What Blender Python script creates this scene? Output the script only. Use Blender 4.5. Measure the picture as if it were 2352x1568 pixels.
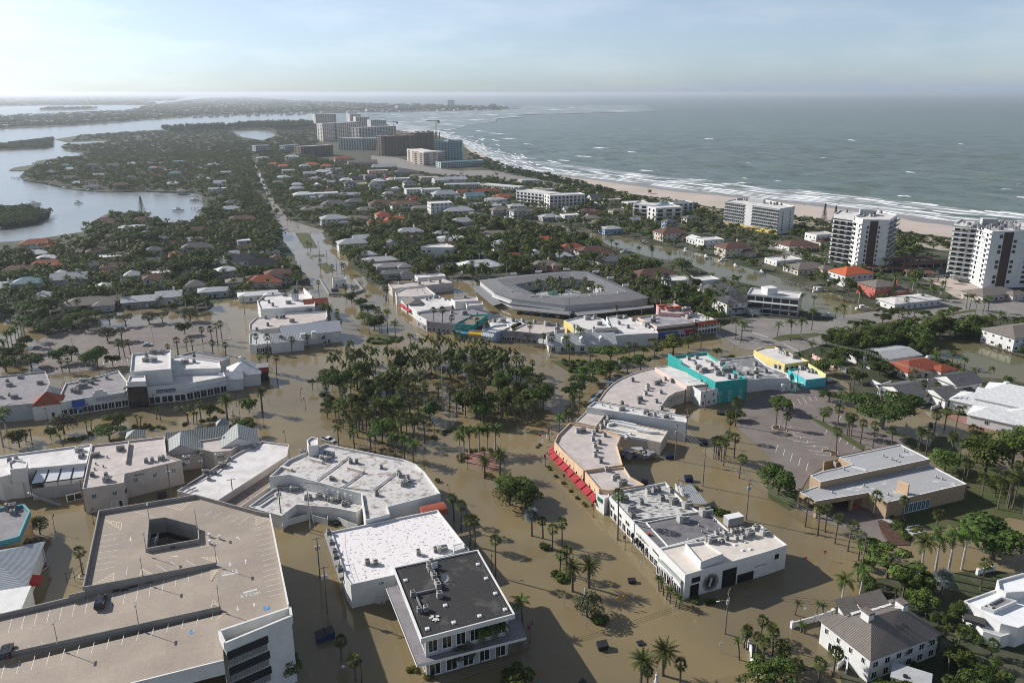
import bpy,bmesh,math,random
import numpy as np
from mathutils import Vector,Matrix
random.seed(7);RNG=np.random.default_rng(7)
R=math.radians
scene=bpy.context.scene
COL=scene.collection
for o in list(bpy.data.objects):bpy.data.objects.remove(o)
# ---- camera
H=120.0;FPX=1829.0;CX,CY,HOR=1176.0,784.0,213.0
PITCH=math.atan((CY-HOR)/FPX)
cam=bpy.data.objects.new('camera',bpy.data.cameras.new('camera'))
COL.objects.link(cam);scene.camera=cam
cam.location=(0,0,H);cam.rotation_euler=(R(90)-PITCH,0,0)
cam.data.sensor_width=36;cam.data.lens=36*FPX/2352;cam.data.clip_start=1;cam.data.clip_end=120000
# ---- sky, sun, exposure
SUN_AZ,SUN_EL=R(155),R(30)
world=bpy.data.worlds.new('World');scene.world=world;world.use_nodes=True
wn=world.node_tree.nodes;wl=world.node_tree.links;wn.clear()
wo=wn.new('ShaderNodeOutputWorld');wb=wn.new('ShaderNodeBackground');ws=wn.new('ShaderNodeTexSky')
ws.sky_type='NISHITA';ws.sun_disc=False;ws.sun_elevation=SUN_EL;ws.sun_rotation=R(90)-SUN_AZ
ws.air_density=0.7;ws.dust_density=0.5;ws.ozone_density=5.0;ws.altitude=0
wb.inputs[1].default_value=0.087
tc=wn.new('ShaderNodeTexCoord');mp=wn.new('ShaderNodeMapping');mp.inputs['Scale'].default_value=(1.6,1.6,7.5)
mp.inputs['Location'].default_value=(0.35,0.0,0.22)
cn=wn.new('ShaderNodeTexNoise');cn.inputs['Scale'].default_value=2.6;cn.inputs['Detail'].default_value=9;cn.inputs['Roughness'].default_value=0.62
cr=wn.new('ShaderNodeValToRGB');cr.color_ramp.elements[0].position=0.47;cr.color_ramp.elements[1].position=0.80
cr.color_ramp.elements[0].color=(0,0,0,1);cr.color_ramp.elements[1].color=(0.55,0.55,0.55,1)
cm=wn.new('ShaderNodeMixRGB');cm.blend_type='MIX'
cb=wn.new('ShaderNodeHueSaturation');cb.inputs['Saturation'].default_value=.35;cb.inputs['Value'].default_value=1.22
wl.new(tc.outputs['Generated'],mp.inputs[0]);wl.new(mp.outputs[0],cn.inputs[0]);wl.new(cn.outputs[0],cr.inputs[0])
wl.new(cr.outputs[0],cm.inputs[0]);wl.new(ws.outputs[0],cm.inputs[1]);wl.new(ws.outputs[0],cb.inputs['Color']);wl.new(cb.outputs[0],cm.inputs[2])
hs=wn.new('ShaderNodeHueSaturation');hs.inputs['Saturation'].default_value=.55;wl.new(cm.outputs[0],hs.inputs['Color'])
tn=wn.new('ShaderNodeMixRGB');tn.blend_type='MULTIPLY';tn.inputs[0].default_value=1;tn.inputs[2].default_value=(.92,.98,1.01,1)
sx=wn.new('ShaderNodeSeparateXYZ');wl.new(tc.outputs['Generated'],sx.inputs[0]);mr=wn.new('ShaderNodeMapRange');mr.inputs[1].default_value=0;mr.inputs[2].default_value=.32;mr.inputs[3].default_value=.95;mr.inputs[4].default_value=0;wl.new(sx.outputs[2],mr.inputs[0])
lg=wn.new('ShaderNodeMixRGB');lg.blend_type='LIGHTEN';lg.inputs[2].default_value=(2.7,3.75,4.55,1);wl.new(mr.outputs[0],lg.inputs[0]);wl.new(hs.outputs[0],lg.inputs[1])
wl.new(lg.outputs[0],tn.inputs[1]);wl.new(tn.outputs[0],wb.inputs[0]);wl.new(wb.outputs[0],wo.inputs[0])
sun=bpy.data.objects.new('sun',bpy.data.lights.new('sun','SUN'));COL.objects.link(sun)
sun.data.energy=4.2;sun.data.angle=R(0.6);sun.data.color=(1.0,0.955,0.89)
sdir=Vector((math.cos(SUN_AZ)*math.cos(SUN_EL),math.sin(SUN_AZ)*math.cos(SUN_EL),math.sin(SUN_EL)))
sun.rotation_euler=sdir.to_track_quat('Z','Y').to_euler();sun.location=sdir*300
scene.view_settings.view_transform='Standard';scene.view_settings.look='None'
scene.view_settings.exposure=0.56;scene.view_settings.gamma=1.0;scene.view_settings.use_curve_mapping=False
HAZE=0.00006
scene.cycles.max_bounces=6;scene.cycles.diffuse_bounces=2;scene.cycles.glossy_bounces=2
scene.cycles.volume_bounces=0;scene.cycles.transparent_max_bounces=6;scene.cycles.caustics_reflective=False
scene.cycles.sample_clamp_indirect=6;scene.cycles.filter_width=1.0;scene.cycles.use_denoising=True
# ---- survey: picture units -> the ground
def G(x,y,z=0.0):
 u=(x-CX)/FPX;v=-(y-CY)/FPX
 d=(u,math.cos(PITCH)+v*math.sin(PITCH),-math.sin(PITCH)+v*math.cos(PITCH))
 t=(z-H)/d[2]
 return Vector((d[0]*t,d[1]*t,z))
TY=(172.3,516.8,861.3,1176.0)
def T(r,c,s):
 return[(588*c+float(a)/4,TY[r]+float(b)/4)for a,b in(k.split(',')for k in s.split())]
def D(s):return[tuple(map(float,k.split(',')))for k in s.split()]
def W(pts,z=0.0):return[G(x,y,z)for x,y in pts]
def area(p):return 0.5*sum(p[i][0]*p[(i+1)%len(p)][1]-p[(i+1)%len(p)][0]*p[i][1]for i in range(len(p)))
def ccw(p):return list(p)if area(p)>0 else list(p)[::-1]
def inset(p,d):
 n=len(p);out=[]
 for i in range(n):
  a,b,c=Vector(p[i-1][:2]),Vector(p[i][:2]),Vector(p[(i+1)%n][:2])
  e1=(b-a).normalized();e2=(c-b).normalized()
  n1=Vector((-e1.y,e1.x));n2=Vector((-e2.y,e2.x));m=n1+n2
  if m.length<1e-4:m=n1.copy()
  m.normalize();k=d/max(0.35,m.dot(n1));out.append((b.x+m.x*k,b.y+m.y*k))
 return out
 # ---- mesh builder
class MB:
 def __init__(s):s.v=[];s.f=[];s.m=[];s.cm=0
 def add(s,vs,fs):
  k=len(s.v);s.v+=[tuple(v)for v in vs];s.f+=[tuple(i+k for i in f)for f in fs];s.m+=[s.cm]*len(fs);return s
 def quad(s,a,b,c,d):return s.add([a,b,c,d],[(0,1,2,3)])
 def tri(s,a,b,c):return s.add([a,b,c],[(0,1,2)])
 def poly(s,p,z):
  p=ccw(p);return s.add([(q[0],q[1],z)for q in p],[tuple(range(len(p)))])
 def prism(s,p,z0,z1,top=True,bot=False,sides=True):
  p=ccw(p);n=len(p)
  vs=[(q[0],q[1],z0)for q in p]+[(q[0],q[1],z1)for q in p];fs=[]
  if sides:fs+=[(i,(i+1)%n,n+(i+1)%n,n+i)for i in range(n)]
  if top:fs.append(tuple(range(n,2*n)))
  if bot:fs.append(tuple(range(n))[::-1])
  return s.add(vs,fs)
 def ring(s,p,q,z0,z1):
  n=len(p)
  vs=[(a[0],a[1],z1)for a in p]+[(a[0],a[1],z1)for a in q]+[(a[0],a[1],z0)for a in q]
  fs=[]
  for i in range(n):
   j=(i+1)%n;fs+=[(i,j,n+j,n+i),(n+i,n+j,2*n+j,2*n+i)]
  return s.add(vs,fs)
 def box(s,c,d,rz=0.0):
  ca,sa=math.cos(rz),math.sin(rz);vs=[]
  for k in range(8):
   x=(k&1 or-1)*1.0;x=d[0]/2*(1 if k&1 else-1);y=d[1]/2*(1 if k&2 else-1);z=d[2]/2*(1 if k&4 else-1)
   vs.append((c[0]+x*ca-y*sa,c[1]+x*sa+y*ca,c[2]+z))
  return s.add(vs,[(0,2,3,1),(4,5,7,6),(0,1,5,4),(2,6,7,3),(0,4,6,2),(1,3,7,5)])
 def wallbox(s,a,b,z0,z1,t):
  a,b=Vector(a[:2]),Vector(b[:2]);c=(a+b)/2
  return s.box((c.x,c.y,(z0+z1)/2),((b-a).length,t,z1-z0),math.atan2(b.y-a.y,b.x-a.x))
 def beam(s,a,b,w,h):
  a,b=Vector(a),Vector(b);d=(b-a).normalized();sd=d.cross(Vector((0,0,1)))
  if sd.length<1e-3:sd=Vector((1,0,0))
  sd.normalize();up=sd.cross(d);sd*=w/2;up*=h/2
  vs=[p+i*sd+j*up for p in(a,b)for i,j in((-1,-1),(1,-1),(1,1),(-1,1))]
  return s.add(vs,[(0,1,2,3),(7,6,5,4),(0,4,5,1),(1,5,6,2),(2,6,7,3),(3,7,4,0)])
 def tube(s,pts,rs,n=6,cap=True):
  pts=[Vector(p)for p in pts];k=len(pts);vs=[]
  if not hasattr(rs,'__len__'):rs=[rs]*k
  for i,p in enumerate(pts):
   d=(pts[min(i+1,k-1)]-pts[max(i-1,0)]).normalized();a=d.cross(Vector((0,1,0.01)))
   if a.length<0.05:a=d.cross(Vector((1,0,0)))
   a.normalize();b=d.cross(a)
   vs+=[p+(a*math.cos(t)+b*math.sin(t))*rs[i]for t in(2*math.pi*j/n for j in range(n))]
  fs=[(i*n+j,i*n+(j+1)%n,(i+1)*n+(j+1)%n,(i+1)*n+j)for i in range(k-1)for j in range(n)]
  if cap:fs+=[tuple(range(n))[::-1],tuple(range((k-1)*n,k*n))]
  return s.add(vs,fs)
 def cyl(s,c,r,z0,z1,n=10,r1=None):return s.tube([(c[0],c[1],z0),(c[0],c[1],z1)],[r,r if r1 is None else r1],n)
 def ball(s,c,r,n=7,m=5):
  rr=r if hasattr(r,'__len__')else(r,r,r);vs=[(c[0],c[1],c[2]-rr[2])]
  for i in range(1,m):
   ph=-math.pi/2+math.pi*i/m
   vs+=[(c[0]+rr[0]*math.cos(ph)*math.cos(2*math.pi*j/n),c[1]+rr[1]*math.cos(ph)*math.sin(2*math.pi*j/n),c[2]+rr[2]*math.sin(ph))for j in range(n)]
  vs.append((c[0],c[1],c[2]+rr[2]));fs=[]
  for j in range(n):
   fs.append((0,1+(j+1)%n,1+j));fs.append((len(vs)-1,1+(m-2)*n+j,1+(m-2)*n+(j+1)%n))
   for i in range(m-2):fs.append((1+i*n+j,1+i*n+(j+1)%n,1+(i+1)*n+(j+1)%n,1+(i+1)*n+j))
  return s.add(vs,fs)
 def mesh(s,name,mats,off=(0,0,0)):
  me=bpy.data.meshes.new(name);use=sorted({i for f in s.f for i in f})
  if len(use)<len(s.v):mp_={j:i for i,j in enumerate(use)};s.v=[s.v[j]for j in use];s.f=[tuple(mp_[i]for i in f)for f in s.f]
  me.from_pydata([(a-off[0],b-off[1],c-off[2])for a,b,c in s.v],[],s.f)
  for m in(mats if isinstance(mats,(list,tuple))else[mats]):me.materials.append(m)
  if max(s.m,default=0):me.polygons.foreach_set('material_index',s.m)
  me.update();return me
def base_of(p):
 b=Vector((0,0,0))
 while p is not None:b+=p.location;p=p.parent
 return b
def tag(o,label=None,cat=None,group=None,kind=None):
 if label:o['label']=label
 if cat:o['category']=cat
 if group:o['group']=group
 if kind:o['kind']=kind
 return o
def link(name,data,parent=None,loc=(0,0,0),rz=0.0,scale=None):
 o=bpy.data.objects.new(name,data);COL.objects.link(o);o.location=loc;o.rotation_euler=(0,0,rz)
 if scale is not None:o.scale=scale
 if parent is not None:o.parent=parent
 return o
def build(mb,name,mats,parent=None):
 return link(name,mb.mesh(name,mats,base_of(parent)),parent)
def thing(name,loc,label,cat,group=None,rz=0.0):
 return tag(link(name,None,None,loc,rz),label,cat,group)
def solo(mb,name,mats,label,cat,group=None,loc=None):
 loc=loc or mb.v[0]
 return tag(link(name,mb.mesh(name,mats,loc),None,loc),label,cat,group)
def struct(mb,name,mats):return tag(link(name,mb.mesh(name,mats)),kind='structure')
def dup(o,loc,rz=0.0,sc=1.0,label=None,group=None,parent=None):
 c=o.copy();COL.objects.link(c);c.location=loc;c.rotation_euler=(0,0,rz)
 c.scale=sc if hasattr(sc,'__len__')else(sc,sc,sc)
 if parent is not None:c.parent=parent
 if label:c['label']=label
 if group:c['group']=group
 for ch in o.children:
  d=ch.copy();COL.objects.link(d);d.parent=c
  for g in ch.children:
   e=g.copy();COL.objects.link(e);e.parent=d
 return c
def smooth(o):
 for p in o.data.polygons:p.use_smooth=True
 return o
 # ---- materials
MATS={}
def mat(name,col,rough=0.8,col2=None,scale=0.5,lo=0.4,hi=0.65,detail=5,spec=0.3,bump=0.0,bscale=8.0,grime=0.0,metal=0.0,stretch=None,random_tint=0.0,seam=None):
 if name in MATS:return MATS[name]
 m=bpy.data.materials.new(name);m.use_nodes=True;nt=m.node_tree;N=nt.nodes;L=nt.links
 b=N['Principled BSDF'];b.inputs['Roughness'].default_value=rough;b.inputs['Specular IOR Level'].default_value=spec;b.inputs['Metallic'].default_value=metal
 MATS[name]=m;out=None
 geo=N.new('ShaderNodeNewGeometry');src=geo.outputs['Position']
 if stretch:
  mpn=N.new('ShaderNodeMapping');mpn.inputs['Scale'].default_value=stretch;L.new(src,mpn.inputs[0]);src=mpn.outputs[0]
 rgb=N.new('ShaderNodeRGB');rgb.outputs[0].default_value=(*col,1);out=rgb.outputs[0]
 if col2:
  n=N.new('ShaderNodeTexNoise');n.inputs['Scale'].default_value=scale;n.inputs['Detail'].default_value=detail;n.inputs['Roughness'].default_value=0.6
  r=N.new('ShaderNodeValToRGB');r.color_ramp.elements[0].position=lo;r.color_ramp.elements[1].position=hi
  mx=N.new('ShaderNodeMixRGB');mx.inputs[2].default_value=(*col2,1)
  L.new(src,n.inputs[0]);L.new(n.outputs[0],r.inputs[0]);L.new(r.outputs[0],mx.inputs[0]);L.new(out,mx.inputs[1]);out=mx.outputs[0]
 if grime:
  n=N.new('ShaderNodeTexNoise');n.inputs['Scale'].default_value=2.3;n.inputs['Detail'].default_value=8;n.inputs['Roughness'].default_value=0.7
  r=N.new('ShaderNodeValToRGB');r.color_ramp.elements[0].position=0.3;r.color_ramp.elements[1].position=0.7
  r.color_ramp.elements[0].color=(1-grime,1-grime,1-grime*1.1,1);r.color_ramp.elements[1].color=(1,1,1,1)
  mx=N.new('ShaderNodeMixRGB');mx.blend_type='MULTIPLY';mx.inputs[0].default_value=1
  L.new(geo.outputs['Position'],n.inputs[0]);L.new(n.outputs[0],r.inputs[0]);L.new(out,mx.inputs[1]);L.new(r.outputs[0],mx.inputs[2]);out=mx.outputs[0]
 if seam:
  mq=N.new('ShaderNodeMapping');mq.inputs['Rotation'].default_value=(0,0,-R(20.5));bt=N.new('ShaderNodeTexBrick');bt.inputs['Scale'].default_value=1;bt.inputs['Brick Width'].default_value=seam[0];bt.inputs['Row Height'].default_value=seam[1];bt.inputs['Mortar Size'].default_value=.05;bt.inputs['Mortar Smooth'].default_value=.3
  k=seam[2];bt.inputs['Color1'].default_value=(1,1,1,1);bt.inputs['Color2'].default_value=(.93,.93,.94,1);bt.inputs['Mortar'].default_value=(k,k,k,1);mx=N.new('ShaderNodeMixRGB');mx.blend_type='MULTIPLY';mx.inputs[0].default_value=1
  L.new(geo.outputs['Position'],mq.inputs[0]);L.new(mq.outputs[0],bt.inputs[0]);L.new(out,mx.inputs[1]);L.new(bt.outputs[0],mx.inputs[2]);out=mx.outputs[0]
 if random_tint:
  oi=N.new('ShaderNodeObjectInfo');hs=N.new('ShaderNodeHueSaturation')
  ma=N.new('ShaderNodeMapRange');ma.inputs[3].default_value=1-random_tint;ma.inputs[4].default_value=1+random_tint
  L.new(oi.outputs['Random'],ma.inputs[0]);L.new(ma.outputs[0],hs.inputs['Value']);L.new(out,hs.inputs['Color']);out=hs.outputs[0]
 L.new(out,b.inputs['Base Color'])
 if bump:
  n=N.new('ShaderNodeTexNoise');n.inputs['Scale'].default_value=bscale;n.inputs['Detail'].default_value=4
  bp=N.new('ShaderNodeBump');bp.inputs['Strength'].default_value=bump;bp.inputs['Distance'].default_value=0.1
  L.new(src,n.inputs[0]);L.new(n.outputs[0],bp.inputs['Height']);L.new(bp.outputs[0],b.inputs['Normal'])
 return m
def ribbed(name,col,angle,pitch=0.5,dark=0.55,rough=0.5):
 if name in MATS:return MATS[name]
 m=mat(name,col,rough,tuple(c*0.8 for c in col),0.7,0.35,0.75,grime=0.2);nt=m.node_tree;N=nt.nodes;L=nt.links;b=N['Principled BSDF']
 geo=N.new('ShaderNodeNewGeometry');mpn=N.new('ShaderNodeMapping');mpn.inputs['Rotation'].default_value=(0,0,-angle)
 w=N.new('ShaderNodeTexWave');w.bands_direction='Y';w.inputs['Scale'].default_value=0.314/pitch;w.wave_profile='SIN'
 r=N.new('ShaderNodeValToRGB');r.color_ramp.elements[0].position=0.0;r.color_ramp.elements[1].position=0.35;r.color_ramp.elements[0].color=(dark,dark,dark,1)
 mx=N.new('ShaderNodeMixRGB');mx.blend_type='MULTIPLY';mx.inputs[0].default_value=1
 old=b.inputs['Base Color'].links[0].from_socket
 L.new(geo.outputs['Position'],mpn.inputs[0]);L.new(mpn.outputs[0],w.inputs[0]);L.new(w.outputs[1],r.inputs[0])
 L.new(old,mx.inputs[1]);L.new(r.outputs[0],mx.inputs[2]);L.new(mx.outputs[0],b.inputs['Base Color'])
 bp=N.new('ShaderNodeBump');bp.inputs['Strength'].default_value=0.5;bp.inputs['Distance'].default_value=0.08
 L.new(w.outputs[1],bp.inputs['Height']);L.new(bp.outputs[0],b.inputs['Normal'])
 return m
white=mat('white_stucco',(.72,.72,.71),.85,(.60,.60,.58),.4,.35,.75,grime=.12)
cream=mat('cream_stucco',(.62,.55,.47),.85,(.52,.46,.40),.5,grime=.12)
beige=mat('beige_stucco',(.58,.52,.48),.85,(.50,.45,.41),.5,grime=.12)
tan=mat('tan_brick',(.46,.34,.23),.9,(.38,.28,.19),1.5,grime=.2)
peach=mat('peach_stucco',(.70,.50,.33),.85,(.60,.42,.28),.5,grime=.12)
pink=mat('pink_stucco',(.72,.42,.40),.85,(.62,.36,.35),.6,grime=.12)
salmon=mat('salmon_stucco',(.55,.16,.12),.85,(.45,.13,.10),.6,grime=.12)
yellow=mat('yellow_stucco',(.75,.62,.25),.85,(.66,.55,.24),.6,grime=.1)
orange=mat('orange_stucco',(.72,.42,.14),.85,(.62,.37,.14),.6,grime=.1)
teal=mat('teal_stucco',(.03,.36,.33),.8,(.03,.30,.28),.6,grime=.15)
aqua=mat('aqua_stucco',(.10,.50,.55),.8,(.09,.42,.48),.6,grime=.12)
palgrey=mat('pale_grey_stucco',(.45,.46,.47),.85,(.38,.39,.40),.6,grime=.15)
greywall=mat('grey_stucco',(.33,.33,.34),.85,(.27,.27,.28),.6,grime=.15)
paleblue=mat('pale_blue_stucco',(.33,.42,.58),.85,(.30,.38,.52),.6,grime=.12)
concrete=mat('concrete',(.36,.34,.31),.85,(.30,.28,.26),.35,grime=.25,seam=(4,1.4,.9))
deckmat=mat('deck_concrete',(.42,.35,.29),.85,(.315,.262,.22),.10,.35,.72,detail=9,grime=.26,seam=(18,5.5,.88))
deckrim=mat('deck_seam',(.36,.27,.19),.85,(.30,.23,.17),.4,grime=.2)
memb=mat('white_membrane',(.74,.71,.70),.8,(.55,.51,.49),.22,.42,.74,detail=9,grime=.18,seam=(14,2.0,.80))
membdirt=mat('weathered_membrane',(.66,.63,.62),.85,(.30,.25,.22),.45,.50,.66,detail=10,grime=.3,seam=(12,2.0,.72))
membpink=mat('pinkish_membrane',(.60,.53,.50),.85,(.46,.41,.39),.3,.4,.7,detail=8,grime=.22,seam=(12,1.8,.82))
membcream=mat('cream_membrane',(.70,.64,.57),.8,(.58,.52,.46),.3,.4,.75,detail=8,grime=.12,seam=(14,2.2,.85))
flaked=mat('flaking_roof',(.60,.59,.58),.85,(.10,.095,.09),.9,.48,.60,detail=12,grime=.25,stretch=(.6,1.6,1))
spotted=mat('patched_white_roof',(.76,.72,.72),.75,(.36,.33,.33),1.3,.60,.64,detail=2,grime=.08)
greyroof=mat('grey_roll_roof',(.22,.21,.22),.85,(.15,.145,.155),.35,.4,.65,detail=8,grime=.25,seam=(6,1.0,.70))
mauveroof=mat('mauve_grey_roof',(.30,.28,.30),.85,(.22,.205,.22),.3,.4,.7,detail=9,grime=.25,seam=(8,1.0,.75))
darkroof=mat('dark_tar_roof',(.045,.042,.042),.7,(.15,.145,.14),.16,.55,.72,detail=9,grime=.4,seam=(8,1.0,.6))
bankroof=mat('pale_grey_roof',(.40,.40,.41),.85,(.60,.60,.60),.28,.60,.64,detail=8,grime=.2,seam=(10,3.0,.72))
asphalt=mat('asphalt',(.225,.192,.178),.9,(.165,.142,.132),.12,.35,.7,detail=8,grime=.22,bump=.1)
asphlt2=mat('dry_road',(.27,.25,.235),.9,(.20,.185,.175),.1,.35,.7,detail=8,grime=.2)
paint=mat('road_paint',(.64,.64,.62),.8,(.40,.38,.35),1.5,.42,.75)
yelpaint=mat('yellow_paint',(.65,.48,.18),.8)
bluepaint=mat('blue_paint',(.07,.22,.42),.8)
kerbmat=mat('kerb_concrete',(.50,.45,.36),.85,grime=.2)
sand=mat('sand',(.52,.44,.385),.95,(.42,.36,.31),.02,.35,.7,detail=8,grime=.1)
wetsand=mat('wet_sand',(.24,.215,.20),.35,(.30,.27,.25),.03,detail=6,spec=.5)
dune=mat('dune_scrub',(.16,.15,.09),.95,(.40,.34,.28),.06,.42,.58,detail=10)
soil=mat('garden_ground',(.050,.062,.028),.95,(.14,.125,.10),.05,.48,.66,detail=9,grime=.3)
grass=mat('grass',(.060,.082,.022),.95,(.105,.095,.045),.12,.4,.7,detail=8,grime=.2,bump=.2)
mulch=mat('mulch',(.075,.04,.028),.95,(.12,.07,.05),1.5,grime=.3)
brickpav=mat('brick_paving',(.30,.16,.13),.9,(.24,.13,.11),.8,grime=.2)
glass=mat('window_glass',(.012,.016,.02),.08,spec=.8)
glassb=mat('blue_window_glass',(.05,.12,.16),.1,spec=.8)
darkmet=mat('dark_metal',(.02,.022,.025),.45,spec=.4)
greymet=mat('grey_metal',(.30,.31,.32),.5,(.22,.22,.23),2,metal=.2,grime=.2)
acmat=mat('air_conditioner_casing',(.42,.42,.41),.6,(.30,.29,.28),2,grime=.2,random_tint=.35)
fanmat=mat('fan_grille',(.035,.036,.04),.6)
frame=mat('white_frame',(.70,.70,.69),.6)
woodp=mat('weathered_timber',(.17,.125,.09),.9,(.11,.085,.065),1.2,grime=.3)
redcloth=mat('red_awning',(.36,.025,.035),.8,(.28,.02,.03),1,grime=.15)
redroof=mat('red_tile',(.34,.085,.045),.85,(.24,.065,.04),.8,grime=.3)
orroof=mat('orange_tile',(.55,.13,.05),.8,(.45,.11,.045),.8,grime=.2)
brroof=mat('brown_tile',(.16,.085,.065),.85,(.11,.06,.05),.8,grime=.3)
gyroof=mat('grey_shingle',(.15,.15,.155),.85,(.105,.105,.11),.9,grime=.3)
tanroof=mat('taupe_shingle',(.23,.20,.18),.85,(.17,.15,.135),.9,grime=.3)
ltroof=mat('pale_metal_roof',(.42,.43,.44),.6,(.34,.35,.36),.7,grime=.2)
whroof=mat('white_tile_roof',(.66,.66,.67),.75,(.52,.53,.55),.9,grime=.2)
blroof=mat('blue_green_metal_roof',(.16,.27,.31),.6,(.12,.21,.25),.7,grime=.2)
dkroof=mat('charcoal_roof',(.055,.055,.06),.8,(.085,.085,.09),.9,grime=.2)
blue=mat('blue_canvas',(.03,.09,.30),.8)
black=mat('black_paint',(.012,.012,.013),.5)
redpaint=mat('red_paint',(.42,.03,.03),.6)
yelsign=mat('sign_yellow',(.75,.33,.02),.6)
greensign=mat('green_sign',(.01,.12,.06),.6)
magenta=mat('magenta_cloth',(.30,.03,.12),.8)
trunkm=mat('palm_trunk',(.17,.145,.12),.95,(.11,.09,.075),3,grime=.3)
trunkw=mat('pale_palm_trunk',(.40,.385,.36),.9,(.29,.275,.25),2,grime=.2)
bark=mat('bark',(.12,.10,.085),.95,(.075,.06,.05),2,grime=.3)
def leafmat(name,c1,c2,tint=.25,trans=.25):
 if name in MATS:return MATS[name]
 m=bpy.data.materials.new(name);m.use_nodes=True;MATS[name]=m;N=m.node_tree.nodes;L=m.node_tree.links
 b=N['Principled BSDF'];b.inputs['Roughness'].default_value=.7;b.inputs['Specular IOR Level'].default_value=.12
 oi=N.new('ShaderNodeObjectInfo');geo=N.new('ShaderNodeNewGeometry');n=N.new('ShaderNodeTexNoise');n.inputs['Scale'].default_value=.55;n.inputs['Detail'].default_value=5
 mx=N.new('ShaderNodeMixRGB');mx.inputs[1].default_value=(*c1,1);mx.inputs[2].default_value=(*c2,1)
 r=N.new('ShaderNodeValToRGB');r.color_ramp.elements[0].position=.35;r.color_ramp.elements[1].position=.68
 hs=N.new('ShaderNodeHueSaturation');ma=N.new('ShaderNodeMapRange');ma.inputs[3].default_value=1-tint;ma.inputs[4].default_value=1+tint
 mh=N.new('ShaderNodeMapRange');mh.inputs[3].default_value=.485;mh.inputs[4].default_value=.515
 L.new(geo.outputs['Position'],n.inputs[0]);L.new(n.outputs[0],r.inputs[0]);L.new(r.outputs[0],mx.inputs[0])
 L.new(oi.outputs['Random'],ma.inputs[0]);L.new(oi.outputs['Random'],mh.inputs[0]);L.new(mh.outputs[0],hs.inputs['Hue']);L.new(ma.outputs[0],hs.inputs['Value']);L.new(mx.outputs[0],hs.inputs['Color']);L.new(hs.outputs[0],b.inputs['Base Color'])
 tr=N.new('ShaderNodeBsdfTranslucent');ad=N.new('ShaderNodeMixShader');ad.inputs[0].default_value=trans
 L.new(hs.outputs[0],tr.inputs[0]);L.new(b.outputs[0],ad.inputs[1]);L.new(tr.outputs[0],ad.inputs[2]);L.new(ad.outputs[0],N['Material Output'].inputs[0])
 return m
leaf_b=leafmat('broad_leaves',(.058,.092,.020),(.118,.148,.036),.4)
leaf_d=leafmat('dark_leaves',(.042,.072,.018),(.088,.120,.030),.35)
leaf_p=leafmat('palm_leaves',(.060,.082,.022),(.115,.130,.042),.3)
leaf_y=leafmat('green_palm_leaves',(.052,.088,.018),(.11,.145,.034),.3)
leaf_s=leafmat('silver_leaves',(.11,.14,.13),(.19,.22,.21),.15)
leaf_m=leafmat('mangrove_leaves',(.030,.050,.020),(.062,.085,.032),.2)
leaf_o=leafmat('yellow_leaves',(.16,.14,.03),(.09,.11,.025),.15)
thatch=leafmat('dead_fronds',(.15,.12,.075),(.22,.18,.11),.15)
# ---- water
def water(name,col,col2,scale,rough,bump,bscale,stretch=(1,1,1),rot=0.0,foam=None,lo=.4,hi=.65,spec=.5,bdist=.3):
 m=bpy.data.materials.new(name);m.use_nodes=True;N=m.node_tree.nodes;L=m.node_tree.links;b=N['Principled BSDF']
 b.inputs['Roughness'].default_value=rough;b.inputs['IOR'].default_value=1.33;b.inputs['Specular IOR Level'].default_value=spec
 geo=N.new('ShaderNodeNewGeometry');mpn=N.new('ShaderNodeMapping');mpn.inputs['Rotation'].default_value=(0,0,-rot);mpn.inputs['Scale'].default_value=stretch
 mp0=N.new('ShaderNodeMapping');mp0.inputs['Rotation'].default_value=(0,0,-rot);L.new(geo.outputs['Position'],mp0.inputs[0])
 L.new(mp0.outputs[0],mpn.inputs[0]);mpn.inputs['Rotation'].default_value=(0,0,0)
 n=N.new('ShaderNodeTexNoise');n.inputs['Scale'].default_value=scale;n.inputs['Detail'].default_value=8;n.inputs['Distortion'].default_value=.6
 r=N.new('ShaderNodeValToRGB');r.color_ramp.elements[0].position=lo;r.color_ramp.elements[1].position=hi
 mx=N.new('ShaderNodeMixRGB');mx.inputs[1].default_value=(*col,1);mx.inputs[2].default_value=(*col2,1)
 L.new(geo.outputs['Position'],n.inputs[0]);L.new(n.outputs[0],r.inputs[0]);L.new(r.outputs[0],mx.inputs[0]);out=mx.outputs[0]
 bn=N.new('ShaderNodeTexNoise');bn.inputs['Scale'].default_value=bscale;bn.inputs['Detail'].default_value=6;bn.inputs['Roughness'].default_value=.6
 bp=N.new('ShaderNodeBump');bp.inputs['Strength'].default_value=bump;bp.inputs['Distance'].default_value=bdist
 L.new(mpn.outputs[0],bn.inputs[0]);L.new(bn.outputs[0],bp.inputs['Height']);L.new(bp.outputs[0],b.inputs['Normal'])
 if foam:
  for fs,flo,fhi,fst in foam:
   mq=N.new('ShaderNodeMapping');mq.inputs['Scale'].default_value=fst;L.new(mp0.outputs[0],mq.inputs[0])
   f=N.new('ShaderNodeTexNoise');f.inputs['Scale'].default_value=fs;f.inputs['Detail'].default_value=7;f.inputs['Roughness'].default_value=.68
   fr=N.new('ShaderNodeValToRGB');fr.color_ramp.elements[0].position=flo;fr.color_ramp.elements[1].position=fhi
   fm=N.new('ShaderNodeMixRGB');fm.inputs[2].default_value=(.78,.80,.80,1)
   L.new(mq.outputs[0],f.inputs[0]);L.new(f.outputs[0],fr.inputs[0]);L.new(fr.outputs[0],fm.inputs[0]);L.new(out,fm.inputs[1]);out=fm.outputs[0]
 L.new(out,b.inputs['Base Color']);return m
SH0,SH1=G(1268,398),G(2189,507)
SHROT=math.atan2(SH1.y-SH0.y,SH1.x-SH0.x)
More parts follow.
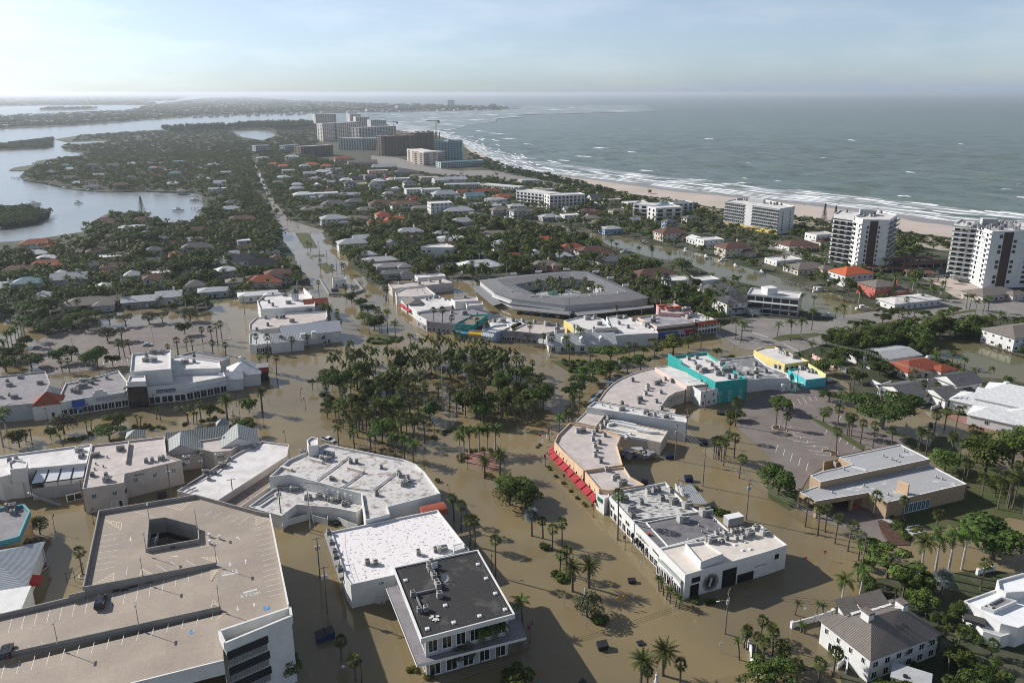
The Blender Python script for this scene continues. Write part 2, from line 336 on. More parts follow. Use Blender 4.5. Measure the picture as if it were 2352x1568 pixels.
gulf_m=water('gulf_water',(.135,.175,.155),(.095,.130,.116),.012,.30,1.0,.022,(.5,2.4,1),SHROT,[(.035,.67,.71,(.45,2.0,1)),(.012,.70,.73,(.5,2.2,1)),(.09,.685,.74,(.5,1.8,1))],bdist=9.0)
surf_m=water('surf_water',(.24,.245,.225),(.18,.195,.18),.03,.35,.8,.15,(.5,1.5,1),SHROT,[(.055,.50,.60,(.22,1.6,1)),(.16,.58,.66,(.35,1.5,1))],bdist=.6)
shoal_m=water('shoal_water',(.18,.21,.195),(.14,.17,.16),.03,.35,.8,.08,(.5,1.5,1),SHROT,[(.008,.56,.60,(.5,3.0,1)),(.03,.61,.65,(.4,2,1))],bdist=1.0)
bay_m=water('bay_water',(.22,.235,.235),(.18,.20,.20),.01,.22,.35,.25,(.6,1.4,1),.6,bdist=.3)
flood_m=water('flood_water',(.212,.165,.088),(.158,.128,.076),.02,.04,.09,1.1,(.7,1.3,1),.5,bdist=.12)
canal_m=water('canal_water',(.125,.122,.06),(.15,.125,.06),.03,.10,.12,.9,(.7,1.3,1),.3,bdist=.1)
foam_m=mat('foam',(.80,.81,.81),.7,(.55,.58,.57),.5,.5,.75)
OCC_X0,OCC_Y0,OCC_S=-1000.0,100.0,2.0
OCC=np.zeros((1100,1100),np.uint8)
def rast(poly,val=1,grow=0.0):
 p=np.array([(q[0],q[1])for q in(inset(ccw(poly),-grow)if grow else poly)])
 x0,y0=p.min(0);x1,y1=p.max(0)
 i0,i1=max(0,int((x0-OCC_X0)/OCC_S)),min(1099,int((x1-OCC_X0)/OCC_S)+1)
 j0,j1=max(0,int((y0-OCC_Y0)/OCC_S)),min(1099,int((y1-OCC_Y0)/OCC_S)+1)
 if i1<=i0 or j1<=j0:return
 X,Y=np.meshgrid(OCC_X0+(np.arange(i0,i1)+.5)*OCC_S,OCC_Y0+(np.arange(j0,j1)+.5)*OCC_S)
 ins=pip(p,X,Y);OCC[j0:j1,i0:i1][ins]=val
def pip(p,X,Y):
 ins=np.zeros(X.shape,bool);n=len(p)
 for i in range(n):
  xa,ya=p[i];xb,yb=p[(i+1)%n]
  if ya==yb:continue
  c=((ya>Y)!=(yb>Y))&(X<(xb-xa)*(Y-ya)/(yb-ya)+xa);ins^=c
 return ins
def occ(x,y):
 i,j=int((x-OCC_X0)/OCC_S),int((y-OCC_Y0)/OCC_S)
 return OCC[j,i]if 0<=i<1100 and 0<=j<1100 else 0
def wiggle(pts,n=6,amp=.6):
 out=[]
 for i in range(len(pts)):
  a,b=Vector(pts[i]),Vector(pts[(i+1)%len(pts)]);L=(b-a).length;k=max(1,min(n,int(L/6)))
  nv=Vector((-(b-a).y,(b-a).x,0)).normalized()if L>0 else Vector((0,0,0))
  for j in range(k):
   out.append(a.lerp(b,j/k)+nv*(random.uniform(-1,1)*min(amp,L*.05)if j else 0))
 return out
def sheet(name,pts,z,m,o=None,wob=0.0):
 p=W(pts,z)
 if wob:p=wiggle(p,8,wob)
 mb=MB().poly([(q.x,q.y)for q in p],z);ob=struct(mb,name,m)
 if o is not None:rast(p,o)
 return ob
mb=MB();mb.poly([(65000*math.cos(t),65000*math.sin(t))for t in(2*math.pi*k/72 for k in range(72))],-2.6)
struct(mb,'sea',gulf_m)
sheet('bay_water',D('-900,800 -900,216 300,216 560,218 640,226 700,236 720,262 735,285 640,300 640,540 300,620'),-.7,bay_m,3)
sheet('shoal_water',D('880,283 850,262 1000,256 1180,251 1190,244 1480,241 1510,256 1210,263 1030,300 950,300'),-.75,shoal_m,None,60)
sheet('surf_water',D('860,280 920,283 1010,300 1070,322 1176,355 1300,378 1480,400 1700,425 1900,440 2100,462 2352,490 2600,520 2600,560 2352,530 2189,512 2014,486 1889,471 1764,459 1601,441 1476,425 1351,410 1268,401 1176,388 1088,352 1063,332 1010,316 910,300'),-.6,surf_m)
LAND=D('-900,2600 -900,640 -60,565 0,556 60,552 130,542 190,532 196,520 214,508 240,494 262,486 330,495 400,515 450,507 467,472 462,445 435,441 400,442 325,439 250,441 175,436 132,428 87,419 55,414 45,404 60,393 19,392 32,385 80,378 82,370 140,362 187,357 225,353 152,347 139,336 160,328 125,320 185,311 275,305 370,298 480,293 588,287 690,283 735,287 770,284 830,280 888,284 910,299 1010,313 1063,329 1088,349 1176,386 1268,399 1351,408 1476,423 1601,439 1764,457 1889,469 2014,484 2089,497 2189,509 2352,527 2700,565 2700,2600')
lp=W(LAND,0);tag(link('ground',MB().poly(lp,0.0).mesh('ground',soil)),kind='structure');rast(lp,0)
sheet('beach',D('1060,331 1176,389 1268,401 1351,410 1476,425 1601,441 1764,459 1889,471 2014,486 2189,511 2352,529 2700,567 2700,640 2352,572 2189,546 2054,530 1914,507 1824,497 1666,482 1588,467 1501,452 1426,442 1361,429 1301,414 1268,406 1176,395 1090,356'),.05,sand,4)
sheet('wet_beach',D('1176,386.5 1268,399.5 1351,408.5 1476,423.5 1601,439.5 1764,457.5 1889,469.5 2014,484.5 2189,509.5 2352,527.5 2700,565 2700,573 2352,536 2189,519 2100,508 2014,491 1889,475 1764,462 1650,449 1560,441 1476,430 1351,412 1268,402'),.09,wetsand,4,1.5)
sheet('dune_scrub',D('1300,418 1361,431 1426,444 1501,454 1588,469 1666,484 1824,499 1914,509 2054,532 2189,552 2352,580 2352,590 2160,575 2040,548 1900,525 1800,512 1660,495 1560,478 1480,462 1400,450 1330,434'),.13,dune,4,2)
for nm,s in(('mangrove_islet','-200,470 0,482 60,480 115,492 112,500 80,515 40,522 0,528 -200,545'),('mangrove_spit','-300,352 0,346 107,342 125,336 120,332 125,318 62,325 0,333 -300,345'),('far_key','-900,310 0,297 112,292 237,285 325,277 450,269 588,264 738,260 838,257 1013,255 1150,253 1172,249 1163,247 1050,243 950,240 690,233 600,225 560,222 470,226 350,241 300,255 150,262 0,269 -900,280'),('far_islet','88,256 110,254 220,252 228,251 190,249 110,250'),('mainland','-900,250 0,245 90,243 310,242 345,243 360,236 330,233 400,232 410,229 437,221 500,219 560,218.5 588,216.5 300,215 -900,215')):
 ip=W(D(s),-.3);struct(MB().poly(ip,-.3),nm,soil);rast(ip,0)
sheet('lagoon',D('160,328 200,326 240,325 243,327 200,330 165,331'),.06,bay_m,3)
sheet('lagoon',D('533,302 588,301 625,303 632,312 603,322 588,320 556,315'),.06,bay_m,3)
sheet('canal',T(1,2,'640,60 700,70 870,100 1000,115 1130,120 1180,150 1290,185 1530,215 1740,265 1960,330 2351,450')+T(1,3,'220,520 400,570 640,640 830,720 1060,790 700,850 560,850 470,800 340,790 150,640')+T(1,2,'2351,590 2250,560 2080,520 1860,480 1790,430 1660,370 1450,330 1290,300 1180,270 1080,235 960,205 880,185 830,145 640,100'),.06,canal_m,3)
sheet('canal',D('1088,493 1176,503 1230,508 1290,518 1336,531 1336,542 1290,531 1230,522 1176,515 1088,500'),.06,canal_m,3)
sheet('canal',T(1,3,'1470,1100 1560,1060 1800,1055 1950,1100 2351,1210 2700,1300 2700,1600 2351,1450 2250,1425 1950,1395 1850,1335 1700,1265 1600,1235 1490,1190'),.06,canal_m,3)
FLOOD=D('-400,2400 -400,735 40,732 80,758 120,775 250,722 330,706 430,722 480,712 500,692 560,686 600,670 700,668 722,664 713,652 708,637 688,617 673,582 650,554 647,532 640,524 700,527 738,535 768,567 795,584 805,612 828,629 848,652 875,657 900,645 1043,640 1090,645 1115,690 1180,712 1300,735 1500,722 1640,740 1662,775 1740,800 1862,842 1925,842 1955,905 2100,935 2200,960 2352,1010 2900,1100 2900,2400')
p=wiggle(W(FLOOD,.1),10,.8);struct(MB().poly(p,.1),'flood_water',flood_m);rast(p,2)
sheet('avenue',D('579,372 584,372 600,400 613,430 632,465 662,505 745,531 738,536 640,526 634,500 622,470 604,430 590,398'),.05,asphlt2,5,.3)
sheet('flooded_avenue',D('580,374 583,374 600,402 611,430 618,445 612,445 603,427 590,398'),.09,flood_m,5,.3)
sheet('cross_street',T(0,1,'200,1430 330,1400 560,1415 640,1430 560,1460 330,1445'),.14,asphlt2,5,.3)
sheet('beach_road',T(0,1,'1060,740 1300,760 1560,840 1760,870 2351,930')+T(0,2,'300,990 700,1060 700,1080 300,1020 0,985')+T(0,1,'2351,960 1700,920 1500,880 1200,830 1060,800'),.05,asphlt2,5,.5)
sheet('beach_car_park',T(0,1,'1900,880 2351,870')+T(0,2,'100,930 400,990 640,1040 640,1075 300,1030 0,1000')+T(0,1,'2200,960'),.07,asphlt2,5,.5)
sheet('boulevard',D('1640,758 1700,733 1750,730 1900,739 1936,724 2040,712 2150,690 2352,678 2700,660 2700,740 2352,738 2240,724 2100,748 1950,770 1920,784 1850,803 1790,822 1745,806 1700,800'),.16,asphlt2,5,.4)
sheet('boulevard_median',T(1,3,'760,935 1000,900 1700,800 1900,775 1905,792 1700,826 1050,935 790,975'),.22,grass,2,.3)
sheet('boulevard_median',T(1,3,'30,1040 130,1010 420,990 560,1000 300,1050 100,1065'),.22,grass,2,.3)
sheet('side_street',D('1764,560 1830,575 1900,590 1900,600 1820,590 1764,572'),.05,asphlt2,5)
sheet('forecourt',T(1,3,'560,260 700,280 760,330 640,330 560,300'),.05,asphlt2,5)
sheet('forecourt',T(1,3,'1380,470 1700,450 1760,530 2000,545 2300,620 2351,680 1800,690 1700,650 1500,520'),.05,sand,5)
sheet('car_park',T(1,0,'300,1130 250,1180 430,1375 1190,1295 1240,1185 1900,1085 2130,1045 2080,890 1880,875 1640,900 1180,940 900,935 560,985 380,1040'),.22,asphalt,5,.8)
LOT=T(2,2,'2351,130')+T(1,3,'220,1530 330,1500 560,1460 700,1500')+T(2,3,'560,230 720,330 400,390 870,690 860,700 650,740 640,760 380,925 300,1060 250,1060 -30,700 -200,560')+T(2,2,'2060,470 2100,330 2140,260')
sheet('car_park',LOT,.22,asphalt,5,.5)
sheet('car_park',T(2,3,'420,400 560,330 1050,520 1290,590 1240,640 960,690 880,670'),.2,asphalt,5,.4)
sheet('verge',T(2,3,'375,390 400,385 520,430 890,650 870,695'),.26,grass,5)
sheet('lawn',T(2,3,'1060,510 1300,560 1480,660 1530,560 1640,560 1740,690 1830,780 2351,900 2351,1330 2200,1300 2150,1320 1900,1330 1700,1400 1330,1400 1270,1330 1240,1240 1500,1220 1820,1140 1830,1010 1490,770 1240,620'),.18,grass,5,.5)
sheet('lawn',T(2,3,'1540,310 1700,290 1900,330 1850,380 1620,350'),.2,grass,5)
sheet('brick_drive',T(2,3,'1620,370 1760,350 2000,370 2200,490 2150,530 1950,520 1780,440'),.2,brickpav,5,.3)
sheet('bank_forecourt',T(2,3,'270,1210 440,1325 640,1390 820,1500 1100,1560 1010,1340 1080,1310 900,1170 560,1100'),.2,asphalt,5,.3)
sheet('bank_lane',T(2,3,'0,1010 100,1060 270,1060 290,1210 190,1240 0,1120'),.16,grass,5,.3)
sheet('garden',T(2,3,'1010,1345 1100,1320 1250,1380 1330,1480 1300,1560 1120,1560'),.25,mulch,5,.3)
sheet('yard',T(1,3,'900,1110 1480,1090 1490,1190 1600,1235 1850,1335 1950,1395 2351,1460')+T(2,3,'2351,560 2150,540 1950,380 1700,290 1390,265 1110,170 930,110 700,60'),.15,soil,None,.5)
sheet('terrace',T(2,3,'1115,160 1390,262 1600,230 1560,130 1150,90'),.22,brickpav,5)
sheet('yard',T(3,3,'1350,620 1950,520 2351,560 2351,1700 700,1700 640,1400 0,1480 0,1340 230,1330 380,1420 640,1370 470,1180 470,960 830,760 1000,600'),.15,soil,None,.5)
for nm,s,m in(('median','678,535 708,535 730,569 698,569',grass),('median','716,586 744,584 746,589 720,590',grass),('median','728,606 748,603 772,622 748,628',grass)):
 sheet(nm,D(s),.2,m,2,.3)
sheet('roundabout_island',T(1,1,'1010,1060 1060,1010 1200,1000 1340,1035 1320,1065 1180,1085 1080,1095'),.2,grass,2,.3)
sheet('roundabout_island',T(1,2,'350,1245 480,1240 640,1235 800,1255 830,1290 700,1350 620,1390 540,1360 480,1320'),.2,grass,2,.3)
sheet('roundabout_island',T(2,1,'1830,735 1900,700 2050,680 2250,700 2290,740 2230,860 2120,890 2000,830'),.2,brickpav,2,.3)
lpa=np.array([(q.x,q.y)for q in lp]);dS=(SH1-SH0).normalized();nS=Vector((-dS.y,dS.x,0));nS=nS if nS.x>0 else-nS;CE=11.0;na,nb=380,300
A_,B_=np.meshgrid(np.arange(na)*CE-1900,np.arange(nb)*CE-320);X=SH0.x+dS.x*A_+nS.x*B_;Y=SH0.y+dS.y*A_+nS.y*B_;gz=np.random.default_rng(4);Z=np.zeros(X.shape)
for k in range(46):wl_=gz.uniform(24,75);th=gz.normal(0,.45);ph=gz.uniform(0,6.28);Z+=(wl_/50)*np.cos(6.283/wl_*(A_*math.sin(th)+B_*math.cos(th))+ph)
Z=Z/Z.std()*.95+gz.normal(0,.25,Z.shape);rr=np.hypot(X,Y);Z*=np.clip((3300-rr)/1500,0,1)*np.clip((rr-300)/200,0,1);inl=pip(lpa,X,Y)
for dx,dy in((-40,0),(0,-40),(-30,-30),(30,-30)):inl|=pip(lpa,X+dx,Y+dy)
Z=np.where(inl,-1.4,Z)-1.3;i_=(np.arange(nb-1)[:,None]*na+np.arange(na-1)[None]).ravel()
me=bpy.data.meshes.new('sea_waves');me.from_pydata(np.stack([X.ravel(),Y.ravel(),Z.ravel()],1).tolist(),[],np.stack([i_,i_+1,i_+na+1,i_+na],1).tolist());me.materials.append(gulf_m);me.polygons.foreach_set('use_smooth',[True]*len(me.polygons));tag(link('sea_waves',me),kind='structure')
def crest(mbb,p0,p1,wd,ht,z):
 n=max(3,int((p1-p0).length/5));d=(p1-p0).normalized();nv=Vector((-d.y,d.x,0));k0=len(mbb.v);fs=[]
 ph=random.uniform(0,9)
 for i in range(n+1):
  t=i/n;c=p0.lerp(p1,t)+nv*(math.sin(t*7+ph)*wd*.6+random.uniform(-.4,.4));e=max(.08,min(1,4*t,4*(1-t)));w=wd*e*random.uniform(.6,1.3);h=ht*e*random.uniform(.6,1.1)
  for s_,hh in((-1.0,0),(-.4,.8),(0,1),(.5,.4),(1.6,0)):q=c-nv*s_*w;mbb.v.append((q.x,q.y,z+hh*h))
 for i in range(n):
  for j in range(4):a=k0+i*5+j;mbb.f.append((a,a+5,a+6,a+1));mbb.m.append(0)
crests=MB()
SHORE=W(D('910,299 1010,313 1063,329 1088,349 1176,386 1268,399 1351,408 1476,423 1601,439 1764,457 1889,469 2014,484 2089,497 2189,509 2352,527 2600,555'),0)
for i in range(len(SHORE)-1):
 a,b=SHORE[i],SHORE[i+1];L=(b-a).length;d=(b-a).normalized();nv=Vector((-d.y,d.x,0))
 if nv.y<0 and nv.x<0:nv=-nv
 for k,(off,ht,prob)in enumerate(((3,.12,1),(10,.25,.9),(20,.4,.75),(32,.5,.6),(46,.6,.7),(60,.7,.5),(80,.8,.4),(105,.9,.25))):
  s=random.uniform(-20,10)
  while s<L:
   ln=random.uniform(18,70)
   if random.random()<prob:crest(crests,a+d*s+nv*(off*random.uniform(.9,1.1)),a+d*(s+ln)+nv*(off*random.uniform(.9,1.1)),random.uniform(.8,1.9),ht,-.62)
   s+=ln*random.uniform(.9,1.3)
for x,y,ln in T(0,2,'730,665 540,740 1150,870 1760,585 400,775')and[(1360,338,48),(1312,357,52),(1465,390,40),(1616,318,26),(1280,367,30),(1690,418,60),(1700,408,20),(1770,413,26),(2060,448,34),(2295,433,50),(2330,451,30),(1880,362,22),(1945,321,22),(2200,330,14),(2080,394,24),(1640,331,16),(1440,348,22),(1120,305,40),(1150,317,36),(1090,300,30),(1200,330,26),(980,270,30),(1040,266,30),(1110,262,40),(1240,250,60),(1300,247,50),(1380,252,60)]:
 a,b=G(x,y),G(x+ln,y+ln*.06);crest(crests,a,b,max(1.2,(b-a).length*.03),1.2,-1.0)
tag(link('breaking_waves',crests.mesh('breaking_waves',foam_m)),'white foaming wave crests rolling towards the long sandy beach',kind='stuff')
# ---- shared small meshes
def unit_window():
 f=MB();t=.07
 for x0,x1,z0,z1 in((-.5,-.5+t,0,1),(.5-t,.5,0,1),(-.5+t,.5-t,0,t),(-.5+t,.5-t,1-t,1),(-t/3,t/3,t,1-t)):
  f.box(((x0+x1)/2,-.03,(z0+z1)/2),(x1-x0,.10,z1-z0))
 return f.mesh('window',frame)
WIN_ME=unit_window()
def unit_pane(m,n):return MB().box((0,-.012,.5),(.9,.05,.9)).mesh(n,m)
PANE={}
def pane_mesh(m):
 if m.name not in PANE:PANE[m.name]=unit_pane(m,'pane')
 return PANE[m.name]
OPEN_ME={}
def open_mesh(m):
 if m.name not in OPEN_ME:OPEN_ME[m.name]=MB().box((0,-.02,.5),(1,.10,1)).mesh('window',m)
 return OPEN_ME[m.name]
def place(root,name,me,pos,rz,sc):
 o=link(name,me,root);b=base_of(root);o.location=Vector(pos)-b;o.rotation_euler=(0,0,rz);o.scale=sc;return o
def wall_run(root_c,a,b):
 a,b=Vector(a[:2]),Vector(b[:2]);c=Vector(root_c[:2])
 n=Vector(((b-a).y,-(b-a).x))
 if n.dot((a+b)/2-c)<0:a,b=b,a
 return a,b,math.atan2((b-a).y,(b-a).x)
def wins_w(root,a,b,n,w,rows,m=None,framed=True,name='window',cen=None,sp=None):
 cen=cen if cen is not None else base_of(root);m=m or glass
 a,b,rz=wall_run(cen,a,b);d=(b-a);L=d.length;d=d/max(L,.01)
 for z0,z1 in rows:
  for i in range(n):
   s=L*(i+.5)/n if sp is None else L/2+(i-(n-1)/2)*sp
   p=a+d*s;q=(p.x,p.y,z0)
   if framed:
    o=place(root,name,WIN_ME,q,rz,(w,1,z1-z0));link('pane',pane_mesh(m),o)
   else:place(root,name,open_mesh(m),q,rz,(w,1,z1-z0))
def wins(root,A,B,zr,n,w,rows,m=None,framed=True,name='window',cen=None):wins_w(root,G(*A,zr),G(*B,zr),n,w,rows,m,framed,name,cen)
def text_mesh(cu):
 ts=bpy.data.scenes.new('t');t=bpy.data.objects.new('t',cu);ts.collection.objects.link(t);ts.view_layers[0].update();dg=ts.view_layers[0].depsgraph
 me=bpy.data.meshes.new_from_object(t.evaluated_get(dg));bpy.data.objects.remove(t);bpy.data.scenes.remove(ts);me.name='lettering';return me
def letters(root,txt,A,B,zr,z,h,m,cen=None,name='lettering',out=.12,flat=False):
 a,b,rz=wall_run(cen if cen is not None else base_of(root),G(*A,zr),G(*B,zr));c=(a+b)/2
 cu=bpy.data.curves.new('lettering','FONT');cu.body=txt;cu.size=h;cu.align_x='CENTER';cu.extrude=.03;cu.resolution_u=2;cu.materials.append(m)
 n=Vector(((b-a).y,-(b-a).x)).normalized()*out
 o=link(name,text_mesh(cu),root);o.location=Vector((c.x+n.x,c.y+n.y,z))-base_of(root);o.rotation_euler=(R(90),0,rz)
 return o
def awning(root,A,B,zr,z,drop,out,m,n=1,gap=.0,cen=None,curved=False,name='awning',valance=.3):
 a,b,rz=wall_run(cen if cen is not None else base_of(root),G(*A,zr),G(*B,zr));d=(b-a);L=d.length;d/=L;nv=Vector((d.y,-d.x))
 for i in range(n):
  s0=L*i/n+gap/2;s1=L*(i+1)/n-gap/2;mb=MB();p,q=a+d*s0,a+d*s1
  k=5 if curved else 1;prof=[(out*math.sin(math.pi/2*j/k),-drop*(1-math.cos(math.pi/2*j/k)))if curved else(out*j/k,-drop*j/k)for j in range(k+1)]
  prof.append((prof[-1][0],prof[-1][1]-valance))
  for j in range(len(prof)-1):
   (o0,h0),(o1,h1)=prof[j],prof[j+1]
   mb.quad((*(p+nv*o0),z+h0),(*(q+nv*o0),z+h0),(*(q+nv*o1),z+h1),(*(p+nv*o1),z+h1))
  for e in(p,q):
   mb.add([(*(e+nv*o),z+h)for o,h in prof]+[(*e,z+prof[-1][1])],[tuple(range(len(prof)+1))])
  build(mb,name,m,root)
def flat(name,label,pts,z,wall,roof,ph=.6,pt=.3,cat='building',z0=-.2,coping=None,root=None,parts=('wall','parapet','roof'),grow=1.0):
 fp=[(p.x,p.y)for p in ccw(W(pts,z))]
 c=Vector((sum(p[0]for p in fp)/len(fp),sum(p[1]for p in fp)/len(fp),0))
 if root is None:root=thing(name,c,label,cat)
 build(MB().prism(fp,z0,z,top=False),parts[0],wall,root)
 ins=inset(fp,pt);build(MB().ring(fp,ins,z-ph-.05,z),parts[1],coping or wall,root)
 build(MB().poly(ins,z-ph),parts[2],roof,root);rast(fp,1,grow)
 return root
def edge_wall(root,A,B,zr,t,z0,z1,m,name):build(MB().wallbox(G(*A,zr),G(*B,zr),z0,z1,t),name,m,root)
# roof-top air conditioners --------
def ac_proto():
 m=MB().box((0,0,.65),(1.1,1.1,1.1));m.box((0,0,.05),(1.2,1.2,.1));m.box((0,0,1.225),(1.14,1.14,.05))
 body=m.mesh('air_conditioner',acmat);f=MB().cyl((0,0),.42,1.25,1.32,12).mesh('fan_guard',fanmat)
 g=MB()
 for k in range(5):g.box((0,-.555,.35+k*.16),(.9,.02,.07))
 return body,f,g.mesh('louvre',fanmat)
def pack_proto():
 m=MB().box((0,0,.75),(2.4,1.4,1.2));m.box((0,0,.08),(2.5,1.5,.16));m.box((-.9,0,1.45),(.55,1.3,.2))
 f=MB().cyl((.15,0),.4,1.36,1.43,12);f.cyl((.85,0),.32,1.36,1.43,12);g=MB()
 for k in range(5):g.box((.3,-.705,.4+k*.17),(1.4,.02,.08))
 return m.mesh('air_conditioner',acmat),f.mesh('fan_guard',fanmat),g.mesh('louvre',fanmat)
AC1,AC2=ac_proto(),pack_proto()
AC_ME=None
def acs(pts,z,where,big=(),rz=R(20),sc=1.0):
 for i,(x,y)in enumerate(pts):
  same=sorted(pts[j]for j in range(len(pts))if(j in big)==(i in big));k=same.index((x,y));n=len(same)
  ranks=('leftmost','second from left','third from left','fourth from left','fifth from left','sixth from left','seventh from left','eighth from left','ninth from left','tenth from left','eleventh from left','twelfth from left','thirteenth from left','fourteenth from left','fifteenth from left')
  rk='' if n==1 else('rightmost ' if k==n-1 else ranks[k]+' ')
  p=G(x,y,z);me=AC2 if i in big else AC1;lab=rk+('wide air conditioner on ' if i in big else 'square air conditioner on ')+where
  o=tag(link('air_conditioner',me[0],None,p,rz+random.uniform(-.06,.06),(sc*random.uniform(.9,1.1),)*2+(sc*random.uniform(.85,1.15),)),lab,'air conditioner','air conditioners on '+where)
  link('fan_guard',me[1],o);link('louvre',me[2],o)
def vents(root,pts,z,name='roof_vent'):
 for x,y in pts:
  p=G(x,y,z);mb=MB().cyl((p.x,p.y),.22,z-.05,z+.5,7);mb.cyl((p.x,p.y),.38,z+.5,z+.75,8,.2);build(mb,name,greymet,root)
def skylights(root,pts,z,s=1.0):
 for x,y in pts:
  p=G(x,y,z);o=build(MB().box((p.x,p.y,z+.12),(s,s,.28),R(20)),'skylight',frame,root);build(MB().box((p.x,p.y,z+.29),(s*.75,s*.75,.1),R(20)),'pane',mat('skylight_pane',(.6,.62,.62),.3),o)
def ducts(root,segs,z,w=.5,m=None):
 for s in segs:
  mb=MB();q=[G(x,y,z+.5)for x,y in s]
  for a,b in zip(q,q[1:]):mb.beam(a,b,w,w)
  build(mb,'duct',m or greymet,root)
  # pitched houses ------
def pitched(root,c,L,Wd,rz,h,rh,wallm,roofm,kind='hip',ov=.7,z0=-.2,gablem=None):
 ca,sa=math.cos(rz),math.sin(rz);X=lambda x,y,z:(c[0]+x*ca-y*sa,c[1]+x*sa+y*ca,z)
 fp=[X(*q,0)[:2]for q in((-L/2,-Wd/2),(L/2,-Wd/2),(L/2,Wd/2),(-L/2,Wd/2))]
 build(MB().prism(fp,z0,h,top=False),'wall',wallm,root)
 l,w=L/2+ov,Wd/2+ov;r=MB();e=h-.15
 cor=[X(-l,-w,e),X(l,-w,e),X(l,w,e),X(-l,w,e)];t=h+rh
 if kind=='hip':
  k=max(0.01,l-w)if l>=w else 0.01
  if l>=w:ra,rb=X(-k,0,t),X(k,0,t)
  else:ra,rb=X(0,-(w-l),t),X(0,w-l,t)
  if l>=w:r.add(cor+[ra,rb],[(0,1,5,4),(1,2,5),(2,3,4,5),(3,0,4)])
  else:r.add(cor+[ra,rb],[(0,1,4),(1,2,5,4),(2,3,5),(3,0,4,5)])
 else:
  ra,rb=X(-l,0,t),X(l,0,t);r.add(cor+[ra,rb],[(0,1,5,4),(2,3,4,5)])
  th=h+rh*(Wd/2)/w
  for sgn in(-1,1):
   gm=MB().tri(X(sgn*L/2,-Wd/2,h),X(sgn*L/2,Wd/2,h),X(sgn*L/2,0,th-.2))
   build(gm,'gable',gablem or wallm,root)
 n=len(r.v);r.add([(v[0],v[1],v[2]-.18)for v in r.v[:4]],[]);f=[(0,1),(1,2),(2,3),(3,0)]
 for i,j in f:r.f.append((j,i,n+i,n+j));r.m.append(0)
 r.f.append((n+3,n+2,n+1,n));r.m.append(0)
 ro=build(r,'roof',roofm,root);rast([Vector((*p,0))for p in fp],1,1.5);return fp,ro,X
def house(label,x,y,L,Wd,h,rh,wallm,roofm,kind='hip',rot=20,st=1,wing=None,chim=False,porch=False,name='house',z=None,flatroof=False,pool=False,cat='house',nofr=False):
 zz=(h+rh*.4)if z is None else z;c=G(x,y,zz);rz=R(rot);root=thing(name,(c.x,c.y,0),label,cat)
 dist=c.y;framed=dist<650 and not nofr
 if kind=='flat':
  ca,sa=math.cos(rz),math.sin(rz);X=lambda a,b,k:(c[0]+a*ca-b*sa,c[1]+a*sa+b*ca,k)
  fp=[X(*q,0)[:2]for q in((-L/2,-Wd/2),(L/2,-Wd/2),(L/2,Wd/2),(-L/2,Wd/2))]
  build(MB().prism(fp,-.2,h,top=False),'wall',wallm,root);ins=inset(fp,.3);build(MB().ring(fp,ins,h-.5,h),'parapet',wallm,root);ro=build(MB().poly(ins,h-.45),'roof',roofm,root);rast([Vector((*p,0))for p in fp],1,1.5)
 else:fp,ro,X=pitched(root,c,L,Wd,rz,h,rh,wallm,roofm,kind)
 sh=h/st
 for s in range(st):
  z0=s*sh+.9;z1=min(z0+1.4,h-.3)
  for i in range(4):
   a,b=Vector(fp[i]),Vector(fp[(i+1)%4]);mid=(a+b)/2;nv=Vector(((b-a).y,-(b-a).x)).normalized()
   if nv.dot(-mid)<=0:continue
   n=max(1,int((b-a).length/4));wins_w(root,(*a,0),(*b,0),n,random.choice((1.2,1.6,2.0)),[(z0,z1)],framed=framed,cen=c)
 d=X(random.uniform(-.15,.15)*L,-Wd/2-.01,0);place(root,'door',open_mesh(random.choice((darkmet,frame,woodp))),(d[0],d[1],0),rz,(1.1,1,2.2))
 if wing:
  wx,wy,wL,wW,wh=wing;q=X(wx,wy,0);pitched(root,q,wL,wW,rz,wh,min(rh,wW*.22),wallm,roofm,'hip' if kind=='flat' else kind)if kind!='flat' else build(MB().box((q[0],q[1],wh/2),(wL,wW,wh),rz),'wing',wallm,root)
  if kind!='flat':wins_w(root,X(wx-wL/2,wy-wW/2,0),X(wx+wL/2,wy-wW/2,0),max(1,int(wL/4)),1.4,[(1,2.2)],framed=framed,cen=q)
 if chim:
  q=X(L*.2,Wd*.1,0);o=build(MB().box((q[0],q[1],h+rh*.75),(1.1,1.1,rh+1.6),rz),'chimney',wallm,ro if ro.parent==root else root);
 if porch:
  q=X(0,-Wd/2-1.3,0);pm=build(MB().box((q[0],q[1],sh-.1),(L*.7,2.4,.2),rz),'porch_roof',roofm,root)
  for k in(-1,-.33,.33,1):e=X(k*L*.33,-Wd/2-2.3,0);build(MB().box((e[0],e[1],sh/2-.1),(.22,.22,sh-.2),rz),'column',frame,root)
 if nofr is False and dist>250 and random.random()<.6 and kind!='flat':
  q=X(random.uniform(-.3,.3)*L,-Wd*.25,0);build(MB().cyl((q[0],q[1]),.15,h+rh*.3,h+rh*.5+.5,6),'vent_pipe',greymet,root)
 return root,X,c
def slabs(root,c0,c1,zs,out,m,name='balcony',rail=None,cen=None,t=.25):
 a,b,rz=wall_run(cen if cen is not None else base_of(root),c0,c1);d=(b-a).normalized();nv=Vector((d.y,-d.x));mid=(a+b)/2+nv*out/2
 me=MB().box((0,0,0),((b-a).length,out,t)).mesh(name,m);rm=MB().box((0,-out/2+.05,.6),((b-a).length,.06,1.0)).mesh('railing',rail)if rail else None
 for z in zs:
  o=place(root,name,me,(mid.x,mid.y,z),rz,(1,1,1))
  if rm:link('railing',rm,o)
  # ==== shops and offices
E_=lambda r,c,s:T(r,c,s)
def pt(r,c,x,y):return T(r,c,f'{x},{y}')[0]
def seg(r,c,s):a=T(r,c,s);return a[0],a[1]
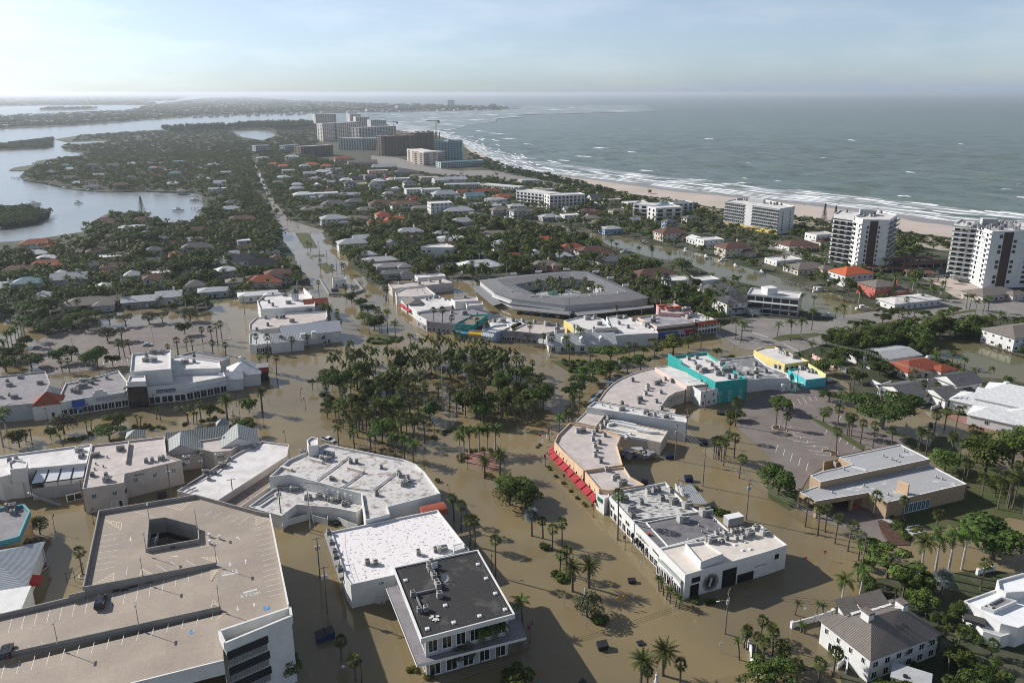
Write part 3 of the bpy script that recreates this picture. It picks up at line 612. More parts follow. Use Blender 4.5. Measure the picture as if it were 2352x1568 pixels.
# ---- parking garage --
GZ=14.0
gar=thing('parking_garage',G(400,1400,GZ).xy.to_3d(),'large concrete parking garage with open roof deck and square light well','parking garage')
deckA=ccw([(p.x,p.y)for p in W(T(2,0,'915,1275 1800,1128 2351,1280')+T(2,1,'130,1300')+T(3,1,'300,880 60,960')+T(3,0,'2010,1110 2040,900 1990,490 770,720'),GZ)])
hole=ccw([(p.x,p.y)for p in W(T(3,0,'1370,100 1520,78 1825,158 1830,282 1350,368'),GZ)])
bm=bmesh.new();vs=[bm.verts.new((x,y,0))for x,y in deckA];hv_=[bm.verts.new((x,y,0))for x,y in hole]
eds=[bm.edges.new((L_[i],L_[(i+1)%len(L_)]))for L_ in(vs,hv_)for i in range(len(L_))]
bmesh.ops.triangle_fill(bm,use_beauty=True,use_dissolve=False,edges=eds)
for f in list(bm.faces):
 c=f.calc_center_median()
 if pip(np.array(hole),np.array([[c.x]]),np.array([[c.y]]))[0,0]:bm.faces.remove(f)
mb=MB();bm.verts.index_update();mb.add([(v.co.x,v.co.y,GZ)for v in bm.verts],[tuple(v.index for v in f.verts)for f in bm.faces]);bm.free()
for i,f in enumerate(mb.f):
 a,b,c=(Vector(mb.v[k])for k in f[:3])
 if(b-a).cross(c-a).z<0:mb.f[i]=f[::-1]
build(mb,'roof_deck',deckmat,gar)
mb=MB().prism(hole,-.1,GZ,top=False);mb.f=[f[::-1]for f in mb.f];build(mb,'light_well',concrete,gar)
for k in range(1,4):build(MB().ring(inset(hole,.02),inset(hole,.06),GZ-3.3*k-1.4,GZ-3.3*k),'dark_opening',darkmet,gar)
mb=MB();
for i in range(len(hole)):mb.wallbox(hole[i],hole[(i+1)%len(hole)],GZ-.6,GZ+1.15,.3)
build(mb,'well_parapet',concrete,gar)
p=G(*pt(3,0,1410,290),GZ-1);mb=MB()
for k in range(14):mb.box((p.x,p.y-.1+k*.28-2.2,GZ-.2-(13-k)*.18+.1),(1.6,.3,.18),R(12))
build(mb,'stair',greymet,gar);build(MB().box((p.x-.95,p.y,GZ+.3),(.06,4.2,1.0),R(12)),'railing',greymet,gar);build(MB().box((p.x+.95,p.y,GZ+.3),(.06,4.2,1.0),R(12)),'railing',greymet,gar)
def ramp(name,pts,zl,zr):
 w=[G(x,y,zl if i in LOWI else zr)for i,(x,y)in enumerate(pts)];mb=MB();n=len(w);mb.add(w,[tuple(range(n))])
 if area(w)<0:mb.f[0]=mb.f[0][::-1]
 build(mb,name,deckmat,gar);return w
LOWI=(0,3);B_=ramp('ramp',T(3,0,'-160,1010 1990,495 2040,905 -160,1400'),11.4,GZ-.02)
C_=ramp('ramp',T(3,0,'-160,1470 2040,935 2055,1400 -160,1950'),11.0,GZ-.06)
flatC=T(3,0,'2010,920 2040,935 2055,1400 2010,1100')
def gwall(pts,z,par=1.1,m=concrete,name='parapet',zb=None,t=.3):
 for(a,b)in zip(pts,pts[1:]):
  mb=MB().wallbox(G(*a,z),G(*b,z),zb if zb is not None else z-1.2,z+par,t);build(mb,name,m,gar)
gwall(T(2,0,'915,1275 1800,1128 2351,1280')+T(2,1,'130,1300'),GZ)
gwall(T(2,1,'130,1300')+T(3,1,'300,880'),GZ,1.0,white)
gwall(T(2,0,'915,1275')+T(3,0,'770,720'),GZ,1.1,concrete)
gwall(T(3,0,'770,720 1990,490'),GZ,1.0,concrete,'divider_wall',GZ-2.6)
gwall(T(3,0,'640,812 790,778'),12.6,1.6,concrete,'parapet',9)
for(A,B,za,zb_,m)in((pt(3,0,-160,1375),pt(3,0,2030,895),11.2,GZ,concrete),(pt(3,0,-160,1010),pt(3,0,650,815),11.4,12.4,concrete),(pt(3,0,-160,1950),pt(3,0,2060,1395),11.0,GZ,white)):
 a,b=G(*A,za),G(*B,zb_);n=Vector((-(b-a).y,(b-a).x,0)).normalized()*.15;up=1.05
 v=[a-n,b-n,b+n,a+n];mb=MB();mb.add([(*q.xy,q.z-2.2)for q in v]+[(*q.xy,q.z+up)for q in v],[(0,1,5,4),(1,2,6,5),(2,3,7,6),(3,0,4,7),(4,5,6,7)]);build(mb,'divider_wall',m,gar)
west=W(T(2,0,'915,1275')+T(3,0,'770,720'),GZ);north=W(T(2,0,'915,1275 1800,1128 2351,1280')+T(2,1,'130,1300'),GZ);east=W(T(2,1,'130,1300')+T(3,1,'300,880'),GZ)
gcen=base_of(gar)
for run,m in((west,white),(north,concrete),(east,white)):
 for a,b in zip(run,run[1:]):
  build(MB().wallbox(a,b,-.2,GZ-1.2,.25),'wall',m,gar)
  L=(b-a).length
  for k in range(3):
   wins_w(gar,a,b,max(2,int(L/5)),3.6,[(2+k*3.6,3.4+k*3.6)],darkmet,False,'opening',gcen)
ct=ccw([(p.x,p.y)for p in W(T(3,0,'2015,1085')+T(3,1,'312,868 325,945')+T(3,0,'2065,1195'),16.6)])
mb=MB();
for i in range(4):mb.wallbox(ct[i],ct[(i+1)%4],14.6,16.6,.5)
build(mb,'corner_frame',white,gar);rast([Vector((*q,0))for q in ct],1,1);build(MB().prism(inset(ct,.05),-.2,14.6,top=False),'corner_wall',white,gar)
build(MB().poly(inset(ct,.3),GZ+.02),'corner_floor',deckrim,gar)
sa,sb=G(*pt(3,0,2065,1215),16),G(*pt(3,1,322,960),16)
so,sc_=G(*pt(3,0,-160,1950),11),G(*pt(3,0,2060,1395),GZ)
build(MB().wallbox(so,sc_,-.2,9.5,.3),'wall',white,gar)
for(a,b,z1)in((so,sc_,9.0),(sa,Vector(sa).lerp(sb,.62),14.2)):
 d=(b-a);L=d.xy.length;d=d.xy.normalized();nv=Vector((d.y,-d.x));rz=math.atan2(d.y,d.x)
 for k in range(3):
  z=z1-k*3.7;c=(a.xy+b.xy)/2+nv*.42;build(MB().box((c.x,c.y,z-.8),(L*.98,.12,1.7),rz),'dark_opening',darkmet,gar)
  sm=MB()
  for j in range(int(L/.55)):q=a.xy+d*(j+.5)*.55+nv*.5;sm.box((q.x,q.y,z-2.5),(.34,.1,1.5),rz+.3)
  build(sm,'louvre_screen',greymet,gar)
rast(deckA,1,.5);rast([Vector((q.x,q.y,0))for q in B_],1);rast([Vector((q.x,q.y,0))for q in C_],1)
def zB(p):
 n=(B_[1]-B_[0]).cross(B_[3]-B_[0]);return B_[0].z-(n.x*(p.x-B_[0].x)+n.y*(p.y-B_[0].y))/n.z
def zC(p):
 n=(C_[1]-C_[0]).cross(C_[3]-C_[0]);return C_[0].z-(n.x*(p.x-C_[0].x)+n.y*(p.y-C_[0].y))/n.z
def stripe(A,B,zf,w=.065,m=None,name='painted_line',root=None):
 z0=13.5;a,b=G(*A,z0),G(*B,z0)
 for _ in range(4):a=G(*A,zf(a));b=G(*B,zf(b))
 d=(b-a).normalized();s=Vector((-d.y,d.x,0))*w;e=Vector((0,0,.012));build(MB().quad(a-s+e,b-s+e,b+s+e,a+s+e),name,m or paint,gar if root is None else root)
flatz=lambda p:GZ
linesA='895,275,1095,240 880,322,1092,292 870,375,1085,345 860,430,1078,398 848,485,1070,450 838,540,1060,500 905,220,1105,188 1160,575,1170,500 1700,435,1810,498 1570,455,1660,520 1440,485,1540,545 1230,-10,1420,45 1890,30,1945,-15 1960,50,2040,0 2035,75,2120,25 2110,95,2200,45 2185,115,2300,30'
for s in linesA.split():x0,y0,x1,y1=map(float,s.split(','));stripe(pt(3,0,x0,y0),pt(3,0,x1,y1),flatz)
for k in range(14):stripe(pt(3,1,-10+k*9.2,165+k*47),pt(3,1,125+k*9.2,133+k*47),flatz)
for k in range(5):stripe(pt(3,1,-40,150-k*50),pt(3,1,120-k*12,118-k*50+k*3),flatz)
for k in range(16):
 x=75+k*117.5;y=1105-k*29.5
 stripe(pt(3,0,x,y),pt(3,0,x+36-k*1.4,y-130),zB)
 stripe(pt(3,0,x+185,1262-k*29.5+28),pt(3,0,x+190,1215-k*29.5+5),zB)
for k in range(15):
 x=10+k*138;stripe(pt(3,0,x,1520-k*38),pt(3,0,x+36,1390-k*38),zC)
 if k>5:stripe(pt(3,0,x+10,1860-k*41),pt(3,0,x+20,1775-k*41),zC)
def hatch(corners,n,zf,m=None):
 a,b,c=corners;stripe(a,b,zf,.09,m);stripe(b,c,zf,.09,m);stripe(c,a,zf,.09,m)
 L=lambda p,q,t:(p[0]+(q[0]-p[0])*t,p[1]+(q[1]-p[1])*t)
 for k in range(1,n):stripe(L(a,b,k/n),L(a,c,k/n),zf,.07,m)
ylw=mat('cream_paint',(.66,.56,.42),.8)
for r,c,s,zf in((3,0,'1050,555 1035,655 830,680',flatz),(3,0,'960,70 1118,95 1110,160',flatz),(3,0,'1300,515 1410,570 1280,600',flatz),(3,0,'1840,410 1990,410 2005,465',flatz),(3,0,'2010,520 1940,630 1940,530',flatz),(3,0,'1960,800 2030,880 1940,880',flatz),(3,0,'2050,930 2010,1060 1860,1095',zC),(3,0,'2030,1245 2040,1360 1935,1390',zC),(3,0,'1845,200 2090,255 1850,320',flatz),(2,0,'1530,1205 1760,1160 1660,1240',flatz),(2,1,'0,1300 110,1320 0,1380',flatz)):
 t_=T(r,c,s);hatch(t_,7,zf,ylw)
def arrow(A,B,zf):
 z0=13;a,b=G(*A,z0),G(*B,z0)
 for _ in range(4):a=G(*A,zf(a));b=G(*B,zf(b))
 d=(b-a);L=d.length;d/=L;s=Vector((-d.y,d.x,0));e=Vector((0,0,.013));m_=a.lerp(b,.6)
 mb=MB().quad(a-s*.12+e,m_-s*.12+e,m_+s*.12+e,a+s*.12+e);mb.tri(m_-s*.4+e,b+e,m_+s*.4+e);build(mb,'painted_arrow',paint,gar)
for s,zf in(('1200,225 1200,265',flatz),('1565,408 1645,400',flatz),('1735,733 1650,748',zB),('1625,840 1712,823',zB),('2112,455 2115,495',flatz),('2258,470 2255,430',flatz),('2180,865 2185,905',flatz),('2335,868 2333,830',flatz),('1478,1338 1560,1322',zC),('1530,1225 1610,1212',zC),('2205,250 2170,220',flatz)):
 t_=T(3,0,s);arrow(t_[0],t_[1],zf)
stripe(pt(3,0,2040,580),pt(3,0,2188,552),flatz,.3);stripe(pt(3,0,2235,738),pt(3,1,10,705),flatz,.3)
for(x,y,r_,sz)in((2110,532,.18,1.5),(2300,770,.18,1.8)):
 p=G(*pt(3,0,x,y),GZ);cu=bpy.data.curves.new('lettering','FONT');cu.body='STOP';cu.size=sz;cu.align_x='CENTER';cu.extrude=.004;cu.materials.append(paint)
 o=link('lettering',text_mesh(cu),gar);o.location=Vector((p.x,p.y,GZ+.016))-gcen;o.rotation_euler=(0,0,R(20))if x>2200 else(0,0,R(200))
for(r,c,x,y,zf)in((3,0,1778,1092,zC),(3,1,100,880,flatz)):
 p=G(*pt(r,c,x,y),GZ);p.z=zf(p);p=G(*pt(r,c,x,y),p.z);build(MB().box((p.x,p.y,p.z+.008),(1.4,1.5,.008),R(20)),'painted_badge',bluepaint,gar)
 mb=MB();mb.tube([(p.x+.3*math.cos(t),p.y-.15+.3*math.sin(t),p.z+.03)for t in np.linspace(-2.6,1.2,9)],.05,4);mb.box((p.x-.05,p.y+.25,p.z+.03),(.12,.6,.02),.2);mb.cyl((p.x,p.y+.62),.1,p.z+.01,p.z+.03,8);build(mb,'wheelchair_mark',paint,gar)
build(MB().box((*G(*pt(3,0,1590,332),GZ).xy,GZ+.4),(1.1,.42,.22),R(15)),'exit_sign',black,gar)
for s in('1070,712,1.4','1150,705,1.6','1228,678,1.7','1385,643,1.6','1540,607,1.6'):
 x,y,w_=map(float,s.split(','));p=G(*pt(3,0,x,y),GZ-.9);build(MB().box((p.x,p.y-.2,GZ-1.1),(w_,.3,.7),R(20)),'wall_opening',darkmet,gar)
for s in('1925,225','2015,245','1925,290'):
 p=G(*pt(3,0,*map(float,s.split(','))),GZ);mb=MB().cyl((p.x,p.y),.35,GZ,GZ+.9,10,.28);mb.cyl((p.x,p.y),.4,GZ+.9,GZ+1.0,10);solo(mb,'vent_post',white,'short white round post on hatched bay beside the garage light well','post','white posts on the garage deck')
def lamp_proto(h,heads=2):
 mb=MB().cyl((0,0),.09,0,h,6,.06);mb.cyl((0,0),.2,0,.5,8)
 hd=MB().box((0,.35,h),(.45,.7,.14));
 if heads>1:hd.box((0,-.35,h),(.45,.7,.14))
 return mb.mesh('pole',greymet),hd.mesh('lamp_head',greymet)
LP5=lamp_proto(5.2)
def lamp(p,label,group,me=LP5,rz=0.0,name='lamp_post'):
 o=thing(name,p,label,'lamp post',group,rz);link('pole',me[0],o);link('lamp_head',me[1],o);return o
for i,(s,z)in enumerate((('530,1210',13.3),('1275,1042',14.1),('2018,875',15),('1990,468',15),('1315,596',15),('1345,365',15.1),('1810,150',15.1),('1375,95',15.1))):
 x,y=map(float,s.split(','));lamp(G(*pt(3,0,x,y),z),'slim grey lamp post on a wall of the garage roof deck','lamp posts on the garage deck',rz=R(20))
 # ---- lower left row ----
r=flat('solarium_building','white building with sloping glazed sunroom and outside stairs above the garage',T(2,0,'100,725 842,628 795,805 300,852 0,935 -160,900 -120,760'),8.2,white,memb)
mb=MB();A0,A1=G(*pt(2,0,345,858),7.4),G(*pt(2,0,800,800),7.4);B0,B1=G(*pt(2,0,278,1002),5.6),G(*pt(2,0,770,938),5.6)
cs=base_of(r);fr_=MB().add([B0,B1,(*B1.xy,-.2),(*B0.xy,-.2)],[(0,1,2,3)]);fr_.add([A0,B0,(*B0.xy,-.2),(*A0.xy,-.2)],[(0,1,2,3)]);build(fr_,'wall',palgrey,r);rast([A0,A1,B1,B0],1)
pn=mat('sunroom_panel',(.68,.69,.72),.35,spec=.6)
for k in range(4):
 t0,t1=k/4+.015,(k+1)/4-.015;build(MB().quad(A0.lerp(A1,t0),A0.lerp(A1,t1),B0.lerp(B1,t1),B0.lerp(B1,t0)),'roof_panel',pn,r)
 f0,f1=B0.lerp(B1,t0)+Vector((.03,-.08,0)),B0.lerp(B1,t1)+Vector((.03,-.08,0));build(MB().quad(f0,f1,(*f1.xy,4.1),(*f0.xy,4.1)),'glass_panel',frame if k else glass,r)
for k in range(5):mb.beam(A0.lerp(A1,k/4)+Vector((0,0,.05)),B0.lerp(B1,k/4)+Vector((0,0,.05)),.2,.25)
mb.beam(B0,B1,.2,.3);build(mb,'rafter',darkmet,r)
flat('','',T(2,0,'75,800 130,770 250,790 240,850 90,865'),10,white,memb,root=r,parts=('stair_house_wall','stair_house_parapet','stair_house_roof'))
flat('','',T(2,0,'-160,940 0,930 205,945 205,990 -160,1010'),5.2,white,memb,root=r,parts=('wing_wall','wing_parapet','wing_roof'))
mb=MB();p0,p1=G(*pt(2,0,260,1080),4.2),G(*pt(2,0,545,1190),.3)
for k in range(18):q=p0.lerp(p1,k/17);mb.box((q.x,q.y,q.z),(.55,1.3,.16),R(20))
build(mb,'stair',palgrey,r);mb=MB()
for dy in(-.65,.65):
 o_=Vector((.2,dy,1));mb.beam(p0+o_,p1+o_,.06,.06);mb.beam(p0+o_-Vector((0,0,1)),p1+o_-Vector((0,0,1)),.08,.3)
 for k in range(9):q=p0.lerp(p1,k/8)+o_;mb.box((q.x,q.y,q.z-.5),(.05,.05,1))
build(mb,'stair_railing',greymet,r)
wins(r,*seg(2,0,'630,1170 755,1140'),0,1,4.5,[(.3,2.6)],glass,True,'shopfront',cs)
acs(T(2,0,'730,700 760,740 150,775 90,795 740,760'),7.6,'the white sunroom building',(0,))
r=flat('beige_shop_building','beige two-storey building with dark script sign on its rear wall',T(2,0,'842,640 1180,600 1510,560 1530,735 1668,778 1145,905 1135,985 755,1042'),8.4,beige,membpink)
build(MB().wallbox(G(*pt(2,0,1160,815),8),G(*pt(2,0,1185,630),8),7.6,9,.3),'fire_wall',beige,r)
wins(r,*seg(2,0,'1145,905 1668,778'),8.4,3,1.5,[(4.6,6.4)],greymet,True);wins(r,*seg(2,0,'755,1042 1135,985'),8.4,2,1.4,[(4.6,6.2)],glassb);wins(r,*seg(2,0,'960,1010 1135,985'),8.4,1,3.4,[(.4,2.8)],glass,True,'shopfront')
wins(r,*seg(2,0,'1140,985 1150,960'),8.4,1,2.0,[(4.6,5.8)],darkmet,False,'opening')
letters(r,'Alcione',*seg(2,0,'1145,905 1400,845'),8.4,6.8,.9,darkmet)
acs(T(2,0,'880,745 1110,690 850,925 975,925 985,975 1345,800 1400,790 1470,780 1500,770'),7.8,'the beige building roof with script sign',(0,1,4))
vents(r,T(2,0,'870,870 950,845 985,760 880,820'),7.8)
rb=thing('gabled_shop_building',G(*pt(2,0,1800,640),6).xy.to_3d(),'pale shop building with grey ribbed gable roofs and low turret','building')
rib20=ribbed('grey_ribbed_roof',(.30,.32,.31),R(110),.55);
flat('','',T(2,0,'1795,665 1832,600 2050,565 2228,612 2115,692 1960,705'),6.6,beige,membpink,root=rb)
def gable_at(root,r,c,s,h,rh,wallm,roofm,L,Wd,rot,kind='gable',ov=.4):
 q=G(*pt(r,c,*map(float,s.split(','))),h+rh*.5);return pitched(root,q,L,Wd,R(rot),h,rh,wallm,roofm,kind,ov)
gable_at(rb,2,0,'1660,620',6.2,3.2,beige,rib20,11,13,110)
gable_at(rb,2,0,'1820,525',6.0,2.8,beige,rib20,20,9,20)
gable_at(rb,2,0,'2190,545',6.0,3.2,white,rib20,12,12,110)
wins(rb,*seg(2,0,'1600,720 1810,690'),5,2,1.8,[(3.2,5.6)],glass,True,'window',G(*pt(2,0,1700,600),6))
for s,w_ in(('1245,530',5.5),('2040,430',3.6)):
 x,y=map(float,s.split(','));q=G(*pt(2,0,x,y),7);t_=thing('turret',(q.x,q.y,0),'square cream turret with low pyramid roof, '+('wider one left of the gable roofs' if w_>5 else 'smaller one behind the gable roofs'),'turret')
 pitched(t_,q,w_,w_,R(20),6.6,1.8,cream,rib20,'hip',.4)
acs(T(2,0,'1715,780 1690,830 1725,830 1845,815 1820,720 1855,740 2065,600 2010,760 2110,775'),5.6,'the low roofs below the ribbed gables',(0,7))
r=flat('white_strip_building','long narrow white-roofed shop building running diagonally behind the garage',D('406,1126 498,1150 660,1046 664,1020 602,1012 545,1040'),5.8,beige,memb)
acs(T(2,0,'1890,905 1920,960 1980,910 2050,840 2045,770 2330,670'),5.2,'the diagonal white strip roof',(0,3))
ducts(r,[T(2,0,'1650,1040 1990,880 2100,790'),T(2,0,'1700,1075 1800,1030')],5.2,.25,darkmet)
flat('brown_strip_building','low brown-roofed strip between two long white roofs',D('500,1152 552,1163 655,1092 660,1052'),4.2,beige,mat('brown_membrane',(.34,.27,.23),.9,(.26,.20,.17),.5,grime=.3))
r=flat('white_corner_building','big white-roofed corner building with red canvas awning at its side',T(2,1,'120,930 300,775 560,660 640,630 1360,772 1470,818 1550,888 1695,1082 1570,1115 1208,1207 1230,1272 1005,1330 965,1085 310,912'),8.0,white,membdirt,ph=.8)
flat('','',T(2,1,'465,595 510,565 568,575 570,640 480,650'),11,white,memb,root=r,parts=('stair_house_wall','stair_house_parapet','stair_house_roof'))
wins(r,*seg(2,1,'470,600 565,640'),11,1,1.4,[(8.4,10.3)],palgrey,True,'door',G(*pt(2,1,520,600),11))
awning(r,*seg(2,1,'1500,1178 1722,1130'),8,7.0,1.5,4.0,mat('rust_canvas',(.36,.09,.05),.8,(.3,.08,.05),1),1,cen=base_of(r),curved=True)
for s0 in('230,845 330,870','845,850 990,890','710,930 800,970','500,770 610,800'):
 a,b=seg(2,1,s0);build(MB().wallbox(G(*a,7.6),G(*b,7.6),7.2,8.1,1.0),'clerestory',membcream,r)
acs(T(2,1,'430,720 635,740 680,745 620,775 660,785 870,805 925,810 1150,855 1310,915 1325,935 1395,955 1410,985 1360,1010 1110,1105 690,960'),7.2,'the big white corner roof',(0,3,4,12))
for k,s in enumerate(('660,1055','718,1068','760,1083','825,1100','880,1112')):
 p=G(*pt(2,1,*map(float,s.split(','))),6.0);mb=MB().cyl((p.x,p.y),.35,5,6.4,9);mb.cyl((p.x,p.y),.5,6.4,6.6,9);solo(mb,'exhaust_fan',white,'round white exhaust fan in the row of five on the low rear roof','exhaust fan','five round fans on the low rear roof')
ducts(r,[T(2,1,'1075,1060 1320,870'),T(2,1,'560,965 720,850 860,745'),T(2,1,'790,1030 990,890'),T(2,1,'400,980 1060,1060')],7.0,.22,greymet)
r=flat('low_rear_wing','low cluttered rear wing crowded with air conditioners beside the fenced yard',T(2,1,'-70,1205 160,1040 400,1010 965,1092 1000,1200 920,1255 690,1210 370,1185 235,1290'),4.6,white,membdirt)
acs(T(2,1,'220,1010 225,1050 350,1060 460,1140 500,1130 580,1125 650,1145 675,1155 715,1160 770,1165 970,1175 805,1195 330,1070'),4.0,'the low cluttered rear wing',(0,2,5,8))
ducts(r,[T(2,1,'640,1110 700,1075 740,1060'),T(2,1,'800,1170 930,1110'),T(2,1,'20,1190 160,1095')],4.2,.5)
for i,s in enumerate(('245,1378 250,1330 475,1270','510,1215 510,1280 655,1320 660,1250','672,1262 840,1340 925,1370','0,1245 140,1290 160,1340')):
 if i==3:continue
 q=W(T(2,1,s),2.2);mb=MB()
 for a,b in zip(q,q[1:]):mb.wallbox(a,b,0,2.2,.12)
 solo(mb,'yard_fence',white,('white solid fence around the yard nearest the garage','white fence box around dark bins behind the rear wing','white fence leaning out towards the floating rubbish')[i],'fence')
r=flat('spotted_roof_building','white building whose flat roof is dotted with grey patches',T(3,1,'685,175 1668,-25 1960,345 1265,510 1280,572 870,662 820,592'),6.8,white,spotted,ph=.5)
wins(r,*seg(3,1,'1000,632 1280,572'),6.8,1,2.0,[(4.9,5.7)],greymet,True,'vent_grille');
acs(T(3,1,'1025,480 1100,480 1490,390 1650,360 1710,355 670,205 695,295 725,375 735,425 775,540'),6.2,'the spotted white roof',(4,),sc=1.1)
flat('','',T(3,1,'1800,300 1900,275 1920,325 1815,355'),7.4,white,memb,root=r,parts=('curb_wall','curb_rim','curb_roof'),ph=.1)
build(MB().wallbox(G(*pt(3,1,648,190),5),G(*pt(3,1,790,600),5),4.2,5.2,1.2),'equipment_ledge',greywall,r)
p=G(*pt(3,1,1100,830),0);mb=MB()
for k in range(16):mb.box((p.x-2.2+k*.3,p.y-.4+.25*math.sin(k*.4),.9),(.16,.08,1.8),.2)
solo(mb,'picket_fence',frame,'short pale picket fence against the wall of the spotted roof building','fence')
r=flat('dark_roof_building','white-edged building with black tar roof and low white canopy',D('903,1302 1098,1261 1183,1409 967,1466'),11.3,white,darkroof,ph=.35,z0=10.1)
cb_=base_of(r);up=inset(ccw([(p.x,p.y)for p in W(D('903,1302 1098,1261 1183,1409 967,1466'),11.3)]),1.2);build(MB().prism(up,-.2,11,top=False),'inner_wall',palgrey,r)
low=ccw([(p.x,p.y)for p in W(D('886,1347 912,1341 966,1466 1190,1405 1209,1462 957,1526'),5.6)]);build(MB().prism(low,4.9,5.6,top=False,bot=True),'canopy_fascia',white,r);build(MB().poly(low,5.45),'canopy_roof',mauveroof,r);rast(low,1)
for i in range(4):wins_w(r,up[i],up[(i+1)%4],6,2.2,[(6.2,9.8)],glass,True,'window',cb_);wins_w(r,up[i],up[(i+1)%4],5,2.6,[(.3,3.4)],glass,True,'shopfront',cb_)
skylights(r,T(3,1,'2040,480 2115,610 2200,748 2290,895 2055,955 1818,1015 1575,1073 1375,627 1740,858'),10.95,.9)
acs(T(3,1,'1610,475 1590,510 1605,545 1625,580 1640,610 1660,655 1675,690 1685,775 1440,765 1560,900 1500,913'),10.95,'the black tar roof',(),sc=.95)
ducts(r,[T(3,1,'1465,745 1640,705'),T(3,1,'1465,750 1530,910')],10.8,.35)
p=G(*pt(3,1,1715,630),10.95);mb=MB()
for k in range(8):
 for j in range(3):t0,t1=k/8*6.283,(k+1)/8*6.283;a0,a1=j/3,(j+1)/3;P_=lambda a,t:(p.x+a*math.cos(t)+.5*a*a,p.y+a*.7*math.sin(t),p.z+.5+a*.75*math.sin(t)+.3*a*a);mb.quad(P_(a0,t0),P_(a1,t0),P_(a1,t1),P_(a0,t1))
mb.cyl((p.x,p.y),.06,p.z,p.z+.6,6);solo(mb,'satellite_dish',palgrey,'large satellite dish lying on the black tar roof','satellite dish')
p=G(*pt(3,1,1640,980),10.95);mb=MB()
for k in range(9):mb.box((p.x+random.uniform(-.9,.9),p.y+random.uniform(-.9,.9),p.z+.12+.02*k),(random.uniform(.5,1.3),random.uniform(.4,1),.05),random.random())
solo(mb,'roof_debris',memb,'torn white roofing sheets lying on the black tar roof','debris')
p=G(*pt(3,1,1640,500),11.5);build(MB().box((p.x,p.y,11.9),(.1,1.6,1.7),R(-60)),'screen_panel',frame,r)
# ---- shops on the far left of the flooded street -------
r=flat('grey_roof_shop','grey-roofed shop building at the left edge with glass fronts',D('-70,870 104,852 115,880 92,924 -70,938'),6.8,palgrey,mauveroof)
wins(r,*D('0,930 90,923'),6.8,7,3.0,[(.4,2.8)],glass,True,'shopfront');wins(r,*D('0,930 90,923'),6.8,8,2.2,[(4.0,5.4)],glass);acs(T(2,0,'70,65 90,100 180,30 185,15 370,80 90,190 135,210 15,210'),6.2,'the grey roof at the left edge',(1,4,6))
t_=thing('tiled_corner_shop',G(*pt(2,0,450,300),0),'small white corner shop under a red tiled pyramid roof','building');q=G(*pt(2,0,440,225),6.5);pitched(t_,q,9.5,9,R(20),6.2,3.6,white,redroof,'hip',.3)
wins_w(t_,(q.x-4,q.y-6,0),(q.x+5,q.y-3,0),2,2.6,[(.4,2.8)],glass,True,'shopfront',q)
r=flat('stepped_front_shops','row of white shopfronts with stepped gable and deep blue canopy',T(2,0,'520,250 600,75 740,50 1090,-45 1170,60 1165,150 785,205'),6.4,white,mauveroof)
cr_=base_of(r);wins(r,*seg(2,0,'520,250 785,205'),6.4,3,4.0,[(.3,3.0)],glass,True,'shopfront');wins(r,*seg(2,0,'785,205 1165,150'),6.4,6,2.4,[(.3,3.0)],glass,True,'shopfront')
awning(r,*seg(2,0,'655,228 775,208'),6.4,6.0,2.6,1.6,mat('cafe_blue',(.03,.08,.28),.8),1,valance=.8);letters(r,'BLUE DOLPHIN\nCAFE',*seg(2,0,'655,228 775,208'),6.4,3.3,.62,frame,out=1.9)
a,b=seg(2,0,'850,195 985,172');build(MB().wallbox(G(*a,6.4),G(*b,6.4),6.2,7.8,.5),'stepped_gable',white,r);a,b=seg(2,0,'880,190 955,178');build(MB().wallbox(G(*a,6.4),G(*b,6.4),7.6,8.8,.46),'stepped_gable',white,r)
awning(r,*seg(2,0,'880,190 1165,150'),6.4,5.8,.8,1.5,ribbed('pale_ribbed',(.42,.43,.46),R(110),.5),1);p=G(*pt(2,0,1155,200),2.5)
build(MB().box((p.x,p.y-.8,2.0),(2.0,.12,2.3),R(20)),'red_poster',redpaint,r)
acs(T(2,0,'770,65 850,80 865,45 985,35 770,110 715,125 690,150 700,165'),5.8,'the stepped-gable shops',(0,4,6),sc=1.2)
r=flat('white_arcade_store','large bright white store with arched windows and tall dark glazed pylon',T(1,0,'1340,1490 1350,1395 2030,1300 2072,1388 1700,1458'),7.4,white,memb,ph=1.0)
flat('','',T(1,0,'1168,1440 1190,1385 1332,1380 1340,1432'),11.5,white,memb,root=r,parts=('pylon','pylon_rim','pylon_roof'))
cp=G(*pt(1,0,1255,1400),11.5);a,b=seg(1,0,'1168,1440 1340,1432');wins_w(r,G(*a,11.5),G(*b,11.5),2,3.6,[(.2,9.3)],mat('pylon_glass',(.006,.008,.014),.1,spec=.7),False,'tall_window',cp)
flat('','',T(1,0,'1195,1345 1212,1180 1568,1142 1568,1320'),13.0,white,memb,root=r,parts=('upper_wall','upper_parapet','upper_roof'),ph=.9)
flat('','',T(1,0,'1580,1325 1572,1212 1650,1200 2015,1250 2030,1312'),9.0,white,memb,root=r,parts=('rear_wall','rear_parapet','rear_roof'))
flat('','',T(1,0,'1650,1195 1780,1158 2110,1215 2025,1252'),7.0,palgrey,mauveroof,root=r,parts=('annex_wall','annex_parapet','annex_roof'))
wins(r,*seg(1,0,'1345,1490 1700,1458'),7.4,3,4.6,[(.2,3.2)],glass,True,'shopfront');wins(r,*seg(1,0,'1700,1458 2072,1388'),7.4,6,2.6,[(.2,3.4)],glass,True,'arched_window')
mb=MB();a,b=G(*pt(1,0,1700,1458),7.4),G(*pt(1,0,2072,1388),7.4);d=(b-a).xy.normalized();nv=Vector((d.y,-d.x));
build(MB().wallbox((a.xy+nv*1.0),(b.xy+nv*1.0),4.6,4.9,2.0),'balcony',white,r);build(MB().wallbox((a.xy+nv*1.95),(b.xy+nv*1.95),5.7,5.8,.05),'railing',greymet,r)
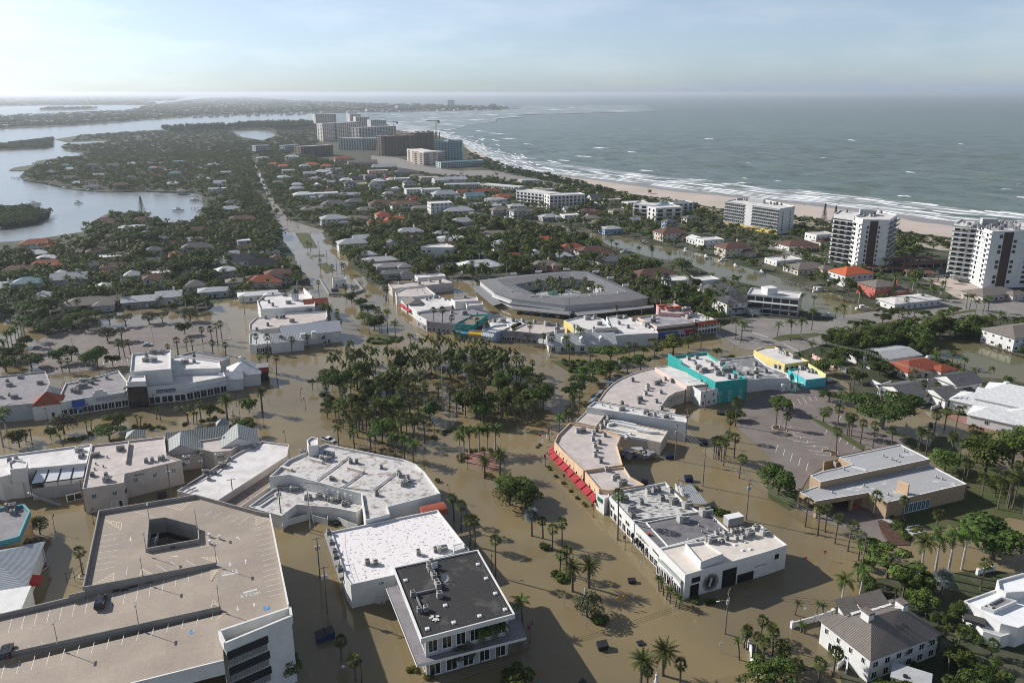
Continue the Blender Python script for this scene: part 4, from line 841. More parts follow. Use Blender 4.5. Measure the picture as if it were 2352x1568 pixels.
a,b=seg(1,0,'1430,1482 1610,1466');build(MB().wallbox(G(*a,7.4).xy-Vector((.05,.12)),G(*b,7.4).xy-Vector((.05,.12)),4.5,5.9,.15),'sign_board',mat('navy_sign',(.04,.06,.16),.7),r);letters(r,"ALVIN'S ISLAND",a,b,7.4,4.8,1.15,frame,out=.35)
acs(T(1,0,'1410,1180 1480,1185 1345,1205 1350,1250 1410,1252 1490,1170'),12.1,'the tall white block above the arcade store',(0,3,4),sc=1.25);acs(T(1,0,'1700,1270 1785,1265 1785,1210'),8.3,'the rear roof of the white arcade store',(0,),sc=1.2)
t_=thing('pyramid_roof_shop',G(*pt(1,0,2230,1400),0),'white shop with grey tiled pyramid roof and chimney beside a red balcony','building');q=G(*pt(1,0,2235,1290),7.5);pitched(t_,q,13,13,R(20),5.5,4.4,white,whroof,'hip',.5);build(MB().box((q.x-1.5,q.y+1,9.6),(1.3,1.3,3.2),R(20)),'chimney',white,t_)
q2=G(*pt(1,0,2120,1375),6);pitched(t_,q2,9,7,R(20),5.2,2.4,white,whroof,'gable',.4);wins_w(t_,(q2.x-4,q2.y-5,0),(q2.x+4,q2.y-2,0),4,1.2,[(4.0,4.9)],glass,True,'window',q2);wins_w(t_,(q2.x-4,q2.y-5,0),(q2.x+4,q2.y-2,0),1,4,[(.2,2.8)],glass,True,'shopfront',q2)
q=G(*pt(1,1,30,1340),4);t_=thing('red_balcony_shop',(q.x,q.y,0),'dark shopfront with bright red upper balcony at the street corner','building');build(MB().box((q.x,q.y,3),(7,5,6.2),R(20)),'wall',darkmet,t_);build(MB().box((q.x,q.y-.6,5.0),(7.4,5.2,1.6),R(20)),'red_band',redpaint,t_);build(MB().box((q.x,q.y,6.3),(8,6,.3),R(20)),'roof',mauveroof,t_);wins_w(t_,(q.x-3.4,q.y-3.6,0),(q.x+3.4,q.y-1.2,0),3,1.6,[(.3,2.8)],glass,True,'shopfront',q)
# ---- church-like shop, top middle left ------
r=flat('cupola_building','white building with octagonal cupola and red tiled rear roof',T(1,1,'10,695 70,645 490,608 545,692 540,742 40,772'),8.0,white,memb,ph=.8)
build(MB().wallbox(G(*pt(1,1,440,612),8),G(*pt(1,1,520,690),8),7.4,10.2,.5),'curved_gable',white,r)
q=G(*pt(1,1,360,690),7.2);mb=MB().cyl((q.x,q.y),2.1,7.2,11.6,8);cu_=build(mb,'cupola',white,r);build(MB().cyl((q.x,q.y),2.7,11.6,14.2,8,.1),'cupola_roof',gyroof,cu_)
for k in range(8):t0=(k+.5)*math.pi/4;o=place(cu_,'window',open_mesh(palgrey),(q.x+2.0*math.cos(t0),q.y+2.0*math.sin(t0),9),t0+math.pi/2,(.7,1,2.0))
q=G(*pt(1,1,545,695),8);pitched(r,q,13,9,R(20),6.8,2.6,white,redroof,'gable',.3)
acs(T(1,1,'265,650 300,720 155,645 65,690 155,745 120,715'),7.2,'the white cupola building',(0,1),sc=1.3)
r=flat('long_low_annex','long low white annex with tan roof in front of the cupola building',T(1,1,'-60,905 0,850 205,832 262,812 650,790 656,832 640,868 262,935 0,960 -60,960'),5.4,white,membpink)
acs(T(1,1,'490,800 90,860 190,855 235,855 260,850 330,890 10,970 110,925'),4.8,'the long low annex',(0,5),sc=1.2)
wins(r,*seg(1,1,'275,868 650,830'),5,6,1.4,[(2,3.6)],glass)
t_=thing('metal_gable_restaurant',G(*pt(1,1,480,1080),0),'white restaurant with wide pale metal gable roofs and dark windows','building')
rmr=ribbed('pale_standing_seam',(.40,.43,.48),R(20),.6,.75)
rtl=ribbed('white_tile_courses',(.60,.60,.60),R(110),.7,.6)
gable_at(t_,1,1,'500,925',6.0,3.0,white,rmr,28,17,20,'gable',.6);gable_at(t_,1,1,'275,1010',5.4,3.0,white,rtl,15,12,20,'gable',.5)
c_=G(*pt(1,1,500,930),6);wins(t_,*seg(1,1,'590,1005 725,945'),6,3,3.2,[(2.6,5.0)],glass,True,'window',c_)
wins(t_,*seg(1,1,'610,1060 730,1010'),3,3,3.0,[(.4,2.2)],glass,True,'shopfront',c_);q=G(*pt(1,1,530,985),8);build(MB().box((q.x,q.y,6.5),(2,1.6,4),R(20)),'chimney',white,t_);q=G(*pt(1,1,430,995),8);build(MB().box((q.x,q.y,6),(2.2,1.6,4),R(20)),'chimney',white,t_)
q=G(*pt(1,1,715,1015),3);build(MB().box((q.x,q.y,3.2),(.3,4.5,3.0),R(20)),'green_poster',greensign,t_)
r=flat('low_tiled_shop','low shop with striped white tiled roof at the bend of the street',T(1,1,'-60,1000 0,985 150,1015 150,1080 0,1100 -60,1090'),4.6,white,rtl)
wins(r,*seg(1,1,'0,1100 150,1080'),4.6,4,2.2,[(.4,2.8)],glass,True,'shopfront')
r=flat('pump_station','small white flat-roofed pump station standing in the flooded avenue',T(1,1,'700,482 820,474 827,495 706,506'),5.0,white,greyroof,ph=.3);wins(r,*seg(1,1,'706,506 827,495'),5,2,1.1,[(.2,2.3)],darkmet,True,'door')
q=W(T(1,1,'585,490 630,560 670,625 860,630 985,590 905,490'),1.4);mb=MB()
for a,b in zip(q,q[1:]):mb.wallbox(a,b,0,1.4,.4)
solo(mb,'retaining_wall',greywall,'low concrete wall ring around the flooded pump station','wall');rast(q,1)
# ---- crescent of shops across the top ---------
r=flat('pale_rear_building','long pinkish flat-roofed building at the top of the avenue shops',T(1,1,'1215,540 1710,490 1815,527 1252,582'),5.6,beige,membpink);acs(T(1,1,'1320,540 1445,525 1600,520 1690,530 1500,545'),5.0,'the long pinkish roof beside the avenue',(),sc=1.4)
wins(r,*seg(1,1,'1252,582 1815,527'),5.6,8,1.4,[(1.6,3)],greymet)
r=flat('white_vault_shop','white flat-roofed shop with curved roof vents behind avenue shopfronts',T(1,1,'1278,618 1365,578 1560,566 1652,636 1415,658 1290,652'),6.2,white,membpink);vents(r,T(1,1,'1430,590 1480,600 1530,605 1550,630'),5.7);wins(r,*seg(1,1,'1278,618 1290,652'),6,2,2.4,[(.4,2.8)],glass,True,'shopfront')
r=flat('low_white_shops','low white shops with beige gable facing the flooded avenue',T(1,1,'1330,690 1420,662 1650,640 1795,702 1800,740 1480,795 1430,755'),5.2,white,memb)
gable_at(r,1,1,'1445,690',5.2,2.4,beige,tanroof,9,10,110);acs(T(1,1,'1600,680 1650,670 1700,665 1740,690 1570,690'),4.6,'the low white shops on the avenue',(1,),sc=1.2);wins(r,*seg(1,1,'1330,690 1430,755'),5,4,2.2,[(.4,2.6)],glass,True,'shopfront');awning(r,*seg(1,1,'1335,695 1430,757'),5,3.6,.8,1.8,redcloth,2,.6)
r=flat('white_block','plain white two-storey block with pink roof above the low shops',T(1,1,'1790,675 2030,652 2042,692 1830,702'),8.2,white,membpink);acs(T(1,1,'1920,672'),7.6,'the plain white two-storey block',sc=1.3)
flat('white_box','plain white box building with pink roof next to flooded rear alley',T(1,1,'1925,712 2080,702 2087,728 1938,742'),7.4,white,membpink)
r=flat('mauve_roof_shops','shop building with mauve roof, arched windows and white corner gable',T(1,1,'1470,828 1500,800 1940,762 2130,812 1832,912 1570,882'),5.8,mat('mauve_stucco',(.36,.33,.36),.85,grime=.1),mauveroof)
wins(r,*seg(1,1,'1570,882 1832,912'),5.8,6,1.7,[(.3,2.8)],glass,True,'arched_window');acs(T(1,1,'1915,820 1800,810'),5.2,'the mauve shop roof',(0,),sc=1.2)
a,b=seg(1,1,'1470,828 1570,884');build(MB().wallbox(G(*a,6),G(*b,6),3.6,6.8,.5),'corner_gable',frame,r);wins(r,a,b,5.8,2,2.6,[(.3,2.8)],glass,True,'shopfront')
p=G(*pt(1,1,1525,870),5);build(MB().box((p.x-.2,p.y-.5,5.4),(1.4,.3,1.1),R(-40)),'window',glass,r)
r=flat('teal_shop','narrow teal shop with brown roof and rounded blue canopy',T(1,1,'1832,905 1985,825 2130,815 2000,918'),7.0,teal,mat('brown_roll_roof',(.28,.22,.19),.9,(.2,.16,.14),.5,grime=.3));awning(r,*seg(1,1,'1832,907 1995,920'),7,3.4,1.0,1.6,mat('sky_blue_canvas',(.10,.28,.50),.8),1,curved=True);wins(r,*seg(1,1,'1832,907 1995,920'),7,2,1.4,[(4.6,5.6)],glass);acs(T(1,1,'2030,820 1960,860'),6.4,'the narrow teal shop')
letters(r,'Foxy',*seg(1,1,'1832,907 1995,920'),7,2.6,.6,frame,out=1.75)
r=flat('yellow_awning_shop','small shop with brown roof and round yellow awning',T(1,1,'1955,960 2000,920 2100,915 2080,970'),4.6,beige,brroof);awning(r,*seg(1,1,'1955,962 2078,972'),4.6,3.6,1.1,1.4,mat('yellow_canvas',(.62,.38,.03),.8),1,curved=True)
r=flat('pale_blue_shop','pale blue shop with white roof and striped blue canopy',T(1,1,'2080,965 2180,925 2310,905 2345,935 2200,985'),5.2,paleblue,memb);awning(r,*seg(1,1,'2080,968 2190,985'),5.2,4.4,1.4,1.6,ribbed('striped_canvas',(.55,.60,.66),R(110),.9,.35),1);wins(r,*seg(1,1,'2080,968 2200,985'),5,3,1.8,[(.3,2.4)],glass,True,'shopfront');p=G(*pt(1,1,2225,965),4);build(MB().cyl((p.x,p.y-.5),.9,3.4,3.55,12),'round_emblem',yellow,r)
r=flat('white_rear_shops','white flat-roofed shops behind the pale blue front',T(1,1,'2130,880 2290,843 2351,855')+T(1,2,'60,880 120,905 0,960')+T(1,1,'2300,905 2180,920'),5.6,white,memb);acs(T(1,1,'2190,890 2240,885 2265,890')+T(1,2,'95,885 210,900 10,885'),5.0,'the white rear shops',(2,),sc=1.4)
r=flat('grey_front_store','store with long plain grey front and dark script lettering',T(1,2,'-90,965 60,890 460,915 485,955 275,1000 40,975'),5.6,greywall,membpink);letters(r,'The Black Dog',*seg(1,2,'40,975 275,1000'),5.6,3.9,1.0,black);wins(r,*seg(1,2,'40,975 275,1000'),5.6,5,2.2,[(.3,2.2)],glass,True,'shopfront');acs(T(1,2,'325,920 420,960 420,930 100,890'),5.0,'the grey front store',(0,),sc=1.3);wins(r,*seg(1,2,'-90,965 40,975'),5.6,3,2.4,[(.3,2.4)],glass,True,'shopfront')
r=flat('cream_rear_building','white-roofed building with pale yellow end wall behind the tiled cottage',T(1,2,'480,875 600,848 740,835 840,860 912,940 640,962'),7.2,white,memb);a,b=seg(1,2,'480,875 640,962');build(MB().wallbox(G(*a,7.2).xy-Vector((.2,.1)),G(*b,7.2).lerp(G(*a,7.2),.4).xy-Vector((.2,.1)),1,7.25,.2),'end_panel',yellow,r);acs(T(1,2,'690,865 760,860 800,915 765,850 570,940 600,950'),6.6,'the white roof behind the cottage',(0,2),sc=1.3);wins(r,*seg(1,2,'480,875 640,962'),7,3,1.0,[(4.2,5.4)],glass)
t_=thing('tiled_cottage_shop',G(*pt(1,2,640,1100),0),'white cottage shop with striped white tile roof and little dormers','building');rt2=ribbed('striped_tile',(.62,.62,.63),R(20),.75,.55)
fp_,ro_,X_=pitched(t_,G(*pt(1,2,630,1035),5.2),33,13,R(4),3.8,4.0,white,rt2,'gable',.4);c_=G(*pt(1,2,630,1030),4)
wins_w(t_,(*fp_[0],0),(*fp_[1],0),7,2.2,[(.4,2.8)],glass,True,'shopfront',c_)
for x,y in((-9,-4.6),(0,-4.6),(9.5,-4.6)):
 q=X_(x,y,0);build(MB().box((q[0],q[1],5.4),(2.0,2.0,1.7),R(4)),'dormer',white,t_);build(MB().add([X_(x-1.3,y-1.2,6.2),X_(x+1.3,y-1.2,6.2),X_(x,y-1.2,7.3),X_(x-1.3,y+1.8,6.2),X_(x+1.3,y+1.8,6.2),X_(x,y+1.8,7.3)],[(0,2,5,3),(1,4,5,2),(0,1,2)]),'dormer_roof',whroof,t_)
for x in(-12,7):q=X_(x,3,0);build(MB().box((q[0],q[1],7.8),(1.1,1.1,3.0),R(4)),'chimney',white,t_);build(MB().cyl(q[:2],.8,9.3,10.0,8,.1),'chimney_cap',brroof,t_)
awning(t_,*seg(1,2,'250,1040 410,1065'),4,4.0,1.6,2.4,ribbed('white_metal_canopy',(.55,.55,.56),R(100),.6,.6),1,cen=c_)
r=flat('wide_white_shops','wide white-roofed shops with orange fascia and dark glass',T(1,2,'865,842 1030,825 1325,962 1345,990 1085,1002 935,1015 905,940'),6.2,white,memb);acs(T(1,2,'985,855 1040,850 1110,880 1215,920 1240,930 1260,945 1065,945 980,910'),5.6,'the wide white shop roof',(0,4),sc=1.3);wins(r,*seg(1,2,'935,1015 1085,1002'),6,3,3.4,[(.2,3.0)],glass,True,'shopfront');wins(r,*seg(1,2,'1085,1002 1345,990'),6,6,2.6,[(.2,2.8)],glass,True,'shopfront');a,b=seg(1,2,'935,1015 1085,1002');build(MB().wallbox(G(*a,6).xy-Vector((0,.3)),G(*b,6).xy-Vector((0,.3)),3.6,4.6,.4),'fascia',mat('orange_fascia',(.5,.14,.05),.7),r);a,b=seg(1,2,'1150,1000 1240,994');build(MB().wallbox(G(*a,6).xy-Vector((0,.3)),G(*b,6).xy-Vector((0,.3)),3.4,4.8,.3),'fascia',frame,r);letters(r,'Hula',a,b,6,3.7,.9,black,out=.55);awning(r,*seg(1,2,'1250,993 1340,990'),6,3.8,.9,1.6,redcloth,1)
q=G(*pt(1,2,880,1000),5);t_=thing('balcony_restaurant',(q.x,q.y,0),'restaurant with open upper terrace and blue awnings between white shops','building');build(MB().box((q.x,q.y,2),(10,8,4),R(10)),'wall',palgrey,t_);build(MB().box((q.x,q.y-.5,4.1),(11,9,.25),R(10)),'terrace',woodp,t_);build(MB().box((q.x,q.y+1.5,7.0),(10.5,6,.25),R(10)),'roof',gyroof,t_)
for k in range(5):build(MB().box((q.x-5+k*2.4,q.y-4.6+k*.42,5.5),(.15,.15,3),R(10)),'post',darkmet,t_)
wins_w(t_,(q.x-4.8,q.y-4.8,0),(q.x+4.8,q.y-3.1,0),3,2.6,[(.3,3)],glassb,True,'shopfront',q)
r=flat('pink_corner_building','pale pink two-storey building with blue, red and striped awnings',T(1,2,'1155,847 1430,805 1680,870 1682,892 1332,932'),7.6,mat('pale_pink_stucco',(.62,.48,.44),.85,grime=.12),mat('two_tone_roof',(.40,.38,.39),.85,(.28,.27,.29),.15,.45,.55,grime=.2));wins(r,*seg(1,2,'1332,932 1682,892'),7.6,1,26,[(4.6,6.2)],glass,False,'window_band');wins(r,*seg(1,2,'1332,932 1682,892'),7.6,8,2.6,[(.3,2.8)],glass,True,'shopfront')
awning(r,*seg(1,2,'1345,932 1520,912'),7.6,4.2,1.2,2.0,blue,3);awning(r,*seg(1,2,'1520,912 1580,905'),7.6,4.2,1.2,2.0,ribbed('striped_canvas_red',(.5,.42,.40),R(110),.8,.4),1);awning(r,*seg(1,2,'1580,905 1680,893'),7.6,4.2,1.2,2.0,redcloth,1);letters(r,'Kilwins',*seg(1,2,'1590,905 1675,894'),7.6,2.8,.8,frame,out=2.1)
acs(T(1,2,'1290,890 1300,860 1345,820 1640,835 1625,860 1560,820'),7.0,'the pale pink building',(0,4),sc=1.4)
r=flat('pink_tower_house','bright pink building with red tiled towers behind the awning row',T(1,2,'1340,745 1480,715 1660,790 1545,812 1345,800'),9.0,pink,membpink)
for s in('1375,745','1440,760','1515,760'):q=G(*pt(1,2,*map(float,s.split(','))),9.5);build(MB().box((q.x,q.y,5),(4.2,4.2,10),R(20)),'tower',pink,r);build(MB().box((q.x-.2,q.y-1.6,10.2),(4.4,2.0,1.0),R(20)),'tower_roof',redroof,r)
wins(r,*seg(1,2,'1345,800 1545,812'),9,5,1.0,[(4.6,5.8),(1.4,2.8)],glass);acs(T(1,2,'1500,725 1520,722 1580,790 1610,785'),8.4,'the pink towered building',(2,3),sc=1.3)
r=flat('red_verandah_building','two-storey corner building with red tiled porch roof and white balcony',T(1,2,'1560,835 1700,800 1885,868 1690,895'),7.0,beige,memb);awning(r,*seg(1,2,'1690,895 1885,868'),7,7.2,1.5,2.4,redroof,1,valance=.1);wins(r,*seg(1,2,'1690,895 1885,868'),7,7,1.4,[(4.2,5.9),(.5,2.8)],glass)
a,b=G(*pt(1,2,1690,895),7),G(*pt(1,2,1885,868),7);d=(b-a).xy.normalized();nv=Vector((d.y,-d.x));build(MB().wallbox(a.xy+nv*1.2,b.xy+nv*1.2,3.4,3.6,2.4),'balcony',frame,r);build(MB().wallbox(a.xy+nv*2.3,b.xy+nv*2.3,3.7,4.5,.06),'railing',frame,r)
for k in range(8):q=a.xy.lerp(b.xy,k/7)+nv*2.3;build(MB().box((q.x,q.y,2.9),(.2,.2,5.8)),'column',frame,r)
# ---- motel with the courtyard pool ---
mo=thing('courtyard_motel',G(1300,665).xy.to_3d(),'two-storey motel with long grey shingle roof around a palm courtyard pool','motel')
mo_o=T(1,1,'2060,507')+T(1,2,'0,470 560,422 700,428 1245,660 1060,690 490,732 0,672')+T(1,1,'2190,612');mo_i=T(1,2,'10,540 200,512 520,480 690,502 900,608 860,618 390,655 215,640 30,560')
O_=[(p.x,p.y)for p in W(mo_o,6.0)];I_=[(p.x,p.y)for p in W(mo_i,6.0)];n=len(O_);rl=MB();gsh=mat('motel_shingle',(.20,.20,.215),.85,(.155,.155,.165),.6,grime=.25)
ov_o=[tuple(Vector(a).lerp(Vector(b),-.06))for a,b in zip(O_,I_)];ov_i=[tuple(Vector(b).lerp(Vector(a),-.06))for a,b in zip(O_,I_)];rg=[tuple(Vector(a).lerp(Vector(b),.5))for a,b in zip(O_,I_)]
vs=[(*p,5.9)for p in ov_o]+[(*p,7.6)for p in rg]+[(*p,5.9)for p in ov_i];fs=[]
for i in range(n):
 j=(i+1)%n;fs+=[(i,n+i,n+j,j),(n+i,2*n+i,2*n+j,n+j)]
build(MB().add(vs,fs),'roof',gsh,mo)
for lp_,nm in((O_,'outer_wall'),(I_,'courtyard_wall')):
 mb=MB()
 for i in range(n):mb.wallbox(lp_[i],lp_[(i+1)%n],-.2,6.0,.3)
 build(mb,nm,mat('motel_wall',(.5,.5,.5),.85,grime=.15),mo)
mc=G(*pt(1,2,450,580),6)
for i in range(n):
 L=(Vector(O_[i])-Vector(O_[(i+1)%n])).length
 if i in(4,5,6,7):wins_w(mo,O_[i],O_[(i+1)%n],max(2,int(L/4.5)),1.5,[(3.9,5.2),(.8,2.4)],glass,False,'window',mc)
for i in(6,7):slabs(mo,(*O_[i],0),(*O_[(i+1)%n],0),(3.1,),1.6,frame,'balcony',frame,mc)
for i in(2,3):wins_w(mo,I_[i],I_[i+1],8,1.4,[(3.9,5.2),(.8,2.4)],glass,False,'window',(I_[i][0]+40,I_[i][1]+80,0))
rast(O_,1,2);
for i in range(n):pass
ip=ccw(I_);rast([Vector((*q,0))for q in ip],7)
for s in '15,455 245,435 500,412 770,435 905,492 1045,560 1000,630 745,655 575,670 305,668 200,660 25,615'.split():
 q=G(*pt(1,2,*map(float,s.split(','))),6.8);mb=MB()
 for a,b,w_,d_ in((-2,0,.1,1.6),(2,0,.1,1.6),(0,-.8,4,.1),(0,.8,4,.1)):mb.box((q.x+a,q.y+b,7.3),(w_,d_,1.1))
 mb.box((q.x,q.y,7.0),(3.4,1.2,.7));build(mb,'equipment_screen',frame,mo)
pl=W(T(1,2,'330,605 370,598 470,605 390,655 330,640'),.3);pm_=mat('pool_water',(.12,.22,.18),.1,spec=.6);tag(link('swimming_pool',MB().poly(pl,.45).mesh('swimming_pool',pm_,(0,0,0))),'green swimming pool in the motel courtyard','pool')
struct(MB().poly(W(T(1,2,'215,640 260,600 360,575 540,590 640,620 620,650 390,660'),.3),.35),'pool_deck',palgrey)
for i,s in enumerate(('0,742 545,795 530,828 0,772','575,805 1300,735 1305,757 600,835')):
 q=W(T(1,2,s),2.7);o=thing('carport',q[0].xy.to_3d(),('left','right')[i]+' long grey corrugated carport roof in front of the motel','carport');build(MB().prism(q,2.6,2.8,bot=True),'roof',ribbed('carport_sheet',(.30,.30,.31),R(100),.8,.6),o)
 for k in range(9):e=q[3].lerp(q[2],k/8);build(MB().box((e.x,e.y,1.3),(.12,.12,2.6)),'post',greymet,o)
q=W(T(1,1,'1965,562 2060,560 2262,718 2178,742'),2.7);o=thing('carport',q[0].xy.to_3d(),'grey carport roof beside the flooded alley west of the motel','carport');build(MB().prism(q,2.6,2.8,bot=True),'roof',MATS['carport_sheet'],o)
for k in range(7):e=q[0].lerp(q[3],k/6);build(MB().box((e.x,e.y,1.3),(.12,.12,2.6)),'post',greymet,o)
q=G(*pt(1,2,715,690),6);o=thing('motel_office',(q.x,q.y,0),'small white motel office wing with hip roof and screen fence','building');pitched(o,q,12,8,R(8),5.2,1.6,white,gsh,'hip',.5);wins_w(o,(q.x-6,q.y-5,0),(q.x+6,q.y-3.3,0),2,1.3,[(3.4,4.6)],glass,True,'window',q)
for i,s in enumerate(('575,790 1100,735','1100,735 1100,708')):
 a,b=seg(1,2,s);
 if i==0:solo(MB().wallbox(G(*a,3),G(*b,3),.1,3.2,.15),'screen_fence',mat('lattice_white',(.5,.5,.5),.8,(.25,.26,.26),6,.45,.55),'tall white lattice fence along the motel carport','fence')
 # ---- east row ------
r=flat('curved_roof_shops','crescent-shaped shop building with curved pinkish flat roof',T(2,2,'790,237 850,150 920,80 1000,30 1090,-10 1200,-45 1310,-68 1450,10 1598,98 1588,137 1500,158 1435,198 1385,262 1375,290 1505,315 1490,350'),5.6,cream,membpink,ph=.35)
acs(T(2,2,'1105,55 1330,85 1405,45 1465,65 1245,115 1245,140 1225,180 1365,165 1170,230 1165,258 1372,318 1010,270 1360,65 1325,250'),5.25,'the curved pinkish roof',(1,8),sc=1.1)
for k in range(6):
 s=('740,240 790,185','775,190 845,135','845,110 905,85','890,65 960,40','940,40 1010,15','1000,8 1080,-20')[k];a,b=seg(2,2,s);awning(r,a,b,3.4,3.5,.7,1.8,mat('grey_blue_awning',(.13,.18,.26),.8),1,cen=base_of(r))
wins(r,*seg(2,2,'1435,198 1590,137'),5.6,5,.9,[(2.6,4.2)],mat('arch_niche',(.45,.42,.42),.9),False,'blind_arch',G(*pt(2,2,1200,80),5))
r=flat('white_slope_building','narrow white roof between the curved shops and the teal building',T(2,2,'1315,-72 1432,-88 1865,72 1605,100'),7.0,mat('blush_stucco',(.66,.52,.46),.85,grime=.1),memb,ph=.3)
r=flat('white_rear_house','white two-storey box with small paired windows behind the teal building',T(2,2,'1600,65 1735,35 1892,118 1738,152'),6.8,white,greyroof);wins(r,*seg(2,2,'1738,152 1892,118'),6.8,2,1.0,[(3.8,5.4)],glass);wins(r,*seg(2,2,'1738,152 1892,118'),6.8,3,1.0,[(.8,2.4)],glass);acs(T(2,2,'1735,65'),6.2,'the white two-storey box',sc=1.1);wins(r,*seg(2,2,'1600,65 1738,152'),6.8,3,1.0,[(1,2.4)],greymet)
r=flat('teal_building','large teal building with long teal parapet and cluttered white roof',T(1,2,'1435,1215 1500,1200 1790,1168 1830,1200 2155,1410 1870,1442'),9.4,teal,memb,ph=1.0);acs(T(1,2,'1620,1235 1695,1225 1705,1320 1830,1290 1925,1285 1945,1345 1890,1375 1995,1340 2030,1335 2045,1400 1990,1410 2085,1385 1760,1345 1680,1285 1870,1340'),8.4,'the teal building',(2,4,5,6,12),sc=1.25)
ducts(r,[T(1,2,'1720,1350 1900,1320 1980,1390'),T(1,2,'1780,1240 1840,1260')],8.5,.6);a,b=seg(1,2,'1435,1215 1560,1285');build(MB().wallbox(G(*a,9),G(*b,9),8,10.8,.4),'raised_gable',teal,r)
wins(r,*seg(1,2,'1870,1442 2155,1410'),9.4,3,1.4,[(3.6,5.0),(.6,2.6)],teal,True)
mb=MB();q=G(*pt(2,2,1930,190),2)
for k in range(3):mb.box((q.x,q.y,2+2.3*k),(4,1.2,.12),R(20));mb.box((q.x,q.y-.6,2.6+2.3*k),(4,.05,.9),R(20))
build(mb,'fire_stair',greymet,r)
r=flat('long_grey_shops','long low shop block with dark patched roof beside the teal building',T(1,2,'1850,1238 2225,1198 2351,1290')+T(1,3,'180,1360 192,1408 0,1402')+T(1,2,'2165,1425'),5.6,white,mat('patched_grey_roof',(.20,.20,.21),.85,(.55,.54,.54),.3,.5,.6,detail=7,grime=.25));acs(T(1,2,'2235,1290 2245,1340 2230,1370 2160,1370 2245,1405 2330,1350')+T(1,3,'100,1320 60,1310'),5.0,'the long dark patched roof',(2,),sc=1.2)
r=flat('white_shed','small white shed building beside the turquoise shop',T(1,3,'0,1400 90,1387 215,1445 132,1462'),3.6,white,memb);wins(r,*seg(1,3,'132,1462 215,1445'),3.6,1,1.2,[(.2,2.3)],palgrey,True,'door')
r=flat('yellow_building','pale yellow building with grey-white flat roof at the boulevard corner',T(1,2,'2222,1148 2300,1122')+T(1,3,'60,1113 378,1247 155,1277'),6.0,yellow,memb);wins(r,*seg(1,3,'155,1277 378,1247'),6,5,1.5,[(3.0,4.6)],glass);acs(T(1,3,'105,1175 125,1182 145,1190 165,1195 240,1220'),5.4,'the yellow building',(4,),sc=1.3)
r=flat('turquoise_shop','low turquoise shop with white roof and yellow stepped wall',T(1,3,'185,1328 370,1297 537,1400 348,1422'),4.2,aqua,memb);build(MB().wallbox(G(*pt(1,3,370,1297),4.2),G(*pt(1,3,530,1398),4.2),3.8,5.6,.4),'stepped_wall',yellow,r);acs(T(1,3,'340,1330 400,1355 370,1350 300,1325'),3.6,'the low turquoise shop',(),sc=1.3);wins(r,*seg(1,3,'185,1328 348,1422'),4.2,3,1.5,[(.4,2.2)],frame,True,'door')
r=flat('long_white_hall','long tall white hall with plain side wall and narrow white roof',T(2,2,'690,290 760,240 1618,376 1602,434'),7.6,white,memb,ph=.5);acs(T(2,2,'1005,320 1225,350 1250,370 1310,377 1410,395'),7.1,'the long white hall',(0,1,4),sc=1.0);vents(r,T(2,2,'1110,330 1340,360 1460,385 900,300 830,280'),7.1)
r=flat('tan_front_shop','low shop with pinkish roof and rust tiled lean-to beside the white hall',T(2,2,'580,425 695,318 862,352 770,468'),5.4,cream,membpink,ph=.3);awning(r,*seg(2,2,'580,425 695,318'),5.4,3.6,1.2,1.8,mat('rust_tile',(.30,.15,.10),.9),1,cen=base_of(r))
r=flat('duct_roof_building','low rear building with long white ducts across its roof',T(2,2,'860,398 960,415 1432,512 1368,618 1240,590 1000,548 840,500'),4.8,cream,membcream,ph=.3);ducts(r,[T(2,2,'900,420 1000,430 1140,460'),T(2,2,'880,455 940,440 1130,480 1260,510'),T(2,2,'870,485 1090,530 1040,580'),T(2,2,'1150,500 1250,520 1360,525'),T(2,2,'980,540 1110,570 1230,590')],4.6,.8,frame);acs(T(2,2,'865,450 825,485 890,410'),4.5,'the ducted low roof',(),sc=1.4)
r=flat('red_awning_shops','peach corner building with a curved run of red awnings',T(2,2,'530,437 760,475 1000,562 965,640 1017,822 655,874 470,700 390,612 420,545'),7.0,peach,membpink,ph=.7);cR=base_of(r)
acs(T(2,2,'600,525 640,520 775,520 750,550 742,600 760,660 775,705 762,745 812,800 800,630 850,560'),6.3,'the peach red-awning building',(1,),sc=1.05)
flat('','',T(2,2,'660,874 1030,840 1090,932 1218,1005 885,1056 800,1042'),6.6,peach,membpink,root=r,parts=('south_wall','south_parapet','south_roof'));acs(T(2,2,'868,880 950,955 1010,1010'),6.0,'the south end of the peach building',(1,2),sc=1.1)
awning(r,*seg(2,2,'385,625 800,1050'),6.6,3.9,1.3,1.9,redcloth,8,.75,cen=cR);awning(r,*seg(2,2,'405,560 385,625'),7.0,3.9,1.3,1.9,redcloth,2,.5,cen=cR)
for k in range(6):a=G(*pt(2,2,420+k*61,705+k*64),5.2);build(MB().box((a.x-.35,a.y,5.3),(.35,.35,.7)),'wall_lantern',black,r)
r=flat('white_sign_shop','small white shop with green sign at the end of the red awnings',T(2,2,'775,1075 885,1045 892,1110 850,1132'),5.6,white,memb);a,b=seg(2,2,'775,1075 850,1132');build(MB().wallbox(G(*a,5.6).lerp(G(*b,5.6),.25).xy-Vector((.2,.1)),G(*a,5.6).lerp(G(*b,5.6),.75).xy-Vector((.2,.1)),3.6,4.9,.15),'sign',greensign,r)
r=flat('flaking_roof_shops','shop building whose roof covering has flaked off in dark patches',T(2,2,'895,1112 1000,1058 1410,980 1600,1182 1732,1252 1230,1352 1100,1332'),6.2,white,flaked,ph=.6);acs(T(2,2,'1025,1155 1460,1075 1250,1080 1310,1065 1490,1175 1610,1205 1090,1235 1185,1180 1375,1145 1340,1065 1105,1300'),5.6,'the flaking roof',(0,4,5,6),sc=1.15)
